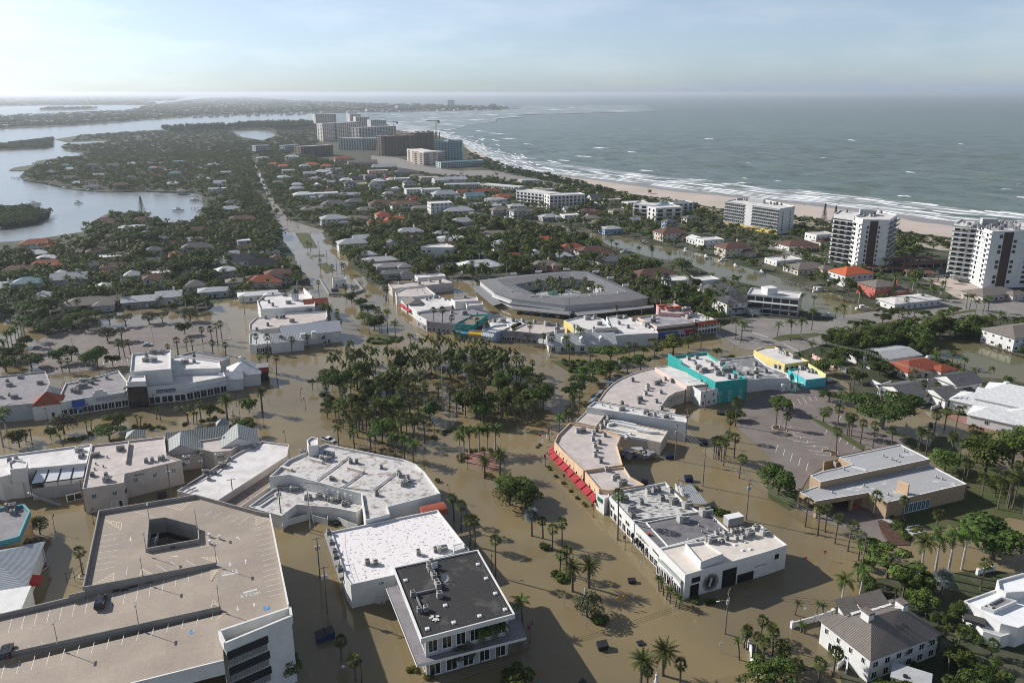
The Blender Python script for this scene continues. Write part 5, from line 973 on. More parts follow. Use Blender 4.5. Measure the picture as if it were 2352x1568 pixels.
wins(r,*seg(2,2,'895,1112 1100,1332'),6.2,5,2.2,[(.3,2.8)],glass,True,'shopfront');wins(r,*seg(2,2,'895,1112 1100,1332'),6.2,3,2.6,[(3.3,4.6)],black,True,'sign')
q=W(T(2,2,'1530,1070 1640,1030 1800,1165 1640,1180'),3);o=thing('torn_canopy',q[0].xy.to_3d(),'storm-torn corrugated metal canopy hanging off the flaking roof','canopy');mb=MB();mb.add([(*q[0].xy,4.6),(*q[1].xy,4.4),(*q[2].xy,2.6),(*q[3].xy,3.0)],[(0,3,2,1)]);build(mb,'roof_sheet',ribbed('corrugated',(.50,.51,.52),R(60),.5,.6),o)
for k in range(7):a=q[0]+Vector((random.uniform(-2,.5),random.uniform(-3,1.5),0));mb=MB();mb.add([(a.x,a.y,5.2),(a.x+.5,a.y+.1,5.4),(a.x+.9,a.y-random.uniform(1,3),3.6+random.random()),(a.x+.3,a.y-2,3.8)],[(0,1,2,3)]);build(mb,'torn_strip',frame,o)
build(MB().tube([(*q[0].xy,4.4),(q[0].x-.4,q[0].y+.5,7)],.08,5),'bent_post',greymet,o);build(MB().tube([(q[0].x-.4,q[0].y+.5,7),(q[0].x+4,q[0].y+.2,5.2)],.08,5),'bent_post',greymet,o);build(MB().cyl(q[2].xy,.08,0,2.7,6),'post',greymet,o)
r=flat('grey_roll_roof_shop','white shop with dark grey roll roof and black dome awnings',T(3,2,'1100,75 1230,52 1790,-20 1995,165 1600,268 1410,318 1355,332'),6.4,white,greyroof,ph=.5);build(MB().wallbox(G(*pt(3,2,1235,100),6),G(*pt(3,2,1430,312),6),5.8,6.3,.25),'kerb_wall',frame,r)
acs(T(3,2,'1570,80 1780,20'),5.9,'the dark grey roll roof',(0,1),sc=1.35);vents(r,T(3,2,'1720,125 1745,185 1800,170 1855,80 1620,260 1910,165'),5.9);build(MB().box((*G(*pt(3,2,1255,200),6.2).xy,6.3),(1.1,.6,.3),R(20)),'roof_hatch',mat('rust_paint',(.35,.08,.05),.7),r)
letters(r,"O'Neill Farms",*seg(3,2,'1140,130 1240,235'),6.4,4.3,.95,darkmet);letters(r,'EXPRESSIONS',*seg(3,2,'1290,260 1350,330'),6.4,4.0,.75,darkmet)
for s in '1110,205 1145,250 1175,275 1205,300 1245,335'.split():
 q=G(*pt(3,2,*map(float,s.split(','))),2.6);mb=MB().ball((q.x+.2,q.y,2.3),(.85,.85,.9),8,5);build(mb,'dome_awning',black,r)
wins(r,*seg(3,2,'1110,90 1355,332'),6.4,6,2.0,[(.2,2.4)],glass,True,'shopfront')
r=flat('white_gallery','modern white gallery with black openings, patterned mural and roof terrace',T(3,2,'1355,330 2285,114')+T(3,3,'177,298')+T(3,2,'2351,357 1592,572'),7.2,white,membcream,ph=.35);cG=base_of(r)
flat('','',T(3,2,'1590,287 1760,262 1942,377 1735,455'),9.2,white,membcream,root=r,parts=('roof_tower_wall','roof_tower_parapet','roof_tower_roof'))
a,b=G(*pt(3,2,1592,572),7.2),G(*pt(3,2,2351,357),7.2)
def gw(t0,t1,z0,z1,m,nm):p_,q_=a.lerp(b,t0),a.lerp(b,t1);d=(q_-p_).xy.normalized();nv=Vector((d.y,-d.x))*.06;build(MB().wallbox(p_.xy+nv,q_.xy+nv,z0,z1,.1),nm,m,r)
gw(.07,.17,.2,3.6,black,'doorway');gw(.08,.18,4.2,5.6,black,'window');gw(.45,.62,.2,5.2,black,'doorway');gw(.64,.84,.2,2.6,black,'doorway');wins_w(r,b,G(*pt(3,3,177,298),7.2),1,1.4,[(4,5.4)],black,False,'window',cG)
mb=MB();mc_=a.lerp(b,.31);d=(b-a).xy.normalized();nv=Vector((d.y,-d.x))*.08;rr_=2.5
for i in range(-9,10):
 for j in range(-9,10):
  x_,z_=i*.27,j*.27
  if x_*x_+z_*z_>rr_*rr_ or(abs(x_-.25*math.sin(z_*2))<.3 and abs(z_)<1.2):continue
  s_=.06+.06*(1-(x_*x_+z_*z_)/6.3);q=mc_.xy+d*x_+nv;mb.box((q.x,q.y,2.9+z_),(s_*2,.03,s_*2),math.atan2(d.y,d.x))
build(mb,'dotted_mural',darkmet,r)
lw=ccw([(p.x,p.y)for p in W(T(3,2,'1338,440 1410,380 1640,620 1552,655'),4.2)]);build(MB().prism(lw,-.2,4.2,top=False),'terrace_wall',white,r);build(MB().poly(lw,4.1),'terrace_floor',mat('timber_deck',(.36,.22,.13),.8,(.28,.17,.1),2),r);rast([Vector((*q,0))for q in lw],1)
p0,p1=G(*pt(3,2,1338,440),4.2),G(*pt(3,2,1552,655),4.2);wins_w(r,p0,p1,7,1.9,[(.2,3.2)],glass,True,'shopfront',cG);build(MB().wallbox(p0,p1,4.2,5.2,.06),'glass_rail',mat('rail_glass',(.35,.38,.38),.15,spec=.6),r);letters(r,'SHOREBIRD',*seg(3,2,'1345,470 1420,540'),4.2,3.4,.8,frame)
gw(.85,1.0,3.4,3.8,palgrey,'ledge');acs(T(3,2,'2025,190 2065,185 2110,175 1835,270 1970,250 2060,250 2125,235 2185,215 2320,200 1790,260 1930,280 1880,205 1955,200 2230,160 2250,150 1705,300 1740,330'),6.9,'the white gallery roof',(3,7,8),sc=.95);skylights(r,T(3,2,'2050,300 2145,275 2120,350 2190,340'),6.8,.9)
q=W(T(2,2,'1950,1290 2040,1255 2110,1300 2105,1360 1980,1385'),2.4);o=thing('storage_container',q[0].xy.to_3d(),'pale storage container standing in water behind the grey roof shop','container');c_=G(*pt(2,2,2035,1325),1.4);build(MB().box((c_.x,c_.y,1.3),(5.2,2.5,2.6),R(20)),'body',palgrey,o);build(MB().box((c_.x,c_.y,2.65),(5.3,2.6,.1),R(20)),'roof',frame,o)
# ---- bank ---
r=flat('bank_building','tan brick bank with two flat grey roofs and drive-through canopy',T(2,3,'388,920 500,880 645,850 770,818 650,752 1220,634 1490,768 485,980'),7.6,tan,bankroof,ph=.25,coping=frame);cB=base_of(r)
lo=ccw([(p.x,p.y)for p in W(T(2,3,'290,1072 480,1005 1482,818 1828,997 1600,1048 1100,1168 922,1078 435,1158'),5.6)]);build(MB().prism(lo,4.1,5.6,top=False,bot=True),'canopy_wall',tan,r);build(MB().ring(lo,inset(lo,.3),5.3,5.62),'canopy_rim',frame,r);build(MB().poly(inset(lo,.3),5.4),'canopy_roof',bankroof,r)
en=inset(ccw([(p.x,p.y)for p in W(T(2,3,'770,1040 1482,818 1828,997 1600,1048 1100,1168 922,1078'),5.6)]),.12);build(MB().prism(en,-.2,4.1,top=False),'wall',tan,r);rast(lo,1,1)
for s in '283,1212 440,1315 545,1300 755,1245 855,1220'.split():q=G(*pt(2,3,*map(float,s.split(','))),0);build(MB().box((q.x,q.y+.4,2.05),(.9,.9,4.1),R(20)),'pillar',tan,r)
q=G(*pt(2,3,1235,1060),6.2);build(MB().box((q.x,q.y,6.6),(3.3,.8,4.6),R(-50)),'pylon',peach,r)
wins(r,*seg(2,3,'1270,1125 1500,1075'),5.6,6,1.5,[(.3,3.6)],glassb,True,'window',cB);gate=seg(2,3,'515,780 655,755');
for a_,b_ in(seg(2,3,'515,790 655,762'),seg(2,3,'515,790 505,890')):build(MB().wallbox(G(*a_,6),G(*b_,6),0,6,.3),'yard_wall',tan,r)
vents(r,T(2,3,'1205,745 1135,775 1180,790 1250,700 1060,745 700,870'),7.4);acs(T(2,3,'625,835'),4.5,'the bank service yard',sc=1.3);build(MB().box((*G(*pt(2,3,830,865),7.5).xy,7.7),(4.4,.7,.6),R(-35)),'duct',frame,r);vents(r,T(2,3,'1600,960 1540,940 1100,1100 590,1080 880,1020 1080,935'),5.4)
q=G(*pt(2,3,795,1205),.8);solo(MB().box((q.x,q.y,.7),(2.2,.5,1.0),R(20)),'traffic_barrier',mat('barrier_orange',(.55,.08,.02),.6),'orange plastic barrier under the bank drive-through canopy','barrier')
for k,s in enumerate('490,1255 503,1258 517,1255 735,1215 830,1190'.split()):q=G(*pt(2,3,*map(float,s.split(','))),.2);solo(MB().cyl((q.x,q.y),.12,.1,1.2,7),'bollard',mat('bollard_yellow',(.6,.36,.04),.6),'yellow bollard under the bank drive-through canopy','bollard','yellow bank bollards')
# ---- buildings on the lower left edge --------
r=flat('orange_building','orange-walled building with teal band roof at the left edge',T(2,0,'-160,1240 215,1187 268,1245 170,1478 -160,1560'),9.0,orange,mauveroof,ph=.8,coping=mat('teal_coping',(.10,.30,.33),.7))
fp_=W(T(2,0,'-160,1240 215,1187 268,1245 170,1478 -160,1560'),9.0);tb=MB()
for i in range(4):tb.wallbox(fp_[i],fp_[i+1],7.4,9.05,.5)
build(tb,'teal_band',MATS['teal_coping'],r);wins(r,*seg(2,0,'-160,1560 170,1478'),9,4,1.3,[(4.3,6.2),(1,3)],glass);wins(r,*seg(2,0,'170,1478 268,1245'),9,3,1.1,[(4.3,6.0)],glass);acs(T(2,0,'100,1235 120,1275'),8.2,'the orange building',(0,),sc=1.2)
t_=thing('metal_roof_shop',G(*pt(3,0,60,620),0),'white building with pale ribbed metal hip roof and red awnings','building');q=G(*pt(3,0,-10,470),7);pitched(t_,q,15,20,R(18),5.8,3.2,white,ribbed('pale_blue_ribbed',(.42,.46,.50),R(18),.5,.6),'hip',.6)
q2=G(*pt(3,0,-40,850),5);build(MB().box((q2.x,q2.y,2.8),(13,10,5.8),R(18)),'wing',white,t_);rast([q2+Vector((-7,-5,0)),q2+Vector((7,-5,0)),q2+Vector((7,5,0)),q2+Vector((-7,5,0))],1)
rc2=mat('bright_red_canvas',(.42,.035,.025),.8)
awning(t_,*seg(3,0,'175,650 210,575'),4,4.6,1.6,4.2,rc2,1,cen=q,valance=.5);awning(t_,*seg(3,0,'115,825 125,790'),4,3.4,1.0,1.8,rc2,1,cen=q2)
# ==== houses
WM=dict(w=white,c=cream,b=beige,g=palgrey,p=pink,s=salmon,l=paleblue,y=yellow,a=aqua,d=greywall)
RM=dict(r=redroof,o=orroof,b=brroof,g=gyroof,t=tanroof,l=ltroof,w=whroof,u=blroof,k=dkroof,m=memb,p=membpink,h=mauveroof)
HOUSES='''
150 378 16 11 6 3 l u hip 2|pale house with blue-green hip roof on the peninsula tip
211 377 20 12 9 3 g g hip 3|tall grey three-storey house with dark hip roof on the peninsula
259 378 22 11 6.5 3 b t gable 2|beige townhouse with taupe gables on the peninsula
303 374 18 11 5 3 w w hip 2|white house with white hip roof in the peninsula back row
341 373 18 12 6 3 b t hip 2|beige house with taupe roof next to a red-roofed one on the peninsula
361 384 18 12 4 2.5 c r hip 1|low house with red roof on the peninsula's inner canal
408 369 20 12 7 1 a m flat 2|pale aqua box house near the mangroves
490 376 20 13 5 3 w l hip 2|pale metal-roofed house left of the far avenue
518 393 18 12 7 1 w m flat 2|white flat-roofed villa just left of the far avenue
160 386 18 10 4 2.5 w w hip 1|low white-roofed house behind the peninsula palms
118 394 18 11 4 2 g u hip 1|low house with pale teal roof near the peninsula point
160 406 16 11 5 3 c t gable 2|tan gabled house above the peninsula seawall
402 395 17 12 7 2.5 l u hip 2|blue-walled house with pale blue roof among trees
300 405 17 11 5 3 b g hip 2|grey-roofed house behind the waterfront hedge
277 421 19 13 6 3.2 w b hip 2|white waterfront house with brown-red hip roof facing the bay
215 426 20 11 4 2.2 w t hip 1|low white waterfront house with taupe roof
398 419 19 11 4 2.6 w w hip 1|white-roofed house right of the tall dark tree by the bay
416 436 14 9 4 1.6 g t hip 1|grey boathouse standing over the bay
505 417 17 10 7 3.2 w w gable 2|white two-storey gabled house with brown chimney left of the avenue
500 431 26 12 6 1 w m flat 2|long white flat-roofed house left of the avenue
535 462 20 12 6 3 g g hip 2|grey hip-roofed house left of the avenue bend
530 476 24 13 6 2.6 w l hip 2|big white house with pale metal roof by the inner bay
555 498 26 13 4 3 c b hip 1|wide house with brown tiled roof left of the avenue
238 504 21 12 5 3 c b hip 1|brown hip-roofed house on the near bay shore
326 502 19 12 4 3 c b hip 1|brown-roofed house under the tall pine on the bay shore
300 519 26 13 4 1.6 w w hip 1|long low house with bright white roof near the bay
335 533 16 11 4 2.4 d g hip 1|small dark-roofed house behind the banyan by the bay
88 553 30 13 6 3 w r hip 2|large white villa with red tile roof at the left bay corner
450 562 24 13 6 3.4 l g hip 2|pale blue house with wide grey hip roof and gable
258 585 26 12 4 .8 w m flat 1|low white house with dark glazed roof panels
108 601 24 12 4 2.6 c r hip 1|red-brown roofed house among palms at the left
42 613 20 11 4 2.4 c b hip 1|brown-roofed house at the left edge under palms
218 603 18 11 4 2.4 d k hip 1|dark-roofed low house among palms
266 607 22 11 4 2.6 c b hip 1|low brown tiled house right of the dark-roofed one
62 642 18 12 6.5 3 g u hip 2|two-storey house with shiny blue-white hip roofs at the left
6 652 18 11 5 2.6 w w hip 1|white metal-roofed house cut by the left edge
160 632 24 12 6 3.2 g l gable 2|grey gabled metal-roof house behind the royal palms
368 622 16 10 4 1 w m flat 1|small white roofed shed house under the trees
202 688 30 15 4 3 g t hip 1|wide taupe hip-roofed house facing the flooded car park
326 682 24 14 4 2 d l gable 1|grey low-gabled house facing the flooded car park
388 672 16 14 5 2.4 w l gable 1|bright metal gable-roofed hall facing the car park
447 648 16 12 4 2.6 g g hip 1|small grey hip-roofed house behind car park trees
490 662 20 11 4 1.6 g l hip 1|pale shed-roofed house by the power poles
562 590 18 13 7 4 w k gable 2|white two-storey house with dark steep gable roof
582 637 17 12 4 2.6 c b hip 1|brown tile-roofed house at the bend left of the avenue
543 641 15 11 4 2 d t hip 1|low dark taupe house beside the brown tiled one
592 671 26 10 4 1.2 w w hip 1|low house with long white roof behind the cupola building
638 622 19 12 6.5 2.6 c b hip 2|cream two-storey house with brown tile roof at the avenue
604 637 22 14 4 3.2 c r hip 1|red-brown hip-roofed house left of the avenue junction
601 602 18 12 5 4.4 w k gable 2|white house with steep black gable roof left of the avenue
808 552 26 14 6.5 3 w l hip 2|white two-storey house with grey tiled hip roofs right of the avenue
899 556 12 12 7 3 w g gable 2|white gable-fronted house with shuttered window
872 592 30 14 4 1.8 b l hip 1|long pale-roofed bungalow behind the big grey tree
898 606 26 13 4 1.6 g h hip 1|grey-roofed bungalow with screened pool
905 622 24 11 4 1.4 g g hip 1|low grey bungalow in front of the screened pool
988 631 22 9 4 .8 w m flat 1|plain white-roofed garage behind the avenue shops
1012 550 22 11 4 1.8 g l hip 1|pale tiled bungalow behind the white cube house
1035 543 26 12 4.5 1.6 w w hip 1|white-roofed modern bungalow with roof unit
1098 602 32 15 4 3 w w hip 1|wide bungalow with gleaming white tile roof
1030 606 18 10 4 .6 b t flat 1|taupe flat-roofed carport house
940 527 26 13 6.5 3 w l hip 2|white two-storey house with small porthole windows
1062 504 26 13 6 3 w l hip 2|white hip-roofed house by the little canal
1085 522 30 14 4 2.4 g t hip 1|grey-taupe bungalow among round trees
1135 532 28 14 4 2 b t hip 1|taupe-roofed bungalow with low entrance walls
1360 570 28 14 5 3.2 w b hip 1|white house with dark maroon hip roof near the canal
1410 592 32 13 4 2.4 b g gable 1|long grey gabled bungalow on the canal
1250 602 22 12 4 2.6 p t hip 1|pink bungalow with taupe roof behind the motel
1252 546 18 10 4 2.4 c o hip 1|small orange-roofed house deep in the trees
1312 562 20 10 5 2.2 p r hip 1|pink-walled house with pinkish roof left of the maroon one
1500 622 34 15 4 3.4 c b hip 1|wide brown hip-roofed bungalow by the round canal tree
1562 637 24 12 4 .7 w m flat 1|low house with flat white roof near the silver palms
1622 637 16 11 4.5 .8 w m flat 1|small white-roofed house with dark glass above the canal
1642 655 22 12 5 2 w g hip 2|pale house with stepped grey roof behind white garden walls
1690 682 24 14 7 2.6 w k hip 2|modern two-storey house with black hip roofs
1540 527 28 17 7 3.6 c b hip 2|big brown-red roofed canal house with arcaded porch
1600 545 16 11 4 2.2 w w gable 1|small white gabled house beside the brown canal house
1630 546 22 13 7 1 w m flat 2|white stepped modern villa above the canal
1684 561 27 15 7 3.2 c b hip 2|cream two-storey canal house with brown roof and balconies
1195 481 22 13 7 2.4 w g hip 2|white house with grey roof below the white apartment block
1310 491 20 12 6.5 .8 w m flat 2|white flat-roofed villa right of the apartment block
1262 494 22 13 4 2.4 g l hip 1|pale grey hip-roofed bungalow by the little canal
1352 481 22 11 4 1.8 c b hip 1|low reddish-roofed bungalow under palms
1356 497 22 13 4 2 c t hip 1|tan-roofed bungalow below the reddish one
1402 521 20 13 5 1.6 l l hip 1|pale house with bluish roof at the canal head
1367 449 18 11 6 3.4 w g gable 2|grey gabled house right of the apartment block
1405 456 22 12 6 .8 c p flat 2|tan flat-roofed house with white ledges
1240 434 40 13 8 .8 b p flat 2|long beige flat-roofed block behind the apartments
1420 481 20 12 4 1.6 c t hip 1|tan shed-roofed house left of the white condominiums
1525 467 26 16 8 3.4 w u hip 2|white house with pale teal hip roof by the beach
1458 462 28 14 7 1 w m flat 2|white modern beach house with roof pavilion
1955 618 26 16 8 3.6 w o hip 2|large white house with bright orange hip roof on the canal
2018 647 21 15 7 2.6 s t hip 2|salmon-red house with tan hip roof
2056 655 13 12 5 2 s t hip 1|dark-roofed salmon annex behind the pine
1852 607 30 16 4 3 c t hip 1|wide taupe hip-roofed bungalow among hedges
1800 592 26 14 4 .7 w m flat 1|low white flat-roofed house with white cap
2088 684 40 14 4 1 w m hip 1|long low white house left of the boulevard
1830 555 32 17 4 3 w b hip 1|brown hip-roofed clubhouse left of the white tower
1893 550 18 11 4 2 w b hip 1|small brown-roofed annex beside the white block
1884 534 22 14 9 .8 w p flat 2|windowless white block left of the tower
2276 665 34 15 4 2.6 b t hip 1|low taupe-roofed cabana in front of the tall right tower
2350 752 38 18 7 3 w t hip 2|white two-storey house with brown roof and long verandah at the right edge
2030 808 34 15 4 1.2 w l gable 1|low grey-white roofed bungalow beside the right canal
2106 832 26 13 4 2.6 c r hip 1|brick-red hip-roofed bungalow on the right canal
2200 864 16 12 7 2.8 w g gable 2|white two-storey house with dark ribbed tile roof by the right canal
2098 884 26 14 4 2.4 w g gable 1|dark tiled bungalow behind the white garden wall
2178 893 20 14 4 2.4 w g gable 1|dark tiled wing between white walls and canal
'''
FAR='''
628 375 20 14 6 3 c o hip 2|orange-roofed villa at the far avenue
652 379 20 14 6 3 c o hip 2|orange-roofed villa, second from the far avenue
662 389 22 12 6 .8 w m flat 2|white box house below the orange villas
603 361 24 12 6 2 w l hip 2|pale house near the mangroves at the avenue end
671 358 28 13 8 3 w w hip 2|white gabled house beside the brown apartment block
718 375 22 13 7 3 c o hip 2|orange-tiled house in front of the brown apartments
750 379 20 12 6 3 c o hip 2|small orange-tiled house right of the first
699 379 18 12 8 3 g l hip 3|pale tall house left of the orange-tiled one
711 396 20 13 7 3 l l gable 2|pale blue gabled house above the metal-roofed cottage
742 392 28 14 6 3.4 w w hip 2|white hip-roofed house with long roof
776 402 20 12 7 3 w k hip 2|white house with dark pointed roof
770 386 22 12 8 1 g m flat 3|dark balconied flat-roofed house
722 408 20 12 4 2.4 w l hip 1|pale metal-roofed cottage below the pale blue gabled house
790 362 40 14 7 3 c r hip 2|long townhouses with red and green roofs
832 370 56 14 8 3 b t gable 2|long tan apartment row with taupe roof
868 390 34 14 9 .8 p m flat 3|pink-walled block with white roof
882 380 44 18 6 4 g l gable 2|greenish grey hall with wide ribbed roof
928 392 34 16 7 3.4 g g hip 2|grey house row with hip roof
958 402 26 14 5 2.6 w t hip 2|white house with low tan roof by the beach road
985 405 30 14 6 1 c p flat 2|tan flat-roofed block by the beach road
1032 409 52 18 8 3 w l gable 2|long white apartments with grey ribbed roof
870 413 20 13 7 3 w w hip 2|white hip-roofed house right of the grey one
850 402 20 13 7 3 g g hip 2|grey hip-roofed house left of the pink block
820 409 16 13 8 4 w k gable 3|white and black gabled house
796 411 20 12 5 3 w w hip 2|white low house with light hip roof below the dark-roofed one
804 418 18 14 9 3 w k hip 3|tall white house with dark hip roofs
828 420 18 12 7 .8 y m flat 2|cream flat-roofed house between two dark-roofed white houses
860 420 14 14 9 5 w k gable 3|white house with steep dark gables
902 410 20 12 6 3 w w hip 2|white cottage near the greenish grey hall
922 408 24 14 8 .8 w m flat 2|white flat-roofed terraced house below the grey house row
940 416 18 13 9 3 w g hip 3|white tower-like house with grey hip roof
950 432 24 14 9 .8 w m flat 3|white cube house with three storeys
988 432 28 14 9 .8 w m flat 2|white flat-roofed house left of the long white motel
1022 441 36 16 7 4 w l hip 2|house with big pale silver hip roof
1010 463 26 16 14 .8 w m flat 4|tall white four-storey house with roof terrace
1098 437 62 12 4 2.6 c r gable 1|long low building with bright red roof
1088 446 26 16 6 4 w u gable 2|white house with teal metal gables
1156 448 26 16 5 3 c r hip 2|red-roofed house at the motel's end
1138 455 26 14 7 2 w l hip 2|white house below the red-roofed one
1050 478 36 20 7 3.6 g l hip 2|large pale house with sweeping silver roof
972 474 30 14 4 2 g t hip 1|low taupe bungalow left of the big silver-roofed house
930 464 36 18 7 3 w b hip 2|white villa with brown-red hip roofs
876 463 30 16 6 3.4 c b hip 2|brown-tiled villa left of the brown-red roofed white villa
815 459 22 14 6 3 g g hip 2|grey-roofed villa among palms
768 464 32 18 5 4 g g hip 2|wide grey hip-roofed villa
720 477 30 15 4 2.4 g t hip 1|taupe bungalow near the avenue
697 443 26 15 7 2.6 w w hip 2|white hip-roofed house right of the avenue
748 441 32 15 7 1 w m flat 2|modern white house with dark glass front
802 444 32 13 4 2 g l hip 1|long low pale roofed house
682 430 20 12 6 2.6 g l hip 2|pale grey house in the avenue trees
765 497 27 15 7 3 w l hip 2|white two-storey house with grey roof and verandah
878 489 15 13 8 3 c r hip 2|slim house with red hip roof
908 501 28 15 4 3.4 c o hip 1|vivid orange hip-roofed house among palms
868 507 22 12 4 2.4 c r hip 1|low red-roofed house left of the orange one
815 498 26 14 5 2.4 b t hip 1|tan roofed house among palms
817 527 16 11 4 2.4 c r hip 1|small red-roofed cottage by the avenue
1215 412 30 14 7 1 w l hip 2|white pavilion house near the dunes
1040 478 10 8 4 2 w w hip 1|tiny white cottage left of the silver roof
1185 470 20 12 6 2 w l hip 2|pale house at the left of the white apartment block
1150 478 24 13 5 2.6 g t hip 1|taupe-roofed house in the central trees
840 478 22 13 5 2.6 c t hip 1|tan villa in the central trees
1000 500 22 12 4 2.4 c b hip 1|brown bungalow by the little canal
650 405 22 12 5 2.4 w w hip 1|white cottage in the avenue trees
640 416 20 12 5 2.6 c t hip 1|tan cottage beside the far avenue
'''
for blk in(HOUSES,FAR):
 for ln in blk.strip().splitlines():
  a,lab=ln.split('|');x,y,L,Wd,h,rh,w_,r_,kd,st=a.split();big=float(L)>20
  hh=house(lab,float(x),float(y),float(L)*.87,float(Wd),float(h),float(rh),WM[w_],RM[r_],kd,rot=20+random.choice((0,0,0,90))if float(L)<18 else 20,st=int(st),wing=(float(L)*.3,-float(Wd)*.55,float(L)*.35,float(Wd)*.5,min(float(h),4))if big and kd=='hip' and random.random()<.85 else None,chim=random.random()<.3 and kd!='flat',porch=int(st)>1 and random.random()<.4,nofr=blk is FAR)
gh=random.Random(21)
for poly,n,where in(('-20,600 150,560 460,535 600,560 690,640 560,670 440,690 200,700 -20,720',26,'half hidden in the trees left of the avenue'),('110,372 230,360 560,362 575,400 440,432 150,420',16,'half hidden in the peninsula trees'),('620,400 760,385 1000,412 1180,420 1400,452 1600,482 1640,530 1400,520 1000,490 800,530 700,510',46,'tucked into the central trees'),('760,550 1000,515 1330,550 1420,600 1200,610 900,640',12,'in the gardens behind the crescent')):
 pw=np.array([(q.x,q.y)for q in W(D(poly),3)]);(x0,y0),(x1,y1)=pw.min(0),pw.max(0);c_=0
 for _ in range(1500):
  if c_>=n:break
  x,y=gh.uniform(x0,x1),gh.uniform(y0,y1)
  if not pip(pw,np.array([[x]]),np.array([[y]]))[0,0]or any(occ(x+a,y+b)for a in(-10,0,10)for b in(-10,0,10)):continue
  c_+=1;w_,r_=gh.choice('wwwcbgl'),gh.choice('wwlltgbrgm');st=gh.choice((1,1,2));lab=f"small {dict(w='white', c='cream', b='beige', g='grey', l='pale blue')[w_]} house with {dict(w='white', l='pale', t='taupe', g='grey', b='brown', r='red', m='flat white')[r_]} roof "+where
  u=(y*math.cos(PITCH)-(3-H)*math.sin(PITCH));px_,py_=CX+FPX*x/u,CY-FPX*(y*math.sin(PITCH)+(3-H)*math.cos(PITCH))/u
  o=house(lab,px_,py_,gh.uniform(10,15),gh.uniform(8,11),3.2*st,2.4,WM[w_],RM[r_],'flat' if r_=='m' else gh.choice(('hip','hip','gable')),rot=20+gh.choice((0,90,0,8)),st=st,z=3,nofr=True)[0];o['group']='small houses '+where
  # white cube house, unfinished house, walls ---
r=flat('cube_house','bright white three-storey cube house with blue ground-floor glass',T(1,1,'1512,200 1590,180 1745,168 1825,195 1790,205'),11.0,white,memb);wins(r,*seg(1,1,'1512,205 1825,195'),11,6,2.2,[(7.2,8.8)],glass);wins(r,*seg(1,1,'1580,205 1825,195'),11,3,5.0,[(.6,3.4)],glassb)
q=G(946,552,5);o=thing('unfinished_house',(q.x,q.y,0),'unfinished concrete block house without roof','house')
mb=MB()
for a,b in(((-6,-5),(6,-5)),((6,-5),(6,5)),((6,5),(-6,5)),((-6,5),(-6,-5)),((0,-5),(0,5))):mb.wallbox((q.x+a[0],q.y+a[1]),(q.x+b[0],q.y+b[1]),0,8.5,.3)
build(mb,'wall',mat('raw_block',(.42,.34,.27),.95,grime=.3),o);wins_w(o,(q.x-6,q.y-5,0),(q.x+6,q.y-5,0),4,1.5,[(1,3),(5,7)],darkmet,False,'opening',q);build(MB().box((q.x,q.y,4.2),(12,10,.25)),'floor_slab',concrete,o);rast([q+Vector((-7,-6,0)),q+Vector((7,-6,0)),q+Vector((7,6,0)),q+Vector((-7,6,0))],1)
# ==== apartment towers
def bands(root,A,B,z,floors,h0,fh,n,w,m=None,cen=None,frac=.6):wins(root,A,B,z,n,w,[(h0+k*fh,h0+k*fh+fh*frac)for k in range(floors)],m or glass,False,'window',cen)
def tower_px(label,wings,z,name='apartment_tower',wall=white,roof=memb,ph=.9):
 root=None
 for i,s in enumerate(wings):root=flat(name,label,s,z,wall,roof,ph,.4,'apartment tower',root=root,parts=(('wall','parapet','roof'),('wing_wall','wing_parapet','wing_roof'),('rear_wall','rear_parapet','rear_roof'))[i],grow=4)
 return root
dkpanel=mat('dark_brick_panel',(.085,.055,.047),.8,(.06,.038,.033),1.5)
r=tower_px('tall white apartment tower with dark vertical panel at the right edge',[T(0,3,'1710,1365 1770,1325 2010,1335 2090,1400 1930,1390'),T(0,3,'1930,1388 2063,1434 2490,1425 2500,1350 2080,1330')],37.0)
c1=G(*pt(0,3,1880,1350),37);A,B=seg(0,3,'1712,1367 1930,1390');bands(r,A,B,37,10,3.2,3.25,3,3.0,glass,c1);slabs(r,G(*A,37),G(*B,37),[2.6+3.25*k for k in range(11)],1.5,white,'balcony',greymet,c1)
c2=G(*pt(0,3,2250,1380),37);A2,B2=seg(0,3,'1930,1388 2063,1434');bands(r,A2,B2,37,10,3.2,3.25,2,2.2,glass,c2);slabs(r,G(*A2,37),G(*B2,37),[2.6+3.25*k for k in range(11)],1.3,white,'balcony',frame,c2)
A3,B3=G(*pt(0,3,2063,1434),37),G(*pt(0,3,2490,1425),37)
def panel(t0,t1,z0,z1,m,nm='panel'):p_,q_=A3.lerp(B3,t0),A3.lerp(B3,t1);d=(q_-p_).xy.normalized();nv=Vector((d.y,-d.x))*.08;build(MB().wallbox(p_.xy+nv,q_.xy+nv,z0,z1,.2),nm,m,r)
panel(.27,.47,.5,36,dkpanel,'brick_panel')
for k in range(10):panel(.18,.245,3+k*3.25,5.2+k*3.25,glass,'window')if k%3!=2 else None;panel(.5,.565,3.2+k*3.25,5+k*3.25,glass,'window')if k%4!=1 else None
for k in range(10):panel(.8,.99,2.8+k*3.25,4.4+k*3.25,glass,'window')
mb=MB()
for k in range(60):q=G(*pt(0,3,random.uniform(1800,2330),random.uniform(1345,1415)),37);mb.box((q.x,q.y,37.0),(random.uniform(.6,2.2),random.uniform(.6,2),random.uniform(1.2,3.0)),random.random())
build(mb,'roof_equipment',greymet,r);q=G(*pt(0,3,2030,1345),39);build(MB().box((q.x,q.y,38.5),(9,7,5),R(-18)),'penthouse',palgrey,r);q=G(*pt(1,3,1790,475),2);build(MB().box((q.x,q.y,3.2),(18,7,.5),R(-10)),'entrance_canopy',white,r)
for k in range(4):build(MB().cyl((q.x-8+k*5.2,q.y-2.5),.2,0,3,7),'column',white,r)
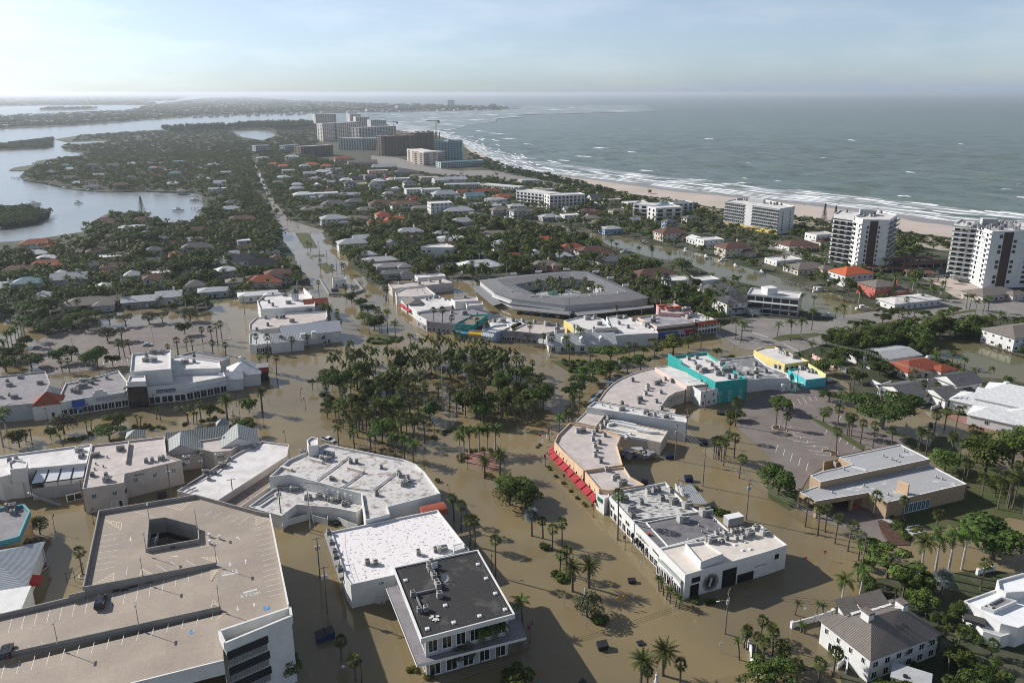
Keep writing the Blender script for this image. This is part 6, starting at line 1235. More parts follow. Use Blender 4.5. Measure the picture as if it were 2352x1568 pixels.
r=tower_px('tall white apartment tower with dark vertical panel in front of the beach, middle one',[T(0,3,'605,1275 660,1240 900,1255 880,1290 795,1300'),T(0,3,'795,1297 872,1326 1115,1330 1192,1280 1000,1240 900,1250')],36.0)
c1=G(*pt(0,3,760,1270),36);A,B=seg(0,3,'605,1277 793,1302');bands(r,A,B,36,9,3.2,3.3,3,3.2,glass,c1);slabs(r,G(*A,36),G(*B,36),[2.6+3.3*k for k in range(10)],1.5,white,'balcony',darkmet,c1)
c2=G(*pt(0,3,980,1290),36);A2,B2=seg(0,3,'795,1297 872,1326');bands(r,A2,B2,36,9,3.2,3.3,2,2.0,glass,c2);slabs(r,G(*A2,36),G(*B2,36),[2.6+3.3*k for k in range(10)],1.2,white,'balcony',frame,c2)
A3,B3=G(*pt(0,3,872,1326),36),G(*pt(0,3,1115,1330),36);panel(.3,.6,.5,35,dkpanel,'brick_panel')
for k in range(9):panel(.2,.26,3+k*3.3,5+k*3.3,glass,'window');panel(.64,.69,3.2+k*3.3,5+k*3.3,glass,'window')
A4,B4=seg(0,3,'1115,1330 1192,1280');bands(r,A4,B4,36,10,3,3.25,2,4,glass,c2);slabs(r,G(*A4,36),G(*B4,36),[2.6+3.3*k for k in range(10)],2.2,white,'balcony',darkmet,c2)
q=G(*pt(0,3,905,1250),38);build(MB().box((q.x,q.y,37.5),(9,7,4),R(-18)),'penthouse',palgrey,r);acs(T(0,3,'720,1262 1035,1270 965,1280 940,1300 970,1302'),35.2,'the middle white tower',(2,),sc=1.4)
r=tower_px('white seven-storey beach hotel under repair with gridded windows',[T(0,2,'1960,1155 2060,1137 2310,1140')+T(0,3,'248,1205 108,1228')],23.0,'beach_hotel')
cH=G(*pt(0,2,2200,1175),23);A,B=pt(0,2,1960,1155),pt(0,3,108,1228);Aw,Bw=G(*A,23),G(*B,23);L_=Aw.lerp(Bw,.38);M_=Aw.lerp(Bw,.52)
for p_,q_,n in((Aw,L_,10),(M_,Bw,13)):wins_w(r,p_,q_,n,2.0,[(4.4+k*2.9,6.4+k*2.9)for k in range(6)],glass,False,'window',cH);slabs(r,p_,q_,[4.2+k*2.9 for k in range(7)],.8,white,'balcony',greymet,cH)
build(MB().wallbox(Aw.xy+Vector((-.5,-.6)),Bw.xy+Vector((-.5,-.6)),.3,3.6,.4),'boarded_front',mat('boarding',(.55,.40,.26),.9,(.65,.55,.12),.12,.5,.55),r);wins(r,*[pt(0,3,108,1228),pt(0,3,248,1205)],23,2,1.4,[(3+k*2.9,5+k*2.9)for k in range(6)],glass,False,'window',cH)
q=G(*pt(0,2,2250,1155),24);build(MB().box((q.x,q.y,24),(14,7,4),R(-35)),'penthouse',white,r);acs(T(0,2,'2070,1150 2090,1150 2110,1150 2130,1152 2150,1155')+T(0,3,'20,1185 50,1190 80,1190 120,1195'),22.2,'the white beach hotel',(),sc=1.6)
def slab_block(label,A,B,h,depth,floors,cols,wall=white,win=glass,name='apartment_block',roofm=memb,balc=True,side=2,fr=.6,cat='apartment block',w=None,bal=1.2,sh=1):
 a,b=G(*A),G(*B);d=(b-a).xy.normalized();nv=Vector((-d.y,d.x));
 if nv.y<0:nv=-nv
 fp=[tuple(a.xy),tuple(b.xy),tuple(b.xy+nv*depth),tuple(a.xy+nv*depth)];c=Vector(((a.x+b.x)/2+nv.x*depth/2,(a.y+b.y)/2+nv.y*depth/2,0));root=thing(name,c,label,cat)
 build(MB().prism(fp,-.2,h,top=False),'wall',wall,root);f2=ccw(fp);ins=inset(f2,.4);build(MB().ring(f2,ins,h-.8,h),'parapet',wall,root);build(MB().poly(ins,h-.7),'roof',roofm,root);rast([Vector((*p,0))for p in fp],1,3)
 fh=(h-1)/floors;L=(b-a).length;zz=[k*fh+.7 for k in range(floors)]
 wins_w(root,a,b,cols,w or L/cols*.6,[(z,z+fh*fr)for z in zz],win,False,'window',c)
 for p_,q_ in((fp[1],fp[2]),(fp[3],fp[0])):
  mid=(Vector(p_)+Vector(q_))/2;n2=mid-c.xy
  if n2.dot(-mid)>0 and side:wins_w(root,p_,q_,side,depth/side*.4,[(z,z+fh*fr)for z in zz],win,False,'window',c)
 if balc:slabs(root,a,b,[k*fh+.3 for k in range(1,floors)],bal,wall,'balcony',None,c)
 return root,fp,c
slab_block('white four-storey apartment block with dark screened balconies, left half',pt(0,2,40,1185),pt(0,2,345,1225),15.5,18,4,9);slab_block('white four-storey apartment block with dark screened balconies, right half',pt(0,2,345,1240),pt(0,2,668,1225),15.5,18,4,9)
slab_block('white modern condominium left of its twin near the beach',pt(0,2,1108,1292),pt(0,2,1310,1310),12.5,16,3,3,bal=2);slab_block('white modern condominium right of its twin with roof units',pt(0,2,1316,1345),pt(0,2,1560,1330),13,16,3,3,bal=2);slab_block('white modern condominium with grey flat roof behind the twin pair',pt(0,2,1480,1275),pt(0,2,1660,1265),11,16,3,4,roofm=greyroof,bal=2)
r,fp_,c_=slab_block('white modern three-storey house with glass balconies beside the boulevard',pt(1,2,2145,800),pt(1,3,265,850),11,16,3,6,name='balcony_house',bal=2.2,w=4.2,fr=.75,cat='house');q=Vector(fp_[0]).lerp(Vector(fp_[2]),.4);build(MB().box((q.x,q.y,12.5),(7,6,4),R(20)),'penthouse',white,r)
pale2=mat('pale_cream_stucco',(.62,.58,.55),.85)
slab_block('pale apartment tower with crown turrets, leftmost behind the curved block',pt(0,1,552,482),pt(0,1,742,478),46,40,12,9,pale2)
slab_block('pale apartment tower with crown turrets left of the stepped one',pt(0,1,866,470),pt(0,1,968,468),44,40,12,6,pale2)
slab_block('stepped pale apartment tower right of the turreted one',pt(0,1,920,480),pt(0,1,1042,478),36,40,10,7,pale2)
slab_block('white apartment tower with square windows nearest the surf',pt(0,1,1056,508),pt(0,1,1198,505),33,36,9,8)
slab_block('wide curved pale apartment block, left wing',pt(0,1,618,612),pt(0,1,760,606),45,30,13,8,pale2);slab_block('wide curved pale apartment block, right wing',pt(0,1,760,608),pt(0,1,968,590),46,30,13,11,pale2)
slab_block('long cream apartment block behind the construction site',pt(0,1,950,630),pt(0,1,1292,605),38,24,11,13,pale2)
slab_block('white stepped apartment block in front of the curved one',pt(0,1,758,688),pt(0,1,972,692),26,24,6,9,white);slab_block('white apartment block with dark screens left of the construction site',pt(0,1,975,690),pt(0,1,1150,685),25,24,6,8,white)
slab_block('brown apartment block with dark screened balconies',pt(0,1,415,755),pt(0,1,712,735),20,22,5,12,mat('brown_stucco',(.22,.18,.15),.85))
slab_block('pale aqua house block with roof cabin, left one',pt(0,1,0,712),pt(0,1,130,705),14,16,3,6,mat('ice_stucco',(.42,.50,.52),.85));slab_block('pale aqua house block with roof cabin, right one',pt(0,1,265,700),pt(0,1,402,690),12,16,3,6,MATS['ice_stucco'])
for s in '590,378 700,372 880,370 950,370 690,445 800,440'.split():q=G(*pt(0,1,*map(float,s.split(','))),47)
raw=mat('raw_concrete',(.32,.27,.23),.95,(.24,.20,.17),.1,grime=.3);rust=mat('rusty_scaffold',(.24,.15,.10),.9)
def site(label,A,B,h,depth,floors,cols):
 a,b=G(*A),G(*B);d=(b-a).xy.normalized();nv=Vector((-d.y,d.x));root=thing('unfinished_tower',((a.x+b.x)/2,(a.y+b.y)/2,0),label,'construction site');fh=h/floors;L=(b-a).length
 fp=[a.xy,b.xy,b.xy+nv*depth,a.xy+nv*depth]
 for k in range(1,floors+1):build(MB().prism([tuple(p)for p in fp],k*fh-.5,k*fh,bot=True),'floor_slab',raw,root)
 for i in range(cols+1):
  for j in range(3):p=a.xy+d*L*i/cols+nv*depth*j/2*.96;build(MB().box((p.x,p.y,h/2),(1.4,1.4,h),math.atan2(d.y,d.x)),'column',raw,root)
 build(MB().prism([tuple(p.lerp((fp[0]+fp[2])/2,.35))for p in fp],0,h-1),'core',raw,root);mb=MB()
 for k in range(26):p=fp[0].lerp(fp[1],random.random()).lerp(fp[3].lerp(fp[2],random.random()),random.random());mb.box((p.x,p.y,h+1),(random.uniform(1,5),random.uniform(1,4),random.uniform(1,3)),random.random())
 build(mb,'formwork',rust,root);rast([Vector((*p,0))for p in fp],1,4);return root
site('unfinished brown concrete tower block, nearer left half',pt(0,1,1155,742),pt(0,1,1480,730),38,30,10,12);site('unfinished brown concrete tower block, farther right half under the crane',pt(0,1,1420,705),pt(0,1,1690,690),38,34,10,10)
slab_block('teal glass hotel tower with green roof at the far beach',pt(0,1,1648,785),pt(0,1,1895,785),36,26,11,9,mat('pale_teal_wall',(.33,.42,.42),.8),mat('teal_glass',(.05,.16,.20),.2,spec=.6),roofm=blroof);q=G(*pt(0,1,1770,600),38);build(MB().cyl((q.x,q.y),12,36,40,4,2),'crown',blroof,bpy.data.objects['apartment_block' if False else[o.name for o in bpy.data.objects if o.get('label','').startswith('teal glass hotel')][0]])
slab_block('cream hotel wing with long white parking decks in front of the teal tower',pt(0,1,1545,828),pt(0,1,1740,812),21,30,6,2,cream,w=28,fr=.45);slab_block('cream hotel wing with gabled corner left of the parking decks',pt(0,1,1390,790),pt(0,1,1545,826),22,26,6,4,cream,w=9,fr=.45);slab_block('low pale aqua hotel annex beside the dunes',pt(0,1,1700,858),pt(0,1,2095,835),10,18,3,20,MATS['ice_stucco'],roofm=blroof)
slab_block('long white two-storey motel with bright roof, left wing',pt(0,1,1745,1058),pt(0,1,2060,1050),7.5,13,2,18,roofm=memb);slab_block('long white two-storey motel with bright roof, right wing',pt(0,1,2060,1052),pt(0,2,60,1085),7.5,13,2,16)
def crane(label,base,zt,jib,ang):
 p=G(*base);o=thing('tower_crane',p,label,'crane');mb=MB()
 for dx,dy in((-1,-1),(1,-1),(1,1),(-1,1)):mb.beam((p.x+dx,p.y+dy,0),(p.x+dx,p.y+dy,zt),.35,.35)
 for k in range(int(zt/3)):mb.beam((p.x-1,p.y-1,k*3),(p.x+1,p.y-1,k*3+3),.2,.2)
 build(mb,'mast',yellow,o);ca,sa=math.cos(ang),math.sin(ang);mb=MB();mb.beam((p.x-ca*jib*.3,p.y-sa*jib*.3,zt+1),(p.x+ca*jib,p.y+sa*jib,zt+1),1.0,1.2);build(mb,'jib',greymet,o)
 build(MB().box((p.x-ca*jib*.28,p.y-sa*jib*.28,zt-1),(4,3,5),ang),'counterweight',darkmet,o);build(MB().tube([(p.x,p.y,zt),(p.x,p.y,zt+9)],[.8,.2],4),'peak',yellow,o);build(MB().beam((p.x,p.y,zt+9),(p.x+ca*jib*.8,p.y+sa*jib*.8,zt+1),.15,.15),'stay',darkmet,o)
crane('tall tower crane above the unfinished block against the sea',pt(0,1,1660,700),62,20,R(180));crane('lower tower crane left of the tall one',pt(0,1,1272,640),52,30,R(190))
for i,s in enumerate('1305,322,1405,320,30 1020,336,1095,335,14 1098,334,1165,333,14 1170,333,1255,332,14 1425,278,1512,277,18 1765,284,1825,283,52 2150,296,2208,296,28 645,258,695,257,18 400,250,465,250,20 720,250,790,250,10'.split()):
 x0,y0,x1,y1,h_=map(float,s.split(','));slab_block(['white slab building on the far key shore','first of three low pale blocks on the far key shore','second of three low pale blocks on the far key shore','third of three low pale blocks on the far key shore','pale low block behind the far key trees','tallest grey tower on the far key','slim pale tower near the far key tip','pale block left on the far key','small pale tower at the left of the far key','low white row on the far key'][i],pt(0,1,x0,y0),pt(0,1,x1,y1),h_,30,max(2,int(h_/6)),5,white,balc=False)
for i,(s,L,Wd,rt)in enumerate((('860,295',40,14,-10),('1250,300',46,10,14),('1440,335',46,12,14),('1180,385',46,10,-14),('1400,420',20,10,-14),('390,195',18,8,14))):
 q=G(*pt(1,3,*map(float,s.split(','))),3.5);o=thing('carport',(q.x,q.y,0),['brown-roofed carport left of the others between the two white towers','brown-roofed carport at the back between the white towers','widest brown-roofed carport in the middle between the towers','long brown-roofed carport nearest the orange-roofed house','short brown carport by the right tower driveway','small brown carport left of the middle tower'][i],'carport');rz=R(rt);ca,sa=math.cos(rz),math.sin(rz);X=lambda a,b,z:(q.x+a*ca-b*sa,q.y+a*sa+b*ca,z)
 build(MB().add([X(-L/2,-Wd/2,2.7),X(L/2,-Wd/2,2.7),X(L/2,Wd/2,2.7),X(-L/2,Wd/2,2.7),X(-L/2+2,0,4.1),X(L/2-2,0,4.1)],[(0,1,5,4),(1,2,5),(2,3,4,5),(3,0,4),(3,2,1,0)]),'roof',brroof,o)
 for k in range(8):
  for sg in(-1,1):e=X(-L/2+.5+(L-1)*k/7,sg*(Wd/2-.5),0);build(MB().box((e[0],e[1],1.35),(.25,.25,2.7)),'post',frame,o)
 rast([Vector(X(a,b,0))for a,b in((-L/2,-Wd/2),(L/2,-Wd/2),(L/2,Wd/2),(-L/2,Wd/2))],1,1)
 # ==== near right houses
seam=ribbed('taupe_standing_seam',(.20,.175,.155),R(110),.48,.6);seam2=ribbed('taupe_standing_seam_across',(.20,.175,.155),R(20),.48,.6)
nh=thing('metal_roof_house',G(*pt(3,3,900,1150),3).xy.to_3d(),'white house with taupe standing-seam hip roof and two white chimneys, nearest right','house')
ev=W(T(3,3,'450,980 945,1370 1620,1115 1150,790'),6.2);rdg=[G(*pt(3,3,950,955),10.2),G(*pt(3,3,1215,885),10.2)]
build(MB().prism(inset(ccw([(p.x,p.y)for p in ev]),.7),-.2,6.1,top=False),'wall',white,nh);E4=[(*p.xy,6.15)for p in ev]
rf=build(MB().add(E4+rdg,[(0,1,4)]),'roof',seam2,nh);build(MB().add(E4+rdg,[(1,2,5,4),(3,0,4,5)]),'roof',seam,nh);build(MB().add(E4+rdg,[(2,3,5),(3,2,1,0)]),'roof',seam2,nh);rast(ev,1,1)
for k,s in enumerate(('910,960','1225,870')):q=G(*pt(3,3,*map(float,s.split(','))),10);ch=build(MB().box((q.x,q.y,9.4),(2.2,1.5,4.0),R(-66)),'chimney',white,nh);build(MB().box((q.x,q.y,11.45),(2.4,1.7,.5),R(-66)),'chimney_cap',MATS['taupe_standing_seam'],ch)
for s in('760,890','930,860','1030,830'):
 q=G(*pt(3,3,*map(float,s.split(','))),8.2);build(MB().box((q.x,q.y,7.6),(3.2,4.0,2.0),R(24)),'dormer',white,nh);build(MB().add([(q.x-2.6,q.y-2.8,8.5),(q.x+1.8,q.y-1.2,8.5),(q.x+1.2,q.y+3.4,9.6),(q.x-3.4,q.y+1.6,9.6)],[(0,1,2,3)]),'dormer_roof',seam,nh)
for s in('1165,980','1215,970','1210,1055','1260,1040'):q=G(*pt(3,3,*map(float,s.split(','))),8.6);build(MB().box((q.x,q.y,q.z),(.5,1.4,.25),R(30)),'skylight',darkmet,nh)
A_,B_2=ev[0].lerp(ev[1],.05),ev[0].lerp(ev[1],.95);cN=base_of(nh);n_=Vector(((B_2-A_).y,-(B_2-A_).x)).normalized();ii=inset(ccw([(p.x,p.y)for p in ev]),.7);w0=min(ii,key=lambda p:(Vector(p)-ev[0].xy).length);w1=min(ii,key=lambda p:(Vector(p)-ev[1].xy).length)
wins_w(nh,w0,w1,4,.9,[(3.8,5.2)],glass,True,'window',cN);gm_=Vector(w0).lerp(Vector(w1),.2);gm2=Vector(w0).lerp(Vector(w1),.6);wins_w(nh,gm_,gm2,3,2.1,[(.1,2.5)],glass,True,'garage_door',cN);w2=min(ii,key=lambda p:(Vector(p)-ev[2].xy).length);wins_w(nh,w1,w2,6,1.6,[(3.4,5.0),(.6,2.4)],glass,True,'window',cN)
vi=flat('white_villa','bright white modern villa with stepped flat roofs at the right edge',T(3,3,'1800,810 2110,700 2420,640 2420,1010 2300,1060 2140,1020'),5.4,white,mat('bright_membrane',(.78,.79,.80),.7,(.70,.71,.73),.3),ph=.4,cat='house')
flat('','',T(3,3,'2105,620 2340,555 2420,560 2420,720 2190,735 2120,700'),7.2,white,MATS['bright_membrane'],root=vi,parts=('upper_wall','upper_parapet','upper_roof'));flat('','',T(3,3,'1960,860 2140,770 2290,810 2080,900'),6.0,white,mauveroof,root=vi,parts=('block_wall','block_parapet','block_roof'))
flat('','',T(3,3,'1830,960 1960,930 2150,1020 2240,1110 2140,1140 1980,1090'),3.4,white,palgrey,root=vi,parts=('terrace_wall','terrace_rim','terrace_floor'),ph=.3)
q=G(*pt(3,3,1900,990),3.8);solo(MB().box((q.x,q.y,3.9),(4.2,2.6,.6),R(-30)),'hot_tub',mat('dark_cover',(.06,.055,.055),.8),'dark covered hot tub on the white villa terrace','hot tub');o=bpy.data.objects['hot_tub']
for k,s in enumerate(('1935,940','1955,955')):q=G(*pt(3,3,*map(float,s.split(','))),3.6);mb=MB().box((q.x,q.y,3.5),(2,.7,.12),R(20));mb.box((q.x-.9,q.y-.3,3.7),(.6,.7,.1),R(20));solo(mb,'sun_lounger',frame,'white sun lounger on the villa terrace, '+('left one' if k==0 else 'right one'),'sun lounger')
acs(T(3,3,'2045,895'),5.0,'the white villa roof')
q=G(*pt(3,3,1310,1540),3);o=thing('white_shed',(q.x,q.y,0),'white shed roof with round vent at the bottom edge','shed');build(MB().box((q.x,q.y,2.0),(7,5,4),R(-30)),'wall',white,o);build(MB().box((q.x,q.y,4.1),(7.6,5.4,.3),R(-30)),'roof',palgrey,o);build(MB().cyl((q.x-1.5,q.y-.5),.5,4.2,4.6,10),'vent',darkmet,o)
mz=thing('white_mansion',G(*pt(2,3,2150,330),4).xy.to_3d(),'rambling white mansion with white tile roofs and brick drive','house')
for s,L,Wd,h,rh,kd in(('2000,215',22,13,4.4,2.6,'hip'),('2280,130',20,13,7,3,'hip'),('2170,190',18,12,6.4,2.6,'gable'),('2230,370',26,11,4.2,2.6,'hip'),('2120,250',9,8,4.2,2.0,'gable'),('2380,320',16,20,4.2,2.6,'hip')):
 q=G(*pt(2,3,*map(float,s.split(','))),h+rh*.4);fp_,_,_=pitched(mz,q,L,Wd,R(-40),h,rh,white,whroof,kd,.5)
 for i in range(4):
  a,b=Vector(fp_[i]),Vector(fp_[(i+1)%4])
  if Vector(((b-a).y,-(b-a).x)).dot(-(a+b)/2)>0:wins_w(mz,a,b,2,1.5,[(h-2.6,h-1.2)],glass,True,'window',q)
q=G(*pt(2,3,2190,90),9);build(MB().box((q.x,q.y,8.6),(1.6,1.6,3.4)),'chimney',white,mz)
def garden_wall(label,r,c,s,h,m=white,t=.3,name='garden_wall',piers=0):
 q=W(T(r,c,s),h*.8);mb=MB()
 for a,b in zip(q,q[1:]):mb.wallbox(a,b,-.1,h,t)
 o=tag(link(name,mb.mesh(name,m,(*q[0].xy,0)),None,(*q[0].xy,0)),label,'wall')
 for a in q:rast([a+Vector((-1,-1,0)),a+Vector((1,-1,0)),a+Vector((1,1,0)),a+Vector((-1,1,0))],1)
 if piers:
  for p in q:build(MB().box((p.x,p.y,h/2+.1),(.7,.7,h+.3),R(20)),'pier',m,o)
 return o
garden_wall('long white garden wall around the dark tiled house',2,3,'1115,115 1395,225 1600,190 1690,170',2.6);garden_wall('short white garden wall left of the dark tiled house',2,3,'945,45 1040,90 1130,60',2.4);garden_wall('low curving white wall by the mansion drive',2,3,'1500,295 1560,275 1640,255 1690,230',1.4)
garden_wall('pink and white garden wall with piers behind the yellow building',1,3,'415,1195 450,1215 520,1245 605,1280',2.0,mat('pink_wall',(.66,.45,.42),.85),piers=1);garden_wall('white entrance wall by the brick path',1,3,'660,1300 715,1325',2.0,piers=1)
garden_wall('white garden wall with gate piers in front of the taupe-roofed house',3,3,'225,1020 440,960 600,905',1.6,piers=1);garden_wall('white curving boundary wall at the bottom right corner of the street',3,2,'2140,1140 2200,1240 2195,1340 2260,1440 2351,1540',1.8);garden_wall('white gate wall below the royal palms',3,3,'1930,535 2070,500',1.6,piers=1)
garden_wall('white stair wall at the bottom of the taupe-roofed house',3,3,'640,1400 700,1350 730,1370 720,1450',1.6)
garden_wall('white wall at the lower left of the near garden',3,3,'0,1490 70,1560',1.6)
# ==== vegetation
def np_mesh(name,V,Fc,m):
 me=bpy.data.meshes.new(name);nv,nf,k=len(V),len(Fc),Fc.shape[1]
 me.vertices.add(nv);me.vertices.foreach_set('co',np.asarray(V,np.float32).ravel())
 me.loops.add(nf*k);me.loops.foreach_set('vertex_index',np.asarray(Fc,np.int32).ravel())
 me.polygons.add(nf);me.polygons.foreach_set('loop_start',np.arange(0,nf*k,k,dtype=np.int32));me.polygons.foreach_set('loop_total',np.full(nf,k,np.int32))
 me.materials.append(m);me.update(calc_edges=True);return me
def leaf_cloud(clumps,n,size,seed,tri=False,flat_=0.0):
 g=np.random.default_rng(seed);C=np.array([c[:3]for c in clumps],float);Rr=np.array([c[3]for c in clumps],float)
 Z=np.array([c[4]if len(c)>4 else .8 for c in clumps]);w=Rr**2;idx=g.choice(len(C),n,p=w/w.sum())
 d=g.normal(size=(n,3));d/=np.linalg.norm(d,axis=1)[:,None];d[:,2]=np.where(d[:,2]<-.35,-d[:,2],d[:,2])
 rad=Rr[idx]*g.uniform(.55,1.08,n)**.6;P=C[idx]+d*rad[:,None]*np.stack([np.ones(n),np.ones(n),Z[idx]],1)
 nr=d+g.normal(size=(n,3))*.55;nr[:,2]+=.35;nr/=np.linalg.norm(nr,axis=1)[:,None]
 a=np.cross(nr,g.normal(size=(n,3)));a/=np.linalg.norm(a,axis=1)[:,None]+1e-9;b=np.cross(nr,a);s=(size*g.uniform(.55,1.25,n))[:,None]
 if tri:V=np.stack([P+a*s,P-a*s*.6+b*s*.8,P-a*s*.6-b*s*.8],1).reshape(-1,3);F_=np.arange(3*n).reshape(n,3)
 else:V=np.stack([P+a*s,P+b*s*.7,P-a*s,P-b*s*.7],1).reshape(-1,3);F_=np.arange(4*n).reshape(n,4)
 return V,F_
def limbs(seed,r,h,n=5,th=.28,spread=.6,flare=1.5,crown0=.4):
 g=random.Random(seed);mb=MB();top=h*crown0;mb.tube([(0,0,-.3),(0,0,.4),(g.uniform(-.2,.2),g.uniform(-.2,.2),top)],[th*flare,th,th*.75],7)
 for k in range(n):
  a=k*6.283/n+g.uniform(-.4,.4);q=r*spread*g.uniform(.6,1.1);z=h*g.uniform(.65,.88)
  mb.tube([(0,0,top*.92),(math.cos(a)*q*.45,math.sin(a)*q*.45,top+(z-top)*.45),(math.cos(a)*q,math.sin(a)*q,z)],[th*.6,th*.4,th*.12],5,False)
 return mb
def crown_clumps(seed,r,h,kind):
 g=random.Random(seed);out=[]
 if kind=='umbrella':
  for k in range(16):a=g.uniform(0,6.283);q=r*math.sqrt(g.random())*.85;out.append((math.cos(a)*q,math.sin(a)*q,h*.82-.10*q+g.uniform(-.3,.4),r*g.uniform(.2,.34),.42))
 elif kind=='tall':
  for k in range(13):a=g.uniform(0,6.283);q=r*g.uniform(.1,.6);out.append((math.cos(a)*q,math.sin(a)*q,h*g.uniform(.42,.9),r*g.uniform(.3,.5),.9))
 else:
  for k in range(15):a=g.uniform(0,6.283);q=r*math.sqrt(g.random())*.72;out.append((math.cos(a)*q,math.sin(a)*q,h*g.uniform(.45,.82)-.04*q*q,r*g.uniform(.26,.46),.75))
 return out
def proto_tree(seed,r,h,kind,n,size,leaf,spread=.6,th=.28,nl=5):
 V,F_=leaf_cloud(crown_clumps(seed,r,h,kind),n,size,seed);return limbs(seed,r,h,nl,th,spread).mesh('trunk',bark),np_mesh('crown',V,F_,leaf)
BROAD=[proto_tree(1,5,8,'round',2600,.34,leaf_b),proto_tree(2,5,8.5,'round',2600,.34,leaf_d),proto_tree(3,5,9,'tall',2400,.34,leaf_b),proto_tree(4,5,7.5,'round',2200,.36,leaf_d),proto_tree(5,5,8,'round',1500,.30,leaf_b)]
UMBR=[proto_tree(11,5.5,6,'umbrella',2600,.32,leaf_b,.8),proto_tree(12,5.5,6.5,'umbrella',2600,.32,leaf_d,.8)]
OLIVE=[proto_tree(21,4.5,6.5,'round',1500,.28,leafmat('olive_leaves',(.075,.085,.045),(.12,.13,.075),.2)),proto_tree(22,4.5,6.5,'umbrella',1400,.28,MATS['olive_leaves'])]
YEL=[proto_tree(31,4.5,7,'round',1800,.32,leafmat('yellow_green_leaves',(.085,.11,.022),(.14,.15,.035),.15))]
BANYAN=proto_tree(41,13,12,'umbrella',7000,.42,leaf_d,.85,.9,11)
SPARSE=[proto_tree(42,6,11,'tall',1300,.34,leaf_b,.9,.4,9)]
def frond(mb,base,az,el,ln,droop,wid,n=9,leaf_len=.55,sag=.35):
 pts=[];x=z=0.0;e=el
 for i in range(n+1):
  pts.append(Vector((base[0]+math.cos(az)*x,base[1]+math.sin(az)*x,base[2]+z)));st=ln/n;x+=math.cos(e)*st;z+=math.sin(e)*st;e-=droop/n
 sd=Vector((-math.sin(az),math.cos(az),0))
 for i in range(1,n+1):
  t=i/n;L=leaf_len*(math.sin(math.pi*min(1,t*.85+.12))*.9+.15);p,o=pts[i],pts[i-1];d=(p-o).normalized()
  for sg in(-1,1):
   tip=o.lerp(p,.5)+sd*sg*L+d*L*.45-Vector((0,0,L*sag));mb.tri(o.lerp(p,.02),p.lerp(o,.02),tip)
 mb.add([pts[0]+sd*wid,pts[0]-sd*wid,pts[-1]],[(0,1,2)]);return mb
def crown_pinnate(seed,z,n=15,ln=3.2,leaf_len=.75,up=1.15,down=-.2,droop=1.5,wid=.07,seg_=9,sag=.45):
 g=random.Random(seed);mb=MB()
 for k in range(n):frond(mb,(0,0,z),k*2.399+g.uniform(-.2,.2),down+(up-down)*((k+.5)/n)**.8+g.uniform(-.1,.1),ln*g.uniform(.85,1.1),droop*g.uniform(.8,1.2),wid,seg_,leaf_len,sag)
 return mb
def crown_fan(seed,z,n=30,r=1.15,ln=1.0):
 g=random.Random(seed);mb=MB()
 for k in range(n):
  az=k*2.399+g.uniform(-.2,.2);el=1.35-2.1*(k/n)+g.uniform(-.15,.15);d=Vector((math.cos(az)*math.cos(el),math.sin(az)*math.cos(el),math.sin(el)));c=Vector((0,0,z))+d*r*g.uniform(.75,1.05)
  sd=Vector((-math.sin(az),math.cos(az),0));up=sd.cross(d)
  mb.tri(Vector((0,0,z))+sd*.04,Vector((0,0,z))-sd*.04,c)
  for j in range(8):
   t=(j-3.5)*.42;bl=(d*math.cos(t)+sd*math.sin(t))*ln*g.uniform(.8,1.1)-up*0-Vector((0,0,.28*ln*(1-.3*math.sin(el))));wv=(sd*math.cos(t)-d*math.sin(t))*.13*ln;mb.tri(c-wv,c+wv,c+bl)
 return mb
def trunk_mesh(h,r0,r1,m,lean=.3,bulge=False,seed=0):
 g=random.Random(seed);ax,ay=g.uniform(-lean,lean),g.uniform(-lean,lean);n=6;pts=[(ax*(i/n)**2,ay*(i/n)**2,-.4+(h+.4)*i/n)for i in range(n+1)];rs=[r0+(r1-r0)*i/n for i in range(n+1)]
 rs[0]*=1.5
 if bulge:rs[2]*=1.25;rs[3]*=1.15
 mb=MB().tube(pts,rs,7);return mb.mesh('trunk',m),(ax,ay)
def palm_proto(kind,h,seed):
 if kind=='s':t,(ax,ay)=trunk_mesh(h,.24,.19,trunkm,.5,seed=seed);c=crown_fan(seed,h+.1);m=leaf_p
 elif kind=='c':t,(ax,ay)=trunk_mesh(h,.26,.15,trunkm,.7,seed=seed);c=crown_pinnate(seed,h,16,3.1,.8);m=leaf_y
 elif kind=='r':t,(ax,ay)=trunk_mesh(h,.30,.22,trunkw,.15,True,seed);c=crown_pinnate(seed,h+.9,15,3.3,.85,1.2,-.3,1.7);c.cyl((0,0),.2,h-.1,h+1.0,7,.12);m=leaf_y
 elif kind=='d':t,(ax,ay)=trunk_mesh(h,.36,.32,trunkm,.3,seed=seed);c=crown_pinnate(seed,h,52,3.4,.45,1.35,-.75,.9,.06,9,.2);m=leaf_p
 elif kind=='v':t,(ax,ay)=trunk_mesh(h,.30,.25,trunkm,.2,seed=seed);c=crown_fan(seed,h+.2,54,1.3,1.6);m=leaf_s
 else:t,(ax,ay)=trunk_mesh(h,.2,.16,trunkm,.8,seed=seed);c=crown_pinnate(seed,h,12,1.7,.45,1.3,0,1.3,.05,7);m=leaf_y
 c.v=[(x+ax,y+ay,z)for x,y,z in c.v];return t,c.mesh('crown',m)
PAL={k:[palm_proto(k,6 if k!='x' else 3,s+7*i)for i,s in enumerate((1,2,3))]for k in 'scrdvx'}
PAL_H=dict(s=7.2,c=7.0,r=7.6,d=8.2,v=8.0,x=4.0)
NAME=dict(s='sabal_palm',c='coconut_palm',r='royal_palm',d='date_palm',v='silver_palm',x='small_palm',b='broadleaf_tree',u='umbrella_tree',o='olive_tree',y='yellow_green_tree',t='sparse_tree')
CAT={k:'palm tree' for k in 'scrdvx'};CNT={}
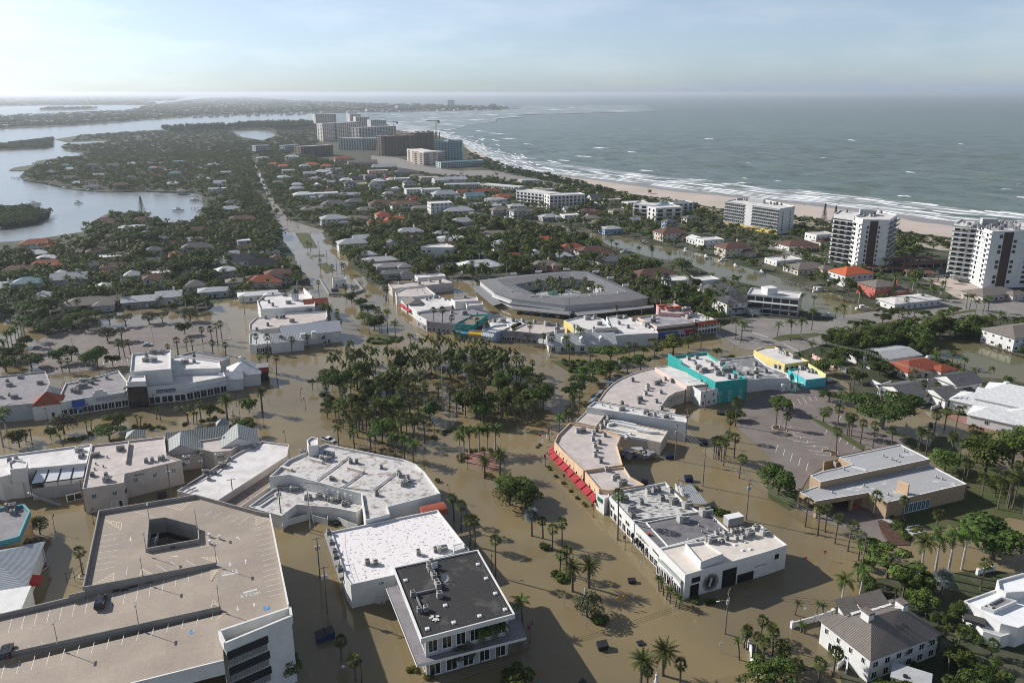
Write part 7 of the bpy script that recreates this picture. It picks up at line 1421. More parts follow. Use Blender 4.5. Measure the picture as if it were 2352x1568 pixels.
def plant(kind,p,size,label,group=None,rad=None):
 CNT[kind]=CNT.get(kind,0)+1;nm=NAME[kind]
 o=thing(nm,p,label,'palm tree' if kind in CAT else 'tree',group,random.uniform(0,6.283))
 if kind in CAT:
  me=random.choice(PAL[kind]);hs=size/PAL_H[kind];t=link('trunk',me[0],o);c=link('crown',me[1],o)
  ch=3 if kind=='x' else 6;cs=random.uniform(.9,1.12)*(1.0 if kind in 'dv' else min(1.15,max(.8,.6+size/20)));top=max(1.2,size-(PAL_H[kind]-ch)*cs)
  t.scale=(1,1,top/ch);c.scale=(cs,cs,cs);c.location=(0,0,top-ch*cs)
 else:
  me={'b':BROAD,'u':UMBR,'o':OLIVE,'y':YEL,'t':SPARSE}[kind];me=random.choice(me);pr=5.5 if kind=='u' else(6 if kind=='t' else(5 if kind=='b' else 4.5));s=(rad or size*.6)/pr
  link('trunk',me[0],o);link('crown',me[1],o);hz=size/{'b':8.2,'u':6.3,'o':6.5,'y':7,'t':11}[kind];o.scale=(s,s,hz)
 return o
def plants(r,c,kind,s,label,group):
 pts=s.split();n=len(pts)
 for q in pts:
  v=[float(k)for k in q.split(',')];p=G(*pt(r,c,v[0],v[1]),.1);p.z=0
  plant(kind,p,v[2],label,group,v[3]if len(v)>3 else None);USED.append((p.x,p.y,2.5 if kind in CAT else(v[3]if len(v)>3 else 4)))
USED=[]
KN=dict(s='sabal palm',c='coconut palm',r='royal palm',d='date palm',v='silver palm',x='small palm',b='leafy tree',u='flat-topped tree',o='olive-grey tree',y='yellow-green tree',t='sparse tree')
for r_,c_,k_,where,s_ in((3,3,'s','in the row in front of the tan bank','340,130,9 457,205,9 522,180,8.5 613,285,9 730,355,9 828,440,8.5 968,45,8.5 1225,81,8'),(3,3,'s','on the lawn right of the bank','1522,250,9.5'),(3,3,'r','in the white-trunked row of four below the bank','1388,630,12.5 1527,590,12.5 1655,545,12 1778,525,12.5'),(3,3,'r','behind the taupe metal roof','665,905,9.5 840,800,9'),(3,3,'s','in the near garden at the lower right','1950,715,9 40,1330,8 140,1440,6 110,1400,6 265,1560,6 465,1560,6 595,1500,7 1030,1380,5.5 1100,1430,5.5 1215,1400,5.5 1330,1330,6 1420,1330,6 1500,1290,6.5 1560,1270,6'),(3,3,'u','above the taupe metal roof','1090,600,8,8.5'),(3,3,'b','big one at the right edge below the bank lawn','2060,430,12,10.5'),(3,3,'x','in the flooded forecourt of the taupe-roofed house','245,940,4.5 440,950,4.5 500,960,4 300,1100,3 330,1110,3'),(3,3,'v','in the garden below the white-trunked row','1590,760,7'),(3,2,'d','in the pair on the street island','555,725,9 705,690,8.5'),(3,2,'d','in the pair at the bottom of the street','1385,1495,8.5 1180,1590,8.5'),(3,2,'s','standing in the street between the shop rows','370,340,7.5 460,310,8.5 285,240,6.5 500,560,8 440,560,7'),(3,2,'s','low one at the bottom of the street','1245,1610,5.5 1545,1570,6'),(3,2,'v','on the street island beside dark trees','182,215,8.5'),(3,2,'c','beside the black tar roof','95,1040,8'),(3,2,'o','round one on the street island by the lamp','690,960,6,4.6'),(3,2,'x','in the bed before the white gallery','1350,720,4.5 1390,760,4.5 1420,800,4.5 1450,830,4.5 1500,860,4 1530,880,3.5 1370,700,4'),(3,2,'s','by the curving white wall','2280,1170,6 2150,1255,6 2130,1240,5 2240,1320,6 2300,1400,7'),(3,2,'b','bush-like one at the bottom edge','60,1600,4.5,4'),(3,1,'s','in the flooded lane beside the garage','915,1545,6.5 785,1345,6'),(3,1,'c','in front of the black tar roof building','1640,1365,8 2060,1375,10 2215,1335,10'),(3,1,'o','drooping one before the black tar roof building','1720,1420,6,3.2 1890,1410,6.5,3.6'),(3,1,'s','in the row along the street beside the spotted roof','2200,590,12 1885,160,9 1970,300,9 2015,315,9.5 1820,75,8.5'),(3,1,'b','dark one at the garage corner','290,1540,5,3.6'),(3,0,'s','in the kerbed ring behind the garage','760,570,8'),(3,0,'o','in the flooded yard behind the garage','370,200,5.5,3 290,440,6,4'),(2,0,'o','in the flooded street median at the left','590,540,7.5,5.2 1730,435,7.5,4.2'),(2,0,'y','in the flooded street median at the left','1080,485,6.5,4.4 1930,385,6,3'),(2,0,'b','dark one at the right end of the flooded median','2290,340,6.5,3.8 2250,570,8,5.5 180,660,5.5,4.2 470,590,5,2.5'),(2,0,'u','bright low one behind the beige roof','1010,600,5.5,6.5'),(2,0,'x','in the flooded median beds','800,520,5 840,505,5 1270,475,5.5 1290,485,5 1440,405,5 1480,425,5 1780,440,5 1810,440,5 290,600,5 240,610,5 580,650,5'),(2,0,'s','in front of the white arcade store','1850,420,8 1195,290,8.5'),(2,0,'d','tall one before the white arcade store','2090,410,11'),(2,0,'r','at the left edge of the flooded street','30,655,12 70,560,11'),(2,1,'d','tall one left of the roundabout','60,340,11'),(2,1,'s','along the near edge of the roundabout grove','800,490,8 870,500,7.5 950,510,9 1020,545,8.5 1050,525,9 1115,485,12 1160,480,11 1240,520,8.5 1290,520,8.5 1330,520,8.5 1450,580,8 1265,525,8 980,500,8 1200,500,9'),(2,1,'c','between the corner building and the roundabout','760,640,7.5 905,670,7.5 1055,700,7 1280,750,9 1365,770,9 1445,800,8.5'),(2,1,'r','in the ring on the brick island','1875,790,10 1910,725,9.5 1960,720,9.5 2050,710,10 2125,695,9.5 2200,690,9.5'),(2,1,'d','on the brick island','2100,945,8.5 2240,925,10'),(2,1,'s','at the right edge of the roundabout grove','2150,360,9 2250,460,10.5'),(2,1,'b','at the right edge of the roundabout grove','1900,330,9,5.5 1600,420,8,4.2'),(2,1,'b','dark one on the street island below the brick island','2290,1060,6,4.5 2330,1190,8,6 2400,1120,7,5 2480,1220,7,5'),(2,1,'o','small one by the hedge knot','660,400,4.5,3 520,135,5,2.2'),(2,2,'s','in the street left of the red awnings','55,1085,5.5 155,1110,5.5'),(2,2,'s','very tall one before the flaking roof','970,1510,15.5'),(2,2,'c','at the corner of the peach building','430,540,7.5 515,430,5'),(2,2,'s','beside the curved pinkish roof','550,370,9 560,355,9 612,360,9.5'),(2,2,'s','in the cluster at the left of the street','205,230,9 225,200,9.5 262,200,10 240,190,9 190,190,8'),(2,2,'s','in the strip beside the flooded car park','2050,470,11.5 1940,835,10 1870,765,8 1900,770,8.5 1960,740,9 1990,600,9 2040,760,9 2085,945,8.5 1850,770,8 1920,790,9 1890,750,7'),(2,2,'b','round bush-like one by the dumpster','2050,410,4.5,4.2'),(2,2,'u','in the dark row beside the curved roof','570,230,7,5.5 640,165,7.5,6.5 730,70,7.5,6.5 790,0,7,5.5'),(2,2,'y','turning yellow left of the street','95,300,8,5'),(2,3,'s','in the verge row of the right car park','845,635,9.5 740,570,8.5 760,560,8.5 725,550,8.5 960,670,10 1135,640,6.5 620,740,10.5 635,490,9.5 650,335,9.5'),(2,3,'s','on the small kerbed island of the right car park','70,480,9.5 160,500,6.5'),(2,3,'b','left of the bank','90,1095,9.5,7'),(2,3,'t','with bare limbs in the right car park','505,430,6,4'),(2,3,'b','at the corner of the right car park','130,330,6,5.5 560,245,5,4.5'),(2,3,'s','on the lawn behind the bank','1370,690,8.5 1385,695,8.5 1450,730,8.5 1520,560,9.5 1620,500,8.5 1710,560,11.5 1665,760,9.5 1680,770,9.5 1750,820,8.5 1840,740,11.5 1930,610,5.5 1820,980,7.5 1790,970,7.5 1960,1140,8.5 2110,1230,10 2190,1200,10.5 2200,1225,11.5 2240,1120,10.5 2245,1225,12.5'),(2,3,'b','on the lawn behind the bank','1620,885,8,6.5 1990,920,11,9'),(2,3,'t','tall half-bare one at the right edge of the lawn','2230,850,15,9.5'),(1,0,'o','in the row along the flooded edge of the left car park','525,950,7.5,6.5 810,965,7,6.5 1010,915,6,4.5 1157,925,6.5,5 1372,905,6.5,5.2 1495,895,6,4.5 1750,885,7.5,6'),(1,0,'o','on the middle island of the left car park','990,1070,7.5,5.4 1120,1062,7,4.6'),(1,0,'b','on the near edge of the left car park','900,1325,11,6.5 545,1270,8,4.6 660,1255,8.5,4.6 1700,1005,7.5,4.6 800,1300,7,4 1040,1300,6,3.5'),(1,0,'s','around the left car park','1640,1190,8.5 1720,1160,6.5 1770,1150,6.5 1950,1080,8.5 2000,1090,10.5 2040,1050,9.5 1955,1180,6.5 2075,1200,6.5 1100,1210,8.5 1150,1220,7.5 1200,1190,7.5 575,1360,7 640,1355,7 1540,1190,5 1860,1080,8 1700,880,7'),(1,0,'r','in the row at the left end of the car park','90,1180,11.5 125,1170,11.5 165,1150,12 185,1100,12 210,1060,12 235,1050,12 55,1230,9.5 35,1290,9'),(1,0,'b','round one left of the car park','310,960,6,5.5 230,1120,6,4 290,1310,7,6.5 130,1250,7.5,6.5 60,1350,7,6.5 200,1180,6,4 330,900,6,5'),(1,1,'c','on the roundabout end of the avenue median','1040,1000,10 1210,980,12 1280,1020,8.5 1210,1150,5.5 1420,1120,7'),(1,1,'s','around the metal gable restaurant','750,940,8 110,1180,9.5 10,1160,8.5 240,1150,7.5 330,1160,7.5 115,1350,9.5 190,1380,9.5 45,1340,8.5 770,1000,8 745,900,8 480,1130,7 430,1130,7'),(1,1,'d','by the cupola building','630,840,8.5 680,860,8.5'),(1,1,'s','beside the avenue shops','1215,690,8.5 1190,690,8.5 580,640,9 1200,700,8'),(1,1,'s','tall one rising before the crescent shops','1630,970,12.5 1715,985,13.5 1800,990,9.5 2040,1020,9.5 2115,1030,9.5'),(1,1,'b','on the avenue median','1000,905,7,5 880,720,6,4.5 960,770,7,4.5 1090,960,7,5 1130,950,6,4.5 1030,830,7,4.5'),(1,1,'s','on the avenue median','830,680,8.5 900,690,8.5 930,640,6 1150,930,8 1110,900,8 1130,900,9 475,215,6 500,240,6 590,400,7 700,440,6 790,450,8 810,460,8'),(1,2,'s','before the grey front store and cottage','30,1080,9.5 160,1080,10.5 285,1150,8.5 360,1160,8.5 145,1110,5.5'),(1,2,'c','bent by wind before the white cottage','500,1170,8.5 610,1130,10.5 715,1310,10.5 525,1280,10.5'),(1,2,'s','along the road before the awning row','1075,1200,6.5 1120,1200,6.5 1310,1200,8.5 1735,1130,7.5 960,830,6'),(1,2,'c','tall one at the boulevard corner','1770,1010,12.5 1845,1000,12 2055,1040,10.5 2100,1080,11.5'),(1,2,'y','round yellowish one before the awning row','1480,1180,9,7'),(1,2,'u','dark spreading one beside the road island','905,1260,8,7.5 900,1420,8.5,6.2 1060,1360,7.5,5.5 1180,1330,7,5 860,1400,7,5'),(1,2,'b','by the road before the awning row','1210,1200,5.5,3.2 1620,1130,6.5,3.6 1330,1190,4,3 1240,985,4,2.5'),(1,2,'s','at the far edge of the roundabout','40,1360,9.5 100,1370,8.5 190,1400,8'),(1,2,'b','perfectly round bright one on the canal bank','1560,430,10,9.5'),(1,2,'d','leaning one on the canal bank','1285,305,10'),(1,2,'c','on the canal bank','1440,360,9 880,205,11 915,235,9.5 960,235,6.5 1100,410,11 1140,410,11 1165,290,8'),(1,2,'v','in the garden behind the motel','1470,640,9 1430,600,9 1560,640,8 1410,560,9'),(1,3,'u','in the boulevard median row','800,975,5.5,5 900,965,5.5,5 1050,905,5.5,5.5 1200,845,5.5,5 1430,875,5.5,5 1600,865,5.5,5 1700,835,5.5,4.5 1120,870,5.5,5'),(1,3,'c','along the boulevard','1850,780,9.5 1900,830,9.5 1970,825,9.5 2020,795,9.5 205,1070,11.5 295,1050,11.5 400,965,11.5 85,1025,8 1820,770,9'),(1,3,'s','along the boulevard','1220,925,8.5 1270,915,8.5 1330,905,8.5 1260,770,7 1400,720,7 1660,700,4'),(1,3,'s','in the pair beside the flooded side street','750,1515,10 780,1535,9'),(1,3,'c','on the canal bank by the towers','615,865,7 695,855,8 735,655,11.5 680,640,10.5 1070,425,9.5 860,480,9 300,745,8 420,720,5'),(1,3,'v','in front of the tall right tower','1620,590,11 1390,490,7 1560,525,9.5'),(1,3,'s','by the right canal','1450,1160,7 1690,1290,7 1300,1530,7 1400,1590,8 1530,1590,7'),(1,3,'b','clipped round one by the turquoise shop','510,1365,6,5.5 600,1260,5,4 820,1290,9,9 1020,1380,7,6 960,1330,6,5')):
 plants(r_,c_,k_,s_,KN[k_]+' '+where,KN[k_]+'s '+where)
o=thing('banyan_tree',G(*pt(2,3,1040,490),.1).xy.to_3d(),'huge banyan tree with pale bare limbs behind the right car park','tree');link('trunk',BANYAN[0],o).data.materials[0]=mat('pale_bark',(.30,.28,.25),.9,(.20,.18,.16),2,grime=.2);link('crown',BANYAN[1],o);o.scale=(1.15,1.15,1.1);USED.append((o.location.x,o.location.y,14))
o=thing('banyan_tree',G(*pt(1,0,1230,215),.1).xy.to_3d(),'wide dark banyan tree left of the bay, rounder than the palms around it','tree');link('trunk',BANYAN[0],o);link('crown',BANYAN[1],o);o.scale=(1.5,1.5,1.15);USED.append((o.location.x,o.location.y,18))
o=thing('banyan_tree',G(*pt(1,0,1740,470),.1).xy.to_3d(),'wide dark banyan tree behind the left car park houses','tree');link('trunk',BANYAN[0],o);link('crown',BANYAN[1],o);o.scale=(1.2,1.2,1.05);USED.append((o.location.x,o.location.y,14))
o=thing('banyan_tree',G(*pt(1,1,770,1560),.1).xy.to_3d(),'large dark tree with thick forked trunk at the left of the roundabout grove','tree');link('trunk',BANYAN[0],o);link('crown',BANYAN[1],o);o.scale=(.72,.72,.95);USED.append((o.location.x,o.location.y,8))
def pine_mesh(seed):
 g=np.random.default_rng(seed);n=1500;t=g.uniform(.12,1,n);rad=(1-t)*.2+.012;a=g.uniform(0,6.283,n);P=np.stack([np.cos(a)*rad*g.uniform(.3,1,n),np.sin(a)*rad*g.uniform(.3,1,n),t],1)
 s=.028;d=np.stack([np.cos(a),np.sin(a),np.full(n,.3)],1);b=np.stack([-np.sin(a),np.cos(a),np.zeros(n)],1);V=np.stack([P+d*s,P+b*s*.6,P-b*s*.6],1).reshape(-1,3);return np_mesh('crown',V,np.arange(3*n).reshape(n,3),leaf_d)
PM=pine_mesh(3);PT=MB().tube([(0,0,0),(0,0,.95)],[.016,.004],6).mesh('trunk',bark)
for k,(r_,c_,x,y,h_)in enumerate(((0,3,505,1400,22),(0,3,605,1400,20),(1,3,1140,720,15),(0,0,1310,1300,20))):
 o=thing('norfolk_pine',G(*pt(r_,c_,x,y),0),['taller of two cone-shaped pines left of the middle tower','shorter of two cone-shaped pines left of the middle tower','cone-shaped pine beside the salmon house','tall lone pine on the near bay shore'][k],'tree');link('trunk',PT,o);link('crown',PM,o);o.scale=(h_,h_,h_)if k!=3 else(h_*1.3,h_*1.3,h_)
 # ---- random fill -----
USEDG={}
def ukey(x,y):return int(x//8),int(y//8)
for x,y,rr in USED:USEDG.setdefault(ukey(x,y),[]).append((x,y,rr))
def clash(x,y,rr):
 i,j=ukey(x,y)
 for a in(-2,-1,0,1,2):
  for b in(-2,-1,0,1,2):
   for(u,v,q)in USEDG.get((i+a,j+b),()):
    if(u-x)**2+(v-y)**2<(max(.35*q,.5)+rr)**2:return True
 return False
def front_clear(x,y,h):
 L=math.hypot(x,y);ux,uy=x/L,y/L
 return any(occ(x+ux*d,y+uy*d)==1 for d in(2.5,5,8,11,14)if d<h*2.2)
CAND=[]
def fill(poly,zref,n,sp,mix,hr,where,okocc=(0,),front=True):
 p=np.array([(q.x,q.y)for q in W(D(poly),zref)]);x0,y0=p.min(0);x1,y1=p.max(0);g=np.random.default_rng(len(CAND)+5)
 A_=abs(area([tuple(q)for q in p]));n=int(A_/sp**2*1.7)if n is None else n;ks=list(mix);ws=np.array([mix[k]for k in ks]);ws=ws/ws.sum()
 tot=int(n*((x1-x0)*(y1-y0))/A_);X=g.uniform(x0,x1,tot);Y=g.uniform(y0,y1,tot);ins=pip(p,X,Y)
 for x,y in zip(X[ins],Y[ins]):
  oc=occ(x,y)
  if oc not in okocc:continue
  k=ks[g.choice(len(ks),p=ws)];h=g.uniform(*hr);
  if k in 'rc':h=min(h*1.25,13)
  if clash(x,y,sp*.45):continue
  if front and front_clear(x,y,h):
   if g.random()<.75 if k in CAT else g.random()<.3:continue
   if k not in CAT:h=g.uniform(2.2,3.4)
  USEDG.setdefault(ukey(x,y),[]).append((x,y,sp*.5));CAND.append((math.hypot(x,y),x,y,k,h,where))
fill('748,900 745,860 765,810 800,790 850,800 870,818 950,795 985,778 1050,772 1120,786 1190,820 1200,850 1250,875 1255,905 1220,935 1150,950 1080,935 1040,915 1075,870 1060,835 1000,830 965,850 990,900 960,935 985,975 900,985 830,985 790,960 760,920',8,None,4.7,dict(s=.84,b=.16),(7,10.5),'in the dense grove on the flooded roundabout',(0,2))
fill('1000,835 1060,835 1075,870 1040,915 990,900 965,855',8,None,7,dict(s=1),(7,10),'in the dense grove on the flooded roundabout',(0,2))
fill('-30,590 60,566 130,552 200,545 300,535 470,525 560,520 620,540 650,575 690,640 700,655 560,680 500,690 430,705 300,705 200,722 120,748 60,738 -30,742',6,None,5.3,dict(r=.32,s=.13,b=.47,y=.05,u=.03),(5,8.5),'in the leafy district left of the avenue')
fill('190,535 205,515 270,490 330,494 400,517 460,508 480,470 560,440 600,450 630,510 650,540 560,530 300,540',5,None,6.4,dict(r=.25,s=.2,b=.5,u=.05),(4.5,8),'near the inner bay left of the avenue')
fill('60,395 85,380 140,364 230,356 400,352 570,355 590,390 600,440 470,455 440,440 250,437 135,425 60,410',4,None,8.4,dict(r=.3,s=.15,b=.55),(4,7.5),'on the peninsula across the inner bay')
fill('660,505 640,470 612,420 592,388 600,358 700,355 760,372 900,390 1000,405 1180,408 1300,418 1420,448 1600,475 1650,500 1650,548 1500,540 1350,528 1230,506 1090,490 1000,490 900,512 760,545 740,532',4,None,7.8,dict(r=.22,s=.25,b=.53),(4,7.5),'in the central district between avenue and beach')
fill('745,538 900,515 1000,495 1090,500 1230,522 1350,545 1430,590 1550,622 1660,650 1720,690 1640,735 1560,700 1490,650 1440,610 1300,595 1150,620 1090,640 1040,640 880,655 850,640 800,585 770,560',5,None,5.2,dict(r=.2,s=.28,b=.47,y=.05),(5.5,9.5),'in the gardens behind the crescent of shops')
fill('1650,500 1800,520 1920,530 2060,545 2180,590 2200,660 2060,705 1950,695 1900,670 1780,600 1700,575 1650,545',4,None,8.5,dict(r=.28,s=.3,b=.42),(4,7.5),'in the gardens below the white towers')
fill('1870,760 1960,762 2100,745 2250,732 2290,770 2260,790 2130,790 2040,784 1960,800 1890,780',5,None,4.6,dict(b=.85,s=.15),(6,9),'in the dense hedge-like belt beside the boulevard',(0,2))
fill('1800,830 1900,790 1960,800 2060,795 2150,800 2352,870 2352,960 2260,930 2100,905 2000,880 1950,860',3,None,7.5,dict(b=.6,c=.25,s=.15),(4,7),'in the gardens by the right canal',(0,2))
fill('2240,730 2352,735 2352,800 2280,790',3,None,6,dict(b=.7,c=.3),(4,8),'by the verandah house at the right edge')
fill('1470,650 1560,640 1700,690 1740,740 1640,745 1560,720 1500,700',4,None,6,dict(s=.45,r=.25,b=.3),(5,9),'between the motel and the boulevard')
fill('1990,1290 2100,1320 2180,1380 2250,1440 2352,1540 2352,1640 1900,1640 1940,1580 2020,1545 2130,1500 2210,1470 2150,1420 2080,1350',3,None,3.2,dict(x=.4,s=.2,b=.4),(3,6),'in the lush garden at the lower right corner',(0,2))
fill('1690,1500 1760,1430 1800,1480 1840,1568 1700,1620',2,None,3.4,dict(x=.35,s=.35,b=.3),(3,6),'behind the curving white wall at the lower right',(0,2))
fill('1950,1310 2000,1280 2120,1290 2160,1350 2090,1370 2000,1350',3,None,4.5,dict(x=.4,s=.1,b=.5),(3,6),'between the street and the taupe metal roof',(0,2))
fill('2240,980 2352,1000 2352,1120 2300,1150 2240,1080',5,None,9,dict(s=.5,b=.5),(6,11),'on the far side of the bank lawn',(0,2,5))
fill('1620,805 1700,810 1730,860 1690,850',2,None,7,dict(s=.6,b=.4),(4,6),'by the boulevard corner',(0,2))
fill('1210,650 1290,630 1400,640 1390,665 1260,668',7,None,5.8,dict(s=.95,b=.05),(6,8),'in the motel courtyard',(7,),False)
fill('1190,600 1300,596 1440,625 1500,665 1490,690 1450,670 1380,640 1320,615 1200,618',5,None,4.2,dict(s=.85,b=.15),(5.5,7.5),'around the motel')
fill('1440,592 1560,618 1700,645 1800,700 1770,725 1650,668 1500,628',3,None,9,dict(c=.4,s=.3,b=.3),(3,6),'on the near canal bank')
fill('1350,522 1560,558 1760,612 1900,678 1850,690 1700,615 1500,570 1350,535',3,None,7.5,dict(c=.4,s=.3,b=.3),(3.5,7),'on the far canal bank',(0,),False)
fill('574,372 590,370 628,430 664,482 700,512 650,522 622,474 602,434 586,398',2,None,14,dict(b=.6,s=.4),(3.5,6),'overhanging the far avenue',(0,5),False)
CAND.sort();LEFT=[];HL=[(o.location.x,o.location.y,o['label'])for o in bpy.data.objects if o.get('category')in('house','building','motel','apartment tower')]
for d_,x,y,k,h,where in CAND:
 if CNT.get(k,0)<295 and d_<720:
  if 'grove' in where:where=('left' if x<-55 else 'middle' if x<-20 else 'right').join(('in the ',' part of the palm grove, '))+('near' if y<300 else 'far')+' side'
  elif 'courtyard' not in where:
   q=min(HL,key=lambda t:(t[0]-x)**2+(t[1]-y)**2);w2=('beside' if y<q[1]else 'behind')+' the '+q[2]
   if(q[0]-x)**2+(q[1]-y)**2<900 and len((KN[k]+' '+w2).split())<=16:where=w2
  plant(k,(x,y,0),h,KN[k]+' '+where,KN[k]+'s '+where,h*random.uniform(.5,.75)if k not in CAT else None)
 else:LEFT.append((d_,x,y,k,h))
 # ---- the rest, too many to tell apart --------
canopy_m=leafmat('canopy_leaves',(.048,.080,.020),(.118,.145,.038),.0);[setattr(n.inputs['Scale'],'default_value',.16)for n in canopy_m.node_tree.nodes if n.type=='TEX_NOISE']
canopal_m=leafmat('canopy_palm_leaves',(.066,.088,.026),(.120,.135,.048),.0)
def tmpl_tree(seed,n,size):V,F_=leaf_cloud(crown_clumps(seed,1,1.35,'round'),n,size,seed,True);return V
def tmpl_palm(seed):
 g=random.Random(seed);mb=MB()
 for k in range(11):
  az=k*2.399;e=1.0-1.5*k/11;L=.42;m_=Vector((math.cos(az)*L*.55,math.sin(az)*L*.55,.98+math.sin(e)*L*.5));t_=Vector((math.cos(az)*L,math.sin(az)*L,.98+math.sin(e)*L*.35-.16));sd=Vector((-math.sin(az),math.cos(az),-.2))*.10
  mb.tri((0,0,.98),m_+sd,m_-sd);mb.tri(m_+sd,t_,m_-sd)
 for k in range(3):a,b=k*2.094,(k+1)*2.094;mb.add([(math.cos(a)*.025,math.sin(a)*.025,0),(math.cos(b)*.025,math.sin(b)*.025,0),(0,0,1)],[(0,1,2)])
 V=np.array([mb.v[i]for f in mb.f for i in f]);return V
TT={'n':[tmpl_tree(s,170,.17)for s in(1,2,3)],'f':[tmpl_tree(s,60,.27)for s in(4,5,6)],'p':[tmpl_palm(1)]}
def scatter(items,m,name,label):
 out=[]
 for V,x,y,z,sx,sz,a in items:
  ca,sa=math.cos(a),math.sin(a);out.append(np.stack([x+(V[:,0]*ca-V[:,1]*sa)*sx,y+(V[:,0]*sa+V[:,1]*ca)*sx,z+V[:,2]*sz],1))
 if not out:return
 V=np.concatenate(out);tag(link(name,np_mesh(name,V,np.arange(len(V)).reshape(-1,3),m)),label,kind='stuff')
g_=random.Random(5)
scatter([(g_.choice(TT['n' if d_<800 else 'f']),x,y,0,h*g_.uniform(.6,.9),h/1.12,g_.uniform(0,6.28))for d_,x,y,k,h in LEFT if k not in CAT],canopy_m,'far_trees','mass of leafy trees filling the gardens farther away')
scatter([(TT['p'][0],x,y,0,h*(.75 if k=='s' else 1.0),h,g_.uniform(0,6.28))for d_,x,y,k,h in LEFT if k in CAT],canopal_m,'far_palms','mass of palms standing between the houses farther away')
mang_m=leafmat('mangrove_canopy',(.042,.070,.024),(.082,.108,.036),.0);[setattr(n.inputs['Scale'],'default_value',.05)for n in mang_m.node_tree.nodes if n.type=='TEX_NOISE']
LAGO=[np.array(D('525,300 590,298 632,301 640,313 606,326 588,325 548,318')),np.array(D('150,327 200,324 245,323 248,329 200,333 160,334'))]
def wood(poly,n,hs,name,label,m,wid,mask=None,seed=1):
 P_=D(poly);px=np.array(P_);g=np.random.default_rng(seed);x0,y0=px.min(0);x1,y1=px.max(0);items=[];tries=0
 while len(items)<n and tries<60:
  tries+=1;X=g.uniform(x0,x1,n);Y=g.uniform(y0,y1,n);ins=pip(px,X,Y)
  for x,y in zip(X[ins],Y[ins]):
   if len(items)>=n:break
   q=G(x,y,0)
   if occ(q.x,q.y)in(1,3)or any(pip(l_,np.array([[x]]),np.array([[y]]))[0,0]for l_ in LAGO):continue
   dd=q.y;h=g.uniform(*hs);sx=min(max(h*wid,dd*.0022),30);items.append((TT['f'][int(g.integers(3))],q.x,q.y,-.3,sx,h/1.25,g.uniform(0,6.28)))
 scatter(items,m,name,label)
wood('140,340 160,330 185,312 275,306 370,300 480,295 590,289 690,286 730,292 730,330 700,352 590,362 400,356 240,358 190,360 160,350',3600,(3,5),'mangrove_wood','dense low mangrove wood between bay and far condominiums',mang_m,.9,seed=2)
wood('370,302 480,297 590,290 690,286 730,292 720,300 600,300 480,304 400,308',500,(14,22),'casuarina_wood','ragged line of tall dark trees behind the mangroves',mang_m,.35,seed=3)
wood('-5,345 107,341 124,335 118,332 123,319 62,326 -5,334',500,(4,7),'mangrove_wood','mangrove strip on the low spit at the left edge',mang_m,.9,seed=4)
wood('-5,484 60,482 113,493 108,500 78,514 40,520 -5,526',420,(4,6.5),'mangrove_wood','mangrove clump on the islet at the left edge',mang_m,.8,seed=5)
wood('-5,297 112,292 237,285 325,277 450,269 588,264 738,260 838,257 1013,255 1150,253 1170,249 1163,247 1050,243 950,240 690,233 600,225 560,222 470,226 350,241 300,255 150,262 -5,269',4200,(7,13),'far_key_wood','trees covering the long low key across the pass',mang_m,.9,seed=6)
wood('90,255.5 220,252 226,251 190,249.5 110,250.5',120,(10,20),'islet_wood','trees on the small islet in the far bay',mang_m,.8,seed=7)
wood('-5,245 90,243 310,242 345,243 360,236 330,233 400,232 410,229 437,221 500,219.5 300,218 -5,218',1500,(8,15),'mainland_wood','hazy wooded mainland along the left horizon',mang_m,.9,seed=8)
wood('1080,352 1176,388 1268,404 1361,430 1430,445 1420,452 1330,436 1240,415 1120,392 1075,372',420,(2.5,6),'dune_bushes','dark bushes along the landward edge of the beach',mang_m,.8,seed=9)
wood('1430,446 1501,455 1588,470 1666,485 1824,500 1914,510 2054,533 2189,555 2200,575 2040,548 1900,525 1800,513 1660,497 1560,480 1480,463',420,(1.5,3.5),'dune_bushes','low scrub dotted along the dunes below the towers',mang_m,.9,seed=10)
far_r=MB();gg=random.Random(9)
for k in range(150):
 x=gg.uniform(0,1150);t=x/1150;y0=296-44*t**.62 if x<700 else 262-(x-700)*.02;y=y0-gg.uniform(0,1)**2*(22-12*t);q=G(x,y,0);s=gg.uniform(14,30);far_r.box((q.x,q.y,5),(s,s*.6,10),gg.random())
tag(link('far_houses',far_r.mesh('far_houses',mat('far_house_wall',(.5,.5,.49),.9))),'tiny pale houses scattered among the trees of the far key',kind='stuff')
# ---- hedges and shrubs -
def bush_mesh(seed,n=420,m=None):
 V,F_=leaf_cloud([(g_.uniform(-.5,.5),g_.uniform(-.5,.5),.35,.55,.8)for _ in range(5)],n,.14,seed);return np_mesh('shrub',V,F_,m or leaf_d)
BUSH=[bush_mesh(s)for s in(1,2)]+[bush_mesh(3,420,leaf_b),bush_mesh(4,420,leaf_b)];BUSHR=bush_mesh(5,380,leafmat('red_leaves',(.12,.03,.02),(.08,.05,.02),.1));BUSHY=bush_mesh(6,380,leaf_o)
def shrubs(r,c,s,label,group,sz=1.4,me=None):
 for q in s.split():
  v=[float(k)for k in q.split(',')];p=G(*pt(r,c,v[0],v[1]),.1);p.z=.05;k=v[2]if len(v)>2 else sz
  tag(link('shrub',me or random.choice(BUSH),None,p,random.uniform(0,6),(k,k,k*random.uniform(.7,1.0))),label,'shrub',group)
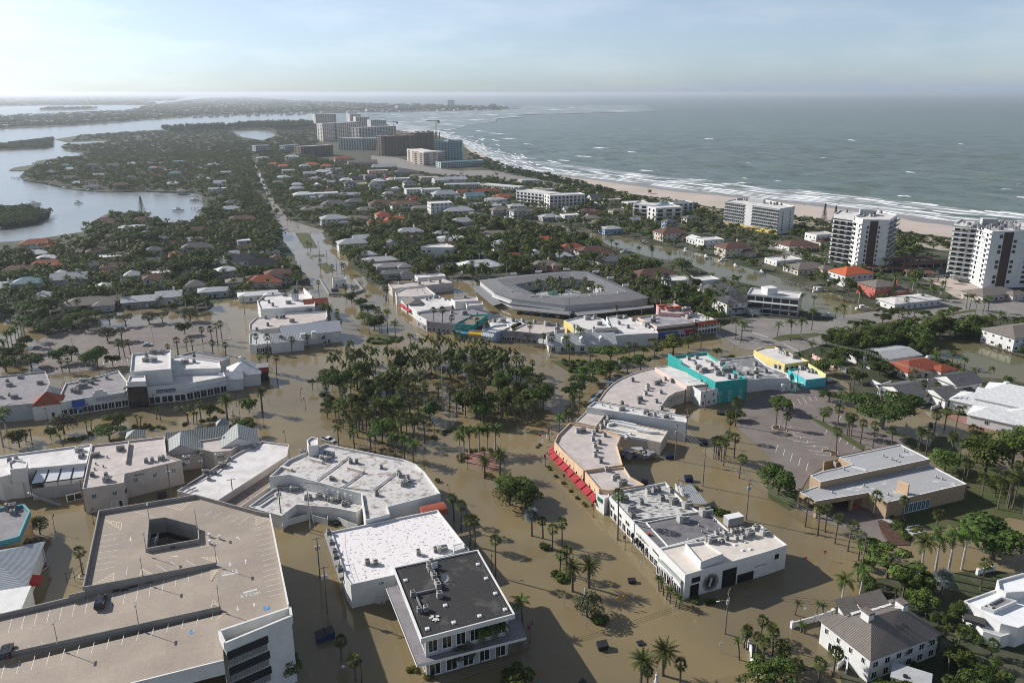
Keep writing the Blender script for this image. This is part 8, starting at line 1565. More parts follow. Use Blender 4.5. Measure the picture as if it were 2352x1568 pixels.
for r_,c_,s_,lab,sz,me in((2,1,'600,190 640,180 670,200 640,230 690,220 660,250 700,260 620,270 680,285 650,290 720,275','dark clipped shrub in the knotted hedge left of the grove',1.5,BUSH[0]),(2,1,'1720,545 1740,525 1770,510 1800,500 1830,495 1870,490 1900,487 1930,490 1960,495 1990,505','clipped shrub in the curved hedge below the grove',1.3,BUSH[0]),(2,1,'1645,575 2075,500 1665,980','lone round shrub standing in the flood beside the roundabout',1.5,None),(2,1,'1860,760 1900,740 1930,760 1880,790 1960,700 2010,695 2080,690 2150,700 2220,720 2260,735 2180,740 2130,920 2160,935','flowering shrub on the brick island',1.4,BUSHY),(1,1,'1030,1075 1070,1085 1110,1090 1150,1092 1190,1090 1230,1080 1270,1070 1310,1055 1335,1040 1300,1075 1250,1055 1180,1060 1120,1050 1060,1050','clipped shrub edging the round avenue island',1.6,None),(1,2,'470,1270 500,1290 540,1300 580,1295 620,1280 650,1260 560,1265 600,1250 480,1250 540,1345 580,1350 620,1350 660,1345 700,1335 750,1330 560,1330 600,1325 650,1325','clipped shrub on the roadside island',1.7,None),(2,0,'1300,490 1330,480 1380,470 1400,490 1450,480 1500,490 1230,480','shrub in the flooded median bed by the small palms',1.3,None),(2,0,'820,540 840,545 1330,465 1350,480 1690,460 1710,450','red-leaved shrub in the flooded median',1.2,BUSHR),(2,0,'640,600 690,590 740,585 770,575 1860,430 1900,415 1950,420 1980,395 2010,330 2040,340 1990,310','low shrub on the flooded median',1.4,None),(3,2,'310,320 290,325 500,610 470,620 430,600 400,580 450,640','shrub at the foot of the street island palms',1.8,None),(3,2,'800,1010 830,1000 780,990','dark round shrub by the street lamp island',2.0,BUSH[0]),(3,3,'1180,150 1210,170 1240,200 1220,130 1270,230 1290,250 1150,130 1180,100 1240,110','leafy shrub in the mulched bank garden',1.5,None),(3,3,'1350,160 1380,170 1330,185','yellowish shrub in the bank garden',1.2,BUSHY),(3,3,'1110,40 1130,45 1080,40','low shrub at the bank corner',1.0,None),(2,2,'230,660 260,645 340,850 350,870 400,935 470,990 540,1065 600,1130 650,1180 670,1200','potted shrub along the street before the red awnings',.9,None),(2,2,'1640,1040 1680,1045 1860,1250 1900,1280 1930,1260 1960,1270','shrub behind the flaking roof',1.7,None),(3,2,'1690,800 1680,830 1780,830 1820,825 1850,815','potted shrub before the white gallery',1.3,None),(3,1,'1420,1450 1450,1440 1470,1455 1560,1510 1600,1520','flowering shrub at the canopy corner',1.1,BUSHY)):
 shrubs(r_,c_,s_,lab,lab.replace('shrub','shrubs',1),sz,me)
 # ==== street things
def wire(a,b,sag,r,label,group,name='power_line'):
 n=12;pts=[Vector(a).lerp(Vector(b),i/n)-Vector((0,0,sag*4*(i/n)*(1-i/n)))for i in range(n+1)];mb=MB().tube(pts,r,3,False);return solo(mb,name,wirem,label,'cable',group,tuple(pts[0]))
wirem=mat('wire',(.10,.10,.10),.5,spec=.5);polem=mat('pole_timber',(.20,.165,.14),.9,(.14,.115,.095),2);polec=mat('pole_concrete',(.42,.41,.39),.9)
POLES={}
def upole(key,r,c,x,y,h,label,arms=1,can=True,m=None,rot=20,lampa=False):
 p=G(*pt(r,c,x,y),.1);p.z=0;o=thing('utility_pole',p,label,'utility pole');build(MB().cyl((p.x,p.y),.2,-.3,h,7,.13),'pole',m or polem,o);d=Vector((math.cos(R(rot)),math.sin(R(rot)),0))
 for k in range(arms):
  z=h-.4-k*1.3;build(MB().beam(p+Vector((0,0,z))-d*1.2,p+Vector((0,0,z))+d*1.2,.14,.14),'crossarm',m or polem,o)
  for t in(-1.1,0,1.1):q=p+d*t;build(MB().cyl((q.x,q.y),.05,z,z+.3,5),'insulator',palgrey,o)
 if can:
  for t in(-.45,.45):q=p+d*t;build(MB().cyl((q.x,q.y),.26,h-3.6,h-2.5,8),'transformer',palgrey,o)
 if lampa:build(MB().tube([p+Vector((0,0,h-3)),p+Vector((-1.2,-.3,h-2.6)),p+Vector((-2.2,-.5,h-2.7))],.05,5),'lamp_arm',greymet,o);build(MB().box(p+Vector((-2.4,-.5,h-2.75)),(.8,.25,.15),.2),'lamp_head',frame,o)
 POLES[key]=(p,h,d);return o
for a in(('a',3,2,1957,1115,12,'timber utility pole with street lamp standing in water before the gallery',1,True,None,60,True),('b',3,3,845,620,13,'utility pole behind the taupe metal-roofed house',3,False),('c',2,2,2150,1330,13.5,'clustered utility pole behind the white gallery',2),('d',2,2,1752,1020,13,'utility pole beside the floating blue dumpster',0,False),('e',2,2,1497,780,13.5,'utility pole behind the duct-roofed building',2),('f',2,2,1595,600,12.5,'utility pole at the end of the long white hall',1),('g',2,2,1770,320,12,'utility pole in front of the white two-storey box',1,False),('h',2,3,1440,275,14,'utility pole at the long white garden wall',2),('i',1,3,862,1435,14,'utility pole behind the turquoise shop',2),('j',1,3,255,1548,11.5,'timber pole beside the small white shed',0,False),('k',1,3,385,1285,13,'utility pole by the yellow building',1,False),('l',1,2,1740,720,14,'utility pole beside the motel end wall',2),('m',3,1,655,920,13,'dark utility pole with transformers in the flooded lane, nearer one',1),('n',3,1,588,600,12,'dark utility pole with transformers in the flooded lane, farther one',1),('o',2,1,500,1415,14,'pale concrete pole at the white yard fence',1,True,polec),('p',2,1,237,1372,13,'timber pole at the corner of the white yard fence',1),('q',2,0,785,1250,10.5,'timber pole at the corner of the beige building',1,False),('r',2,0,1578,1135,12,'timber pole with transformer behind the garage',1),('s',2,0,2150,1190,9,'timber pole beside the brown strip roof',1,False),('t',0,1,390,1420,13,'tall pole where the dry avenue meets the flood',1,False),('u',0,1,318,1360,13,'tall pole farther up the dry avenue',1,False),('v',1,1,510,190,12,'first pole on the flooded avenue median from the far end',1,False),('w',1,1,585,290,12,'second pole on the flooded avenue median from the far end',1,False),('x',1,1,655,380,12,'third pole on the flooded avenue median from the far end',1,False),('y',1,1,745,470,12,'fourth pole on the flooded avenue median from the far end',1,False),('z',1,1,878,600,11,'pole by the pump station in the avenue',0,False),('A',1,1,1848,600,12,'pole beside the long pinkish roof',1),('B',1,2,525,860,12,'pole behind the crescent shops near the yellow end wall',1,False),('C',1,2,1188,840,10,'pole behind the wide white shops',1,False),('E',1,0,2250,830,12,'pole with transformer in the flooded lane left of the cupola building',1),('F',1,0,1648,1310,12,'pole rising behind the tall white block',0,False)):upole(*a)
def run(keys,where,zs=(.1,),offs=(-1.1,0,1.1)):
 for ka,kb in zip(keys,keys[1:]):
  (p,h,d),(q,h2,d2)=POLES[ka],POLES[kb]
  for t in offs:wire(p+Vector((0,0,h-.1))+d*t,q+Vector((0,0,h2-.1))+d2*t,(p-q).length*.02,.035,'thin power cable strung '+where,'power cables '+where)
run('eb' and['e','d','c','b'],'past the white gallery');run(['l','k','i','h'],'over the right-hand side street');run(['n','m'],'along the flooded lane beside the garage');run(['o','n'],'along the flooded lane beside the garage',offs=(0,));run(['u','t','v','w','x','y'],'down the avenue',offs=(-.8,.8));run(['q','r'],'behind the beige building',offs=(0,));run(['A','B'],'behind the crescent shops',offs=(0,))
POLES['R']=(G(*pt(3,3,2700,-350),0),13,Vector((.9,.3,0)));POLES['S']=(Vector((95,150,0)),11,Vector((.5,.8,0)));POLES['L']=(Vector((-60,112,0)),11,Vector((.5,.8,0)))
run(['h','R'],'over the right-hand side street');run(['a','S'],'across the street at the bottom');run(['L','a'],'across the street at the bottom')
def lantern(h,two=False):
 mb=MB().cyl((0,0),.16,-.2,.7,8,.1);mb.cyl((0,0),.07,.7,h,6,.05);hd=MB()
 for sx in((-.55,.55)if two else(.55,)):mb.tube([(0,0,h),(sx*.6,0,h+.25),(sx,0,h+.05)],.04,5);hd.cyl((sx,0),.1,h-.1,h+.05,7,.08);hd.cyl((sx,0),.22,h-.45,h-.1,7,.14)
 return mb.mesh('pole',black),hd.mesh('lantern',black),MB().box((-.35,0,h-1.4),(.55,.05,1.1)).mesh('banner',magenta)
LT1,LT2=lantern(5.4),lantern(5.4,True)
def lanterns(r,c,s,where,ban=False):
 for q in s.split():
  x,y=map(float,q.split(','));p=G(*pt(r,c,x,y),.1);p.z=0;me=LT2 if where.startswith('double')else LT1;o=thing('street_lamp',p,'black street lamp '+where,'street lamp','black street lamps '+where,random.choice((0,1.5,3)))
  link('pole',me[0],o);link('lantern',me[1],o)
  if ban:link('banner',me[2],o)
lanterns(2,2,'500,400 345,600 308,840 485,1022 745,1302','with magenta banner along the red awnings',True);lanterns(3,2,'1038,345 1440,760','with magenta banner before the black dome awnings',True);lanterns(2,1,'415,230 457,325 275,640 1098,712 1545,862 1640,550 1765,385 2062,480','around the roundabout grove');lanterns(2,1,'1777,1145 1935,1395 1945,865','along the street beside the corner building');lanterns(2,0,'440,420 822,372 1415,292 2175,290 2205,385','before the white arcade store');lanterns(2,0,'507,1440 862,1368','in the flooded yard behind the garage');lanterns(3,1,'972,1560 2165,560','beside the black tar roof building');lanterns(3,2,'165,1190','with banner at the canopy corner',True);lanterns(3,2,'805,950','double-headed on the olive tree island');lanterns(1,1,'1117,1205 570,1505 968,440 1535,1010','by the avenue end of the roundabout');lanterns(3,0,'418,480','behind the garage beside the statue');lanterns(1,2,'65,1130 770,860 2110,1060','before the crescent shops')
ALP=lamp_proto(8.5)
for i,(r_,c_,x,y)in enumerate(((1,0,735,1340),(1,0,668,1120),(1,0,1410,1080),(2,3,125,485),(2,3,570,705),(2,3,915,680),(1,3,285,1170),(1,3,865,885),(1,3,1170,810),(1,3,1660,840),(1,3,2285,730),(1,3,1900,850),(1,2,2200,970),(1,3,180,960),(1,3,1885,1000-200))):
 lamp(G(*pt(r_,c_,x,y),0),('tall twin lamp post in the left car park' if i<3 else 'tall twin lamp post in the right car park' if i<6 else 'tall lamp post along the boulevard'),('lamp posts in the left car park' if i<3 else 'lamp posts in the right car park' if i<6 else 'lamp posts along the boulevard'),ALP)
p=G(*pt(2,1,1715,320),0);o=thing('flagpole',p,'tall bare white flagpole in the roundabout grove','flagpole');build(MB().cyl((p.x,p.y),.16,0,19,7,.08),'pole',palgrey,o);build(MB().ball((p.x,p.y,19.1),.2),'finial',palgrey,o)
def sign(r,c,x,y,h,kind,label,txt=None):
 p=G(*pt(r,c,x,y),.1);p.z=0;o=thing('street_sign',p,label,'sign');build(MB().cyl((p.x,p.y),.045,-.2,h,5),'post',greymet,o);q=p+Vector((0,-.08,h-.4));mb=MB();n,rr,a0,m={'d':(4,.55,0,yelsign),'s':(8,.45,math.pi/8,redpaint),'n':(14,.42,0,redpaint),'w':(4,.45,math.pi/4,frame),'o':(4,.75,0,mat('work_orange',(.7,.12,.01),.6)),'g':(4,.5,math.pi/4,greensign)}[kind]
 sc=(1.0,.35)if kind=='g' else(1,1);ring=[(q.x+rr*sc[0]*math.cos(a0+6.2832*k/n),q.z+rr*sc[1]*math.sin(a0+6.2832*k/n))for k in range(n)];vs=[(a,q.y,b)for a,b in ring]+[(a,q.y+.05,b)for a,b in ring];mb.add(vs,[tuple(range(n)),tuple(range(2*n-1,n-1,-1))]+[(i,n+i,n+(i+1)%n,(i+1)%n)for i in range(n)]);pl_=build(mb,'plate',m,o)
 if kind=='n':build(MB().box((q.x,q.y-.02,q.z),(.6,.03,.12)),'bar',frame,pl_)
 if kind=='d':build(MB().box((q.x,q.y-.02,q.z),(.12,.03,.5)),'symbol',black,pl_)
 if txt:
  cu=bpy.data.curves.new('lettering','FONT');cu.body=txt;cu.size=.3;cu.align_x='CENTER';cu.extrude=.01;cu.materials.append(frame);t=link('lettering',text_mesh(cu),pl_);t.location=(q.x-p.x,q.y-.03-p.y,q.z-.1);t.rotation_euler=(R(90),0,0)
for a in((3,2,977,872,3.2,'d','yellow diamond warning sign left of its pair on the street'),(3,2,1027,862,3.4,'d','yellow diamond crossing sign right of its pair on the street'),(2,2,200,808,3.2,'d','yellow diamond crossing sign left of the red awnings'),(3,2,1328,1468,3.2,'s','red stop sign between two date palms','STOP'),(3,2,243,1570,3,'s','red stop sign at the bottom edge of the street','STOP'),(2,2,258,600,2.6,'s','red sign by folded parasols near the peach building'),(3,3,515,432,2.8,'n','no-entry sign right of the gallery, farther one'),(3,3,340,470,2.2,'n','no-entry sign right of the gallery, nearer one'),(3,2,683,1075,3.4,'w','white street sign below the olive tree island'),(3,2,1913,1282,2.8,'w','white street sign by the curving wall'),(3,3,663,418,2.8,'w','white street sign before the bank palms'),(3,3,330,960,3,'w','white sign on the flooded drive'),(3,2,482,870,3.2,'w','white arrow sign left of the olive tree'),(3,1,808,1500,3,'w','white notice sign in the flooded garage lane'),(1,1,1022,700,3.4,'o','orange road-works diamond on the avenue median'),(1,1,1175,690,3.2,'o','orange road-works diamond beside the avenue shops'),(1,2,500,1340,2.6,'d','yellow sign on the roadside island, left one'),(1,2,768,1365,2.6,'d','yellow sign on the roadside island, middle one'),(1,2,868,1420,2.6,'d','yellow sign by the dark spreading trees'),(1,2,590,1375,1.8,'g','green street name sign on the roadside island'),(2,1,125,280,3,'w','sign in the flood left of the grove'),(2,1,180,390,2.6,'w','give-way sign in the flood left of the grove'),(1,1,1340,1010,3,'d','dark diamond sign beside the crescent shops'),(1,2,200,1370,2.8,'d','yellow diamond sign at the far right of the grove'),(3,2,1190,520,2.6,'w','small sign before the gallery terrace'),(3,2,995,255,2.6,'w','small sign before the white shopfronts')):sign(*a)
def dumpster(r,c,x,y,L,Wd,h,m,rz,label,tilt=0.0):
 p=G(*pt(r,c,x,y),.3);o=thing('dumpster',(p.x,p.y,0),label,'dumpster',rz=0);b=MB();ca,sa=math.cos(rz),math.sin(rz);X=lambda a,d,z:(p.x+a*ca-d*sa,p.y+a*sa+d*ca,z+a*tilt)
 l,w=L/2,Wd/2;b.add([X(-l*.88,-w*.88,-.3),X(l*.88,-w*.88,-.3),X(l*.88,w*.88,-.3),X(-l*.88,w*.88,-.3),X(-l,-w,h*.8),X(l,-w,h*.8),X(l,w,h),X(-l,w,h)],[(0,1,5,4),(1,2,6,5),(2,3,7,6),(3,0,4,7)]);build(b,'body',m,o)
 for s0,s1 in((-1,-.03),(.03,1)):build(MB().add([X(l*s0,-w*1.05,h*.8+.05),X(l*s1,-w*1.05,h*.8+.05),X(l*s1,w,h+.08),X(l*s0,w,h+.08)],[(0,1,2,3)]),'lid',darkmet,o)
 for k in range(4):q=X(-l+L*(k+.5)/4,-w*.98,h*.4);build(MB().box(q,(.08,.08,h*.6),rz),'rib',m,o)
grn=mat('bin_green',(.02,.06,.045),.6);blu=mat('bin_blue',(.02,.04,.13),.6);brn=mat('bin_brown',(.06,.03,.02),.7);cha=mat('bin_charcoal',(.02,.022,.026),.6)
for a in((3,2,830,1240,2.4,1.8,1.5,cha,.2,'dark ribbed dumpster adrift in the street',.1),(3,2,1100,635,2.0,1.3,1.0,brn,.1,'brown crate adrift before the gallery'),(3,2,1180,1200,1.6,1.2,.5,grn,.3,'green bin half sunk behind a date palm'),(3,2,650,1560,1.4,1.1,.6,grn,.9,'green bin at the bottom edge of the street'),(3,1,635,1150,4.2,2.4,2.0,blu,.5,'large dark blue dumpster adrift beside the garage',.1),(2,2,1750,635,3,2,1.7,cha,.2,'dark dumpster adrift behind the long white hall'),(2,2,1440,755,3.4,2,1.6,blu,.3,'blue dumpster with open lid by the utility pole'),(2,2,1620,965,2.6,1.8,1.8,blu,.1,'blue dumpster adrift beside white posts'),(2,2,1920,355,3,2,1.2,cha,-.4,'tipped dark dumpster by the round bush',.2),(2,2,1218,995,2,1.6,1.3,cha,-.4,'dark bin at the south end of the peach building'),(1,2,65,815,2.6,1.8,1.6,grn,.1,'green dumpster before the motel carport'),(1,2,290,840,2.8,1.8,1.4,mat('bin_sky',(.03,.15,.33),.6),.1,'bright blue dumpster before the motel carport'),(1,2,350,842,3,1.8,1.4,grn,.1,'long green dumpster right of the bright blue one'),(2,1,750,1360,2.4,1.6,1.0,cha,.4,'dark rubbish bin against the leaning white fence'),(2,0,1490,1115,2.4,1.8,1.4,cha,.3,'dark dumpster in the shaded yard behind the garage'),(1,1,725,605,4.5,2.2,1.6,blu,.2,'blue container inside the pump station wall'),(2,3,1495,470,1.2,1.2,1.6,grn,.2,'green bin on the flooded side street')):dumpster(*a)
mb=MB();q0=G(*pt(2,2,1130,740),.3)
for k in range(26):mb.box((q0.x+random.uniform(-6,7),q0.y+random.uniform(-3,3),random.uniform(.3,2.0)),(random.uniform(.8,3),random.uniform(.4,1.6),random.uniform(.1,1.6)),random.random()*3)
tag(link('wreckage',mb.mesh('wreckage',greywall)),'heap of wrecked sheds and fridges behind the peach building',kind='stuff');q1=G(*pt(2,2,1110,680),2.6);solo(MB().box((q1.x,q1.y,2.7),(7,2.6,.12),R(10)),'sheet_roof',ltroof,'loose metal roof sheet over the wreckage behind the peach building','roof sheet')
for k,(r_,c_,x,y,h_)in enumerate(((3,2,672,778,2.6),(3,2,1325,1575,2.4),(3,0,365,492,2.2),(1,2,785,1282,2.2),(2,0,2140,375,2.4),(1,2,352,1213,1.8))):
 p=G(*pt(r_,c_,x,y),.1);o=thing('statue',(p.x,p.y,0),['white robed statue on a plinth on the street island','white robed statue at the bottom of the street','white statue in the flooded yard behind the garage','white statue on the roadside island','white statue pair before the white arcade store','small white statue in the flood before the crescent shops'][k],'statue');build(MB().box((p.x,p.y,.3),(.9,.9,1.0)),'plinth',palgrey,o)
 build(MB().tube([(p.x,p.y,.8),(p.x+.03,p.y,.8+h_*.3),(p.x,p.y,.8+h_*.55),(p.x,p.y,.8+h_*.72),(p.x,p.y,.8+h_*.78),(p.x,p.y,.8+h_*.9),(p.x,p.y,.8+h_)],[.42,.33,.27,.34,.1,.16,.06],8),'figure',white,o);build(MB().tube([(p.x+.3,p.y,.8+h_*.68),(p.x+.42,p.y-.2,.8+h_*.5),(p.x+.2,p.y-.35,.8+h_*.45)],.08,5),'arm',white,o)
for k,s in enumerate('280,650 318,605 350,570'.split()):p=G(*pt(2,2,*map(float,s.split(','))),.1);o=thing('folded_parasol',(p.x,p.y,0),'folded white parasol by the peach building, '+('nearest','middle','farthest')[k]+' of three','parasol');build(MB().cyl((p.x,p.y),.04,0,3,5),'pole',greymet,o);build(MB().tube([(p.x,p.y,1.2),(p.x,p.y,1.8),(p.x,p.y,3)],[.3,.22,.05],7),'canopy',frame,o)
def car(p,rz,m,label,kind='suv',z=0.0,L=4.9,Wd=1.95):
 o=thing('car' if kind!='pickup' else 'pickup_truck',(p.x,p.y,z),label,'car' if kind!='pickup' else 'truck',None,rz);h={'suv':1.75,'pickup':1.9,'sedan':1.42}[kind];w=Wd/2;l=L/2;bz=h*.56
 P=lambda me,n,mm,par=o:link(n,me.mesh(n,mm),par)
 if kind=='suv':prof=[(-l,.45),(-l,bz),(-l+.12,bz+.02),(-l+.35,h),(l*.25,h),(l*.52,bz+.05),(l*.95,bz-.1),(l,.7),(l,.4)]
 elif kind=='sedan':prof=[(-l,.4),(-l,bz),(-l*.72,bz+.06),(-l*.38,h),(l*.2,h),(l*.5,bz+.02),(l*.95,bz-.12),(l,.4)]
 else:prof=[(-l,.5),(-l,bz+.1),(-l*.2,bz+.1),(-l*.2,h),(l*.25,h),(l*.48,bz+.1),(l*.95,bz),(l,.5)]
 b=MB();n=len(prof);ins=lambda z:w-(.16 if z>bz+.15 else 0);b.add([(x,-ins(zz),zz)for x,zz in prof]+[(x,ins(zz),zz)for x,zz in prof],[tuple(range(n)),tuple(range(2*n-1,n-1,-1))]+[(i,n+i,n+(i+1)%n,(i+1)%n)for i in range(n)]);P(b,'body',m)
 hi=[(x,zz)for x,zz in prof if zz>h-.05];x0,x1=hi[0][0],hi[-1][0]
 for sg in(-1,1):g2=MB().add([(x0+.1,sg*(w-.13),h-.12),(x1-.05,sg*(w-.13),h-.12),(x1+l*.2,sg*(w+.005),bz+.1),(x0-.15,sg*(w+.005),bz+.1)],[(0,1,2,3)]);P(g2,'side_window',glass)
 P(MB().add([(x1+.06,-w+.25,h-.06),(x1+.06,w-.25,h-.06),(x1+l*.24,w-.12,bz+.16),(x1+l*.24,-w+.12,bz+.16)],[(0,1,2,3)]),'windscreen',glass);P(MB().add([(x0-.06,-w+.25,h-.08),(x0-.06,w-.25,h-.08),(x0-.3,w-.15,bz+.18),(x0-.3,-w+.15,bz+.18)],[(0,1,2,3)]),'rear_window',glass)
 for sx in(-.62,.62):
  for sg in(-1,1):wl_=P(MB().tube([(l*sx,sg*(w-.22),.36),(l*sx,sg*(w+.02),.36)],.36,12),'wheel',black);P(MB().tube([(l*sx,sg*(w-.02),.36),(l*sx,sg*(w+.03),.36)],.2,8),'rim',greymet,wl_)
 for sg in(-1,1):P(MB().box((l-.02,sg*(w-.3),bz-.22),(.08,.4,.18)),'headlight',frame);P(MB().box((-l+.02,sg*(w-.2),bz-.15),(.08,.25,.25)),'tail_light',redpaint)
 if kind=='suv':P(MB().box((-.3,-.55,h+.08),(1.9,.06,.06)),'roof_rail',darkmet);P(MB().box((-.3,.55,h+.08),(1.9,.06,.06)),'roof_rail',darkmet);P(MB().box((.1,0,h+.02),(1.0,.9,.04)),'sunroof',glass)
 if kind=='pickup':P(MB().box((-l*.6,0,bz+.11),(l*.74,Wd*.8,.03)),'truck_bed',black)
cb_=mat('car_black',(.012,.012,.014),.25,spec=.6);cw=mat('car_white',(.7,.7,.7),.3,spec=.5);cs_=mat('car_silver',(.42,.43,.44),.3,spec=.5,metal=.3)
def deckcar(x,y,lab,rz):
 p=G(*pt(3,0,x,y),12)
 for _ in range(4):p=G(*pt(3,0,x,y),zB(p)+.7);p.z=zB(p)
 car(p,rz,cb_,lab,'suv',p.z,5.0)
deckcar(922,818,'black suv with roof rails parked nose-in on the garage ramp',R(108));deckcar(58,1275,'dark suv parked at the left edge of the garage deck',R(112))
car(G(*pt(2,1,662,592),.6),R(-28),cw,'white pickup truck driving through the flood by the corner building','pickup',-.25,5.9,2.05);car(G(*pt(1,0,1355,1102),.5),R(15),cs_,'silver car parked in the left car park','sedan',.22);car(G(*pt(1,3,580,280),.5),R(-10),cw,'white suv parked by the middle tower','suv',.05);car(G(*pt(1,2,180,808),.5),R(100),cs_,'silver car under the left motel carport','sedan');car(G(*pt(1,2,412,838),.5),R(100),cs_,'pale car beside the green motel dumpster','suv');car(G(*pt(1,3,580,1432),.5),R(20),cs_,'silver car beside the turquoise shop','sedan',.2);car(G(*pt(0,2,185,1000),.5),R(30),cb_,'dark car in the beach car park','suv',.07);car(G(*pt(1,3,1330,718),.5),R(20),cb_,'dark suv before the long low white house','suv');car(G(*pt(1,1,25,645),.5),R(110),cw,'white van-like car left of the cupola building','suv')
def boat(r,c,x,y,L,rz,label,mast=0,cat2=False,hard=False):
 p=G(*pt(r,c,x,y),.3);o=thing('sailboat' if mast else 'motor_boat',(p.x,p.y,0),label,'boat',None,rz)
 def hull(dy,w):
  st=[(-.5,.9,.35),(-.2,1,.3),(.2,.9,.3),(.4,.5,.4),(.52,.02,.5)];vs=[];k=len(st)
  for t,ww,zz in st:vs+=[(t*L,dy-w*ww,L*.09+zz*.4),(t*L,dy-w*ww*.5,-.3),(t*L,dy+w*ww*.5,-.3),(t*L,dy+w*ww,L*.09+zz*.4)]
  fs=[(4*i+j,4*i+j+1,4*i+j+5,4*i+j+4)for i in range(k-1)for j in range(3)]+[(4*i+3,4*i,4*i+4,4*i+7)for i in range(k-1)]+[(0,3,2,1)];return MB().add(vs,fs)
 if cat2:
  for dy in(-L*.2,L*.2):link('hull',hull(dy,L*.08).mesh('hull',frame),o)
  link('bridge_deck',MB().box((-.05*L,0,L*.13),(L*.6,L*.42,L*.06)).mesh('bridge_deck',frame),o)
 else:link('hull',hull(0,L*.15).mesh('hull',frame),o)
 cbn=link('cabin',MB().tube([(-.22*L,0,L*.12),(-.18*L,0,L*.16),(.14*L,0,L*.15),(.2*L,0,L*.12)],[L*.06,L*.1,L*.09,L*.04],8).mesh('cabin',frame),o);link('cabin_window',MB().box((0,0,L*.19),(L*.2,L*.185,L*.035)).mesh('cabin_window',glass),cbn)
 if mast:link('mast',MB().cyl((L*.08,0),.09,0,mast,6,.05).mesh('mast',palgrey),o);link('boom',MB().tube([(L*.08,0,L*.26),(-L*.38,0,L*.27)],.14,6).mesh('boom',mat('sail_cover',(.05,.07,.12),.8)),o);link('stay',MB().tube([(L*.5,0,L*.12),(L*.08,0,mast)],.03,3).mesh('stay',greymet),o)
 if hard:link('hard_top',MB().box((-L*.05,0,L*.3),(L*.3,L*.22,.1)).mesh('hard_top',frame),o);[link('support',MB().cyl((sx*L*.15-L*.05,sy*L*.1),.04,L*.1,L*.3,4).mesh('support',greymet),o)for sx in(-1,1)for sy in(-1,1)]
boat(0,0,312,1184,13,.1,'white catamaran with bare mast anchored in the bay',17,True);boat(0,0,720,1172,9,.1,'white sailboat with bare mast anchored in the bay',12);boat(0,0,1638,1240,12,.1,'dark-masted sailboat moored by the inner bay pilings',15);boat(1,3,470,605,9,.15,'white motor boat at the orange-roofed house dock',hard=True);boat(1,3,440,590,8,.15,'white motor boat behind another at the orange-roofed house dock');boat(1,3,865,765,8,.1,'white motor boat on a lift at the end of the canal',hard=True)
for k,(r_,c_,x,y,L)in enumerate(((1,2,1590,235,8),(1,2,1780,292,9),(1,2,2050,372,7),(1,2,1935,325,7),(1,2,2290,430,7),(1,2,1040,245,8),(1,2,1215,160,7),(0,0,590,1036,8),(0,0,820,1056,9),(0,0,470,1004,7),(0,0,1350,1062,7),(0,0,1790,1145,10),(0,0,1830,1250,8),(0,0,240,962,8),(0,1,2300,1318,9),(1,3,545,835,7),(1,3,1480,1225,8),(0,0,1800,1298,7))):
 boat(r_,c_,x,y,L,random.choice((.2,-.3,.4,1.5)),'small white motor boat moored at '+['the cream canal house','the brown-roofed canal house','the mangrove bend of the canal','the canal behind the cream house','the right end of the canal bank','the dock left of the leaning palm','the dock by the big brown-red roof','the peninsula seawall','the peninsula beside the taupe roof','the peninsula point dock','the bay before the brown-red villa','the long inner bay dock','the inner bay pilings','the farthest peninsula pier','the little canal on the right','the boulevard end of the canal','the right canal dock','the inner bay corner'][k],hard=k%3==0)
def dock(r,c,s,label,w=1.6):
 q=W(T(r,c,s),.8);o=thing('dock',(q[0].x,q[0].y,0),label,'dock')
 for a,b in zip(q,q[1:]):
  build(MB().beam((a.x,a.y,.9),(b.x,b.y,.9),w,.18),'deck',woodp,o);n=max(2,int((b-a).length/3));d=(b-a).xy.normalized();nv=Vector((-d.y,d.x))*w*.6
  for k in range(n+1):
   e=a.lerp(b,k/n)
   for sg in(-1,1):build(MB().cyl((e.x+nv.x*sg,e.y+nv.y*sg),.16,-.6,2.2,6),'pile',woodp,o)
for a in((0,0,'105,945 230,940 160,950','long pier off the peninsula point'),(0,0,'220,970 290,975 350,985','dock along the peninsula seawall'),(0,0,'350,985 420,990 520,1015 640,1035','longest dock along the peninsula seawall'),(0,0,'1740,1120 1840,1125','upper dock on the inner bay'),(0,0,'1750,1160 1870,1160','middle dock on the inner bay'),(0,0,'1760,1225 1880,1225','lower dock on the inner bay'),(1,2,'990,225 1070,250','dock left of the leaning date palm'),(1,2,'1000,95 1130,120','dock below the brown-red canal house'),(1,2,'1160,150 1290,180','dock right of the brown-red canal house'),(1,2,'1540,250 1640,260','dock with boat lift at the cream house'),(1,2,'1700,290 1830,305','dock with boat lift at the brown-roofed house'),(1,2,'2230,440 2330,450','dock at the right bend of the canal'),(1,3,'140,515 250,545 330,550','long dock left of the orange-roofed house'),(1,3,'310,570 400,595 560,600','dock holding white boats before the orange-roofed house'),(1,3,'600,665 700,690 800,705','pilings dock before the salmon house'),(1,3,'830,770 980,780 1010,760','dock at the end of the canal'),(1,3,'1430,1170 1540,1195','dock on the right canal'),(1,3,'1960,1095 2130,1140 2351,1205','long seawall dock below the verandah house'),(1,3,'1640,1290 1750,1280','dock behind the brick-red bungalow')):dock(*a)
kr=thing('car_park_marking',G(*pt(2,3,300,600),.2),'white bay lines painted across the right car park','road marking')
f24=lambda p:.235
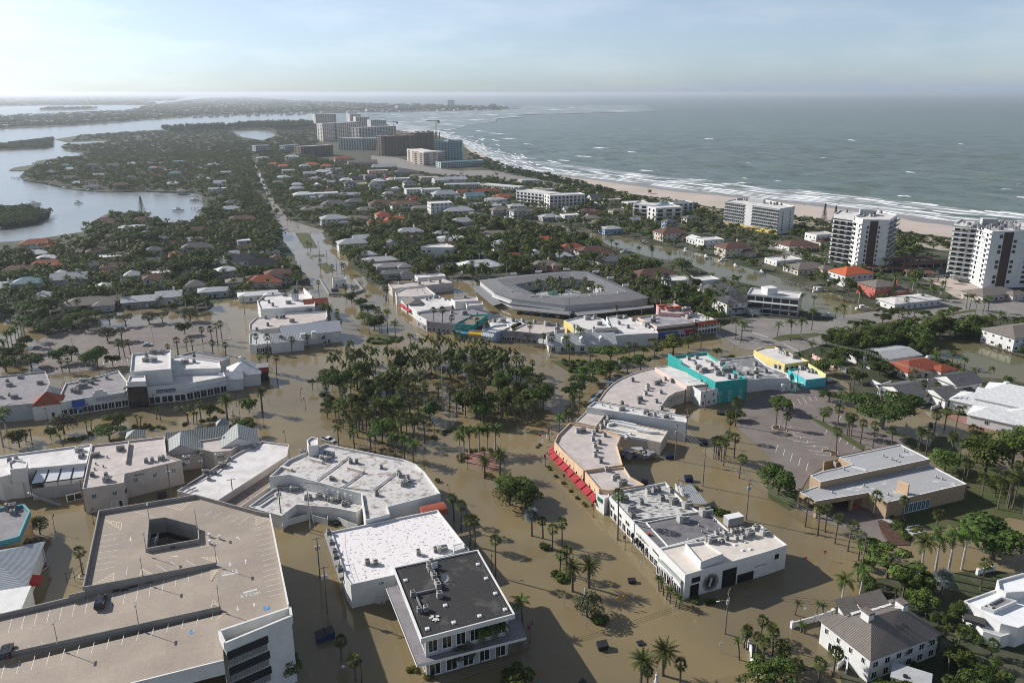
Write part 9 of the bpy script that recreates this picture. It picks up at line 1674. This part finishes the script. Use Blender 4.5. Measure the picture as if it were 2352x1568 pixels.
for s in '225,245,240,280 270,215,300,265 320,205,355,258 375,200,400,240 430,190,450,225 140,465,225,480 170,520,290,520 230,555,415,580 240,535,232,555 230,605,480,620 300,645,550,660 370,685,560,715 440,725,590,745 180,575,360,625 300,565,295,585 365,600,358,625 430,640,422,665 90,640,70,705 155,680,140,735 225,720,205,790 297,760,280,830 370,800,350,880 675,370,650,415 590,545,600,510 545,500,525,540 670,570,655,610 745,595,720,640 810,630,785,680 1070,585,1055,625'.split():a_,b_,c_,d_=map(float,s.split(','));stripe(pt(2,3,a_,b_),pt(2,3,c_,d_),f24,.09,root=kr)
kl=thing('car_park_marking',G(*pt(1,0,900,1200),.2),'faint bay lines painted across the left car park','road marking')
for k in range(14):stripe(pt(1,0,460+k*55,1355-k*8),pt(1,0,450+k*55,1318-k*8),f24,.08,root=kl)
for k in range(12):stripe(pt(1,0,700+k*75,1075-k*6),pt(1,0,740+k*75,1070-k*6),f24,.08,root=kl)
for k in range(9):stripe(pt(1,0,1940+k*20,925+k*14),pt(1,0,2060+k*8,905+k*15),f24,.1,root=kl)
zc=thing('zebra_crossing',G(*pt(1,2,2270,1010),.1),'striped zebra crossing on the dry boulevard','road marking')
for k in range(10):stripe(pt(1,2,2200+k*15,988+k*4.6),pt(1,2,2216+k*15,982+k*4.6),lambda p:.175,.25,root=zc)
zc=thing('zebra_crossing',G(*pt(1,3,210,1130),.1),'striped zebra crossing beside the yellow building','road marking')
for k in range(12):stripe(pt(1,3,140+k*11,1096+k*6),pt(1,3,165+k*11,1093+k*6),lambda p:.175,.2,root=zc)
def island(r,c,s,label,m=mulch):
 q=[(p.x,p.y)for p in ccw(W(T(r,c,s),.3))];o=thing('planting_island',(*q[0],0),label,'planting island');ins=inset(q,.25);build(MB().prism(q,.1,.4,top=False),'kerb_face',kerbmat,o);build(MB().ring(q,ins,.3,.4),'kerb',kerbmat,o);build(MB().poly(ins,.36),'mulch_bed',m,o)
island(2,3,'30,475 50,458 110,460 108,490 178,498 172,520 100,512 45,500','kerbed mulch island with palms in the right car park');island(2,3,'497,678 560,682 640,705 650,738 610,745 572,742 574,714 497,705','kerbed mulch island nearest the bank');island(1,0,'960,1080 1060,1060 1170,1058 1100,1078 1000,1092','kerbed island with two trees in the left car park');island(1,0,'430,1375 1180,1290 1185,1305 435,1392','long kerbed strip along the near side of the left car park');island(1,0,'1340,910 1530,895 1530,905 1345,920','kerbed island at the flooded edge of the left car park',grass);island(1,0,'425,955 570,915 578,925 440,972','hedge island at the left end of the car park',grass);island(3,0,'718,585 745,560 790,560 800,590 760,608 725,605','round stone-edged bed with a palm behind the garage');island(3,0,'210,520 300,545 390,535 450,490 440,475 330,500 240,500','stone-edged bed with trees behind the garage')
p=G(*pt(3,0,640,600),.1);o=thing('gate_frame',(p.x,p.y,0),'black steel gate frame standing in water behind the garage','gate')
for s0,s1 in(('600,525 620,655',0),('672,512 692,640',0),('742,490 752,520',0)):pass
q=W(T(3,0,'620,655 692,640 775,560'),0);mb=MB()
for a in q:mb.cyl((a.x,a.y),.07,0,3.2,6)
for a,b in zip(q,q[1:]):mb.beam((a.x,a.y,3.1),(b.x,b.y,3.1),.08,.1);mb.beam((a.x,a.y,1.4),(b.x,b.y,1.4),.06,.06)
build(mb,'frame',black,o)
q=W(T(3,3,'1300,1160 1310,1160'),0);p=G(*pt(3,3,1180,110),.2);o=thing('garden_path',(p.x,p.y,0),'pale concrete path and low steps through the bank garden','path');w_=W(T(3,3,'1050,65 1110,60 1240,130 1400,165 1450,185 1330,210 1180,125'),.3);build(MB().prism(w_,.2,.42),'slab',palgrey,o)
for s in('1280,140 1390,120','1330,205 1450,180'):a,b=seg(3,3,s);build(MB().wallbox(G(*a,.6),G(*b,.6),.4,.9,.2),'low_wall',palgrey,o)
p=G(*pt(0,3,330,1196),.1);bm=bmesh.new();L_=bm.verts.layers.skin.verify()
J=[((0,0,.95),.16),((0,0,1.2),.15),((0,0,1.42),.16),((0,0,1.52),.06),((0,.02,1.66),.11),((.2,0,1.4),.06),((.27,.04,1.12),.05),((.28,-.1,.9),.04),((-.2,0,1.4),.06),((-.27,.04,1.12),.05),((-.28,.1,.9),.04),((.1,-.1,.5),.08),((.1,-.12,.07),.05),((.1,-.26,.04),.04),((-.1,.14,.5),.08),((-.1,.26,.08),.05),((-.1,.14,.04),.04)]
vv=[bm.verts.new(c)for c,_ in J]
for v,(_,rr)in zip(vv,J):v[L_].radius=(rr,rr)
for a,b in((0,1),(1,2),(2,3),(3,4),(2,5),(5,6),(6,7),(2,8),(8,9),(9,10),(0,11),(11,12),(12,13),(0,14),(14,15),(15,16)):bm.edges.new((vv[a],vv[b]))
vv[0][L_].use_root=True;me=bpy.data.meshes.new('person');bm.to_mesh(me);bm.free();me.materials.append(mat('dark_clothes',(.04,.04,.05),.9));o=tag(link('person',me,None,(p.x,p.y,.05)),'person in dark clothes walking along the beach','person');o.modifiers.new('skin','SKIN');o.modifiers.new('sub','SUBSURF').levels=1
for k,(r_,c_,x,y,w_)in enumerate(((1,1,1270,335,16),(1,1,1340,395,13))):
 p=G(*pt(r_,c_,x,y),2);o=thing('pool_screen',(p.x,p.y,0),('larger','smaller')[k]+' dark screened pool cage behind the avenue shops','pool cage');mb=MB()
 for i in range(5):
  for j in range(4):x_,y_=p.x-w_/2+i*w_/4,p.y-4+j*8/3;mb.box((x_,y_,1.6),(.12,.12,3.2));
 for i in range(5):mb.beam((p.x-w_/2+i*w_/4,p.y-4,3.2),(p.x-w_/2+i*w_/4,p.y+4,3.6),.1,.1)
 for j in range(4):mb.beam((p.x-w_/2,p.y-4+j*8/3,3.3),(p.x+w_/2,p.y-4+j*8/3,3.3),.1,.1)
 build(mb,'frame',darkmet,o);build(MB().box((p.x,p.y,.3),(w_*.6,5,.2)),'pool',MATS['pool_water'],o)
p=G(*pt(0,2,1263,1090),.1);o=thing('lifeguard_hut',(p.x,p.y,0),'dark lifeguard hut on stilts on the beach','hut');build(MB().box((p.x,p.y,3.2),(3.5,3.5,2.6),.3),'cabin',woodp,o);build(MB().box((p.x,p.y,4.7),(4.6,4.6,.2),.3),'roof',gyroof,o)
for a in(-1,1):
 for b in(-1,1):build(MB().cyl((p.x+a*1.4,p.y+b*1.4),.12,0,2,5),'stilt',woodp,o)
 # ---- haze
hm=bpy.data.materials.new('haze_air');hm.use_nodes=True;hn=hm.node_tree.nodes;hl=hm.node_tree.links;hn.clear()
ho=hn.new('ShaderNodeOutputMaterial');hv=hn.new('ShaderNodeVolumePrincipled');hv.inputs['Density'].default_value=HAZE
hv.inputs['Color'].default_value=(.86,.92,1.0,1);hv.inputs['Anisotropy'].default_value=.45;hl.new(hv.outputs[0],ho.inputs['Volume'])
mb=MB();mb.box((0,30000,64.0),(150000,100000,132.0));tag(link('haze',mb.mesh('haze',hm)),'pale sea haze over the whole coast',kind='stuff')
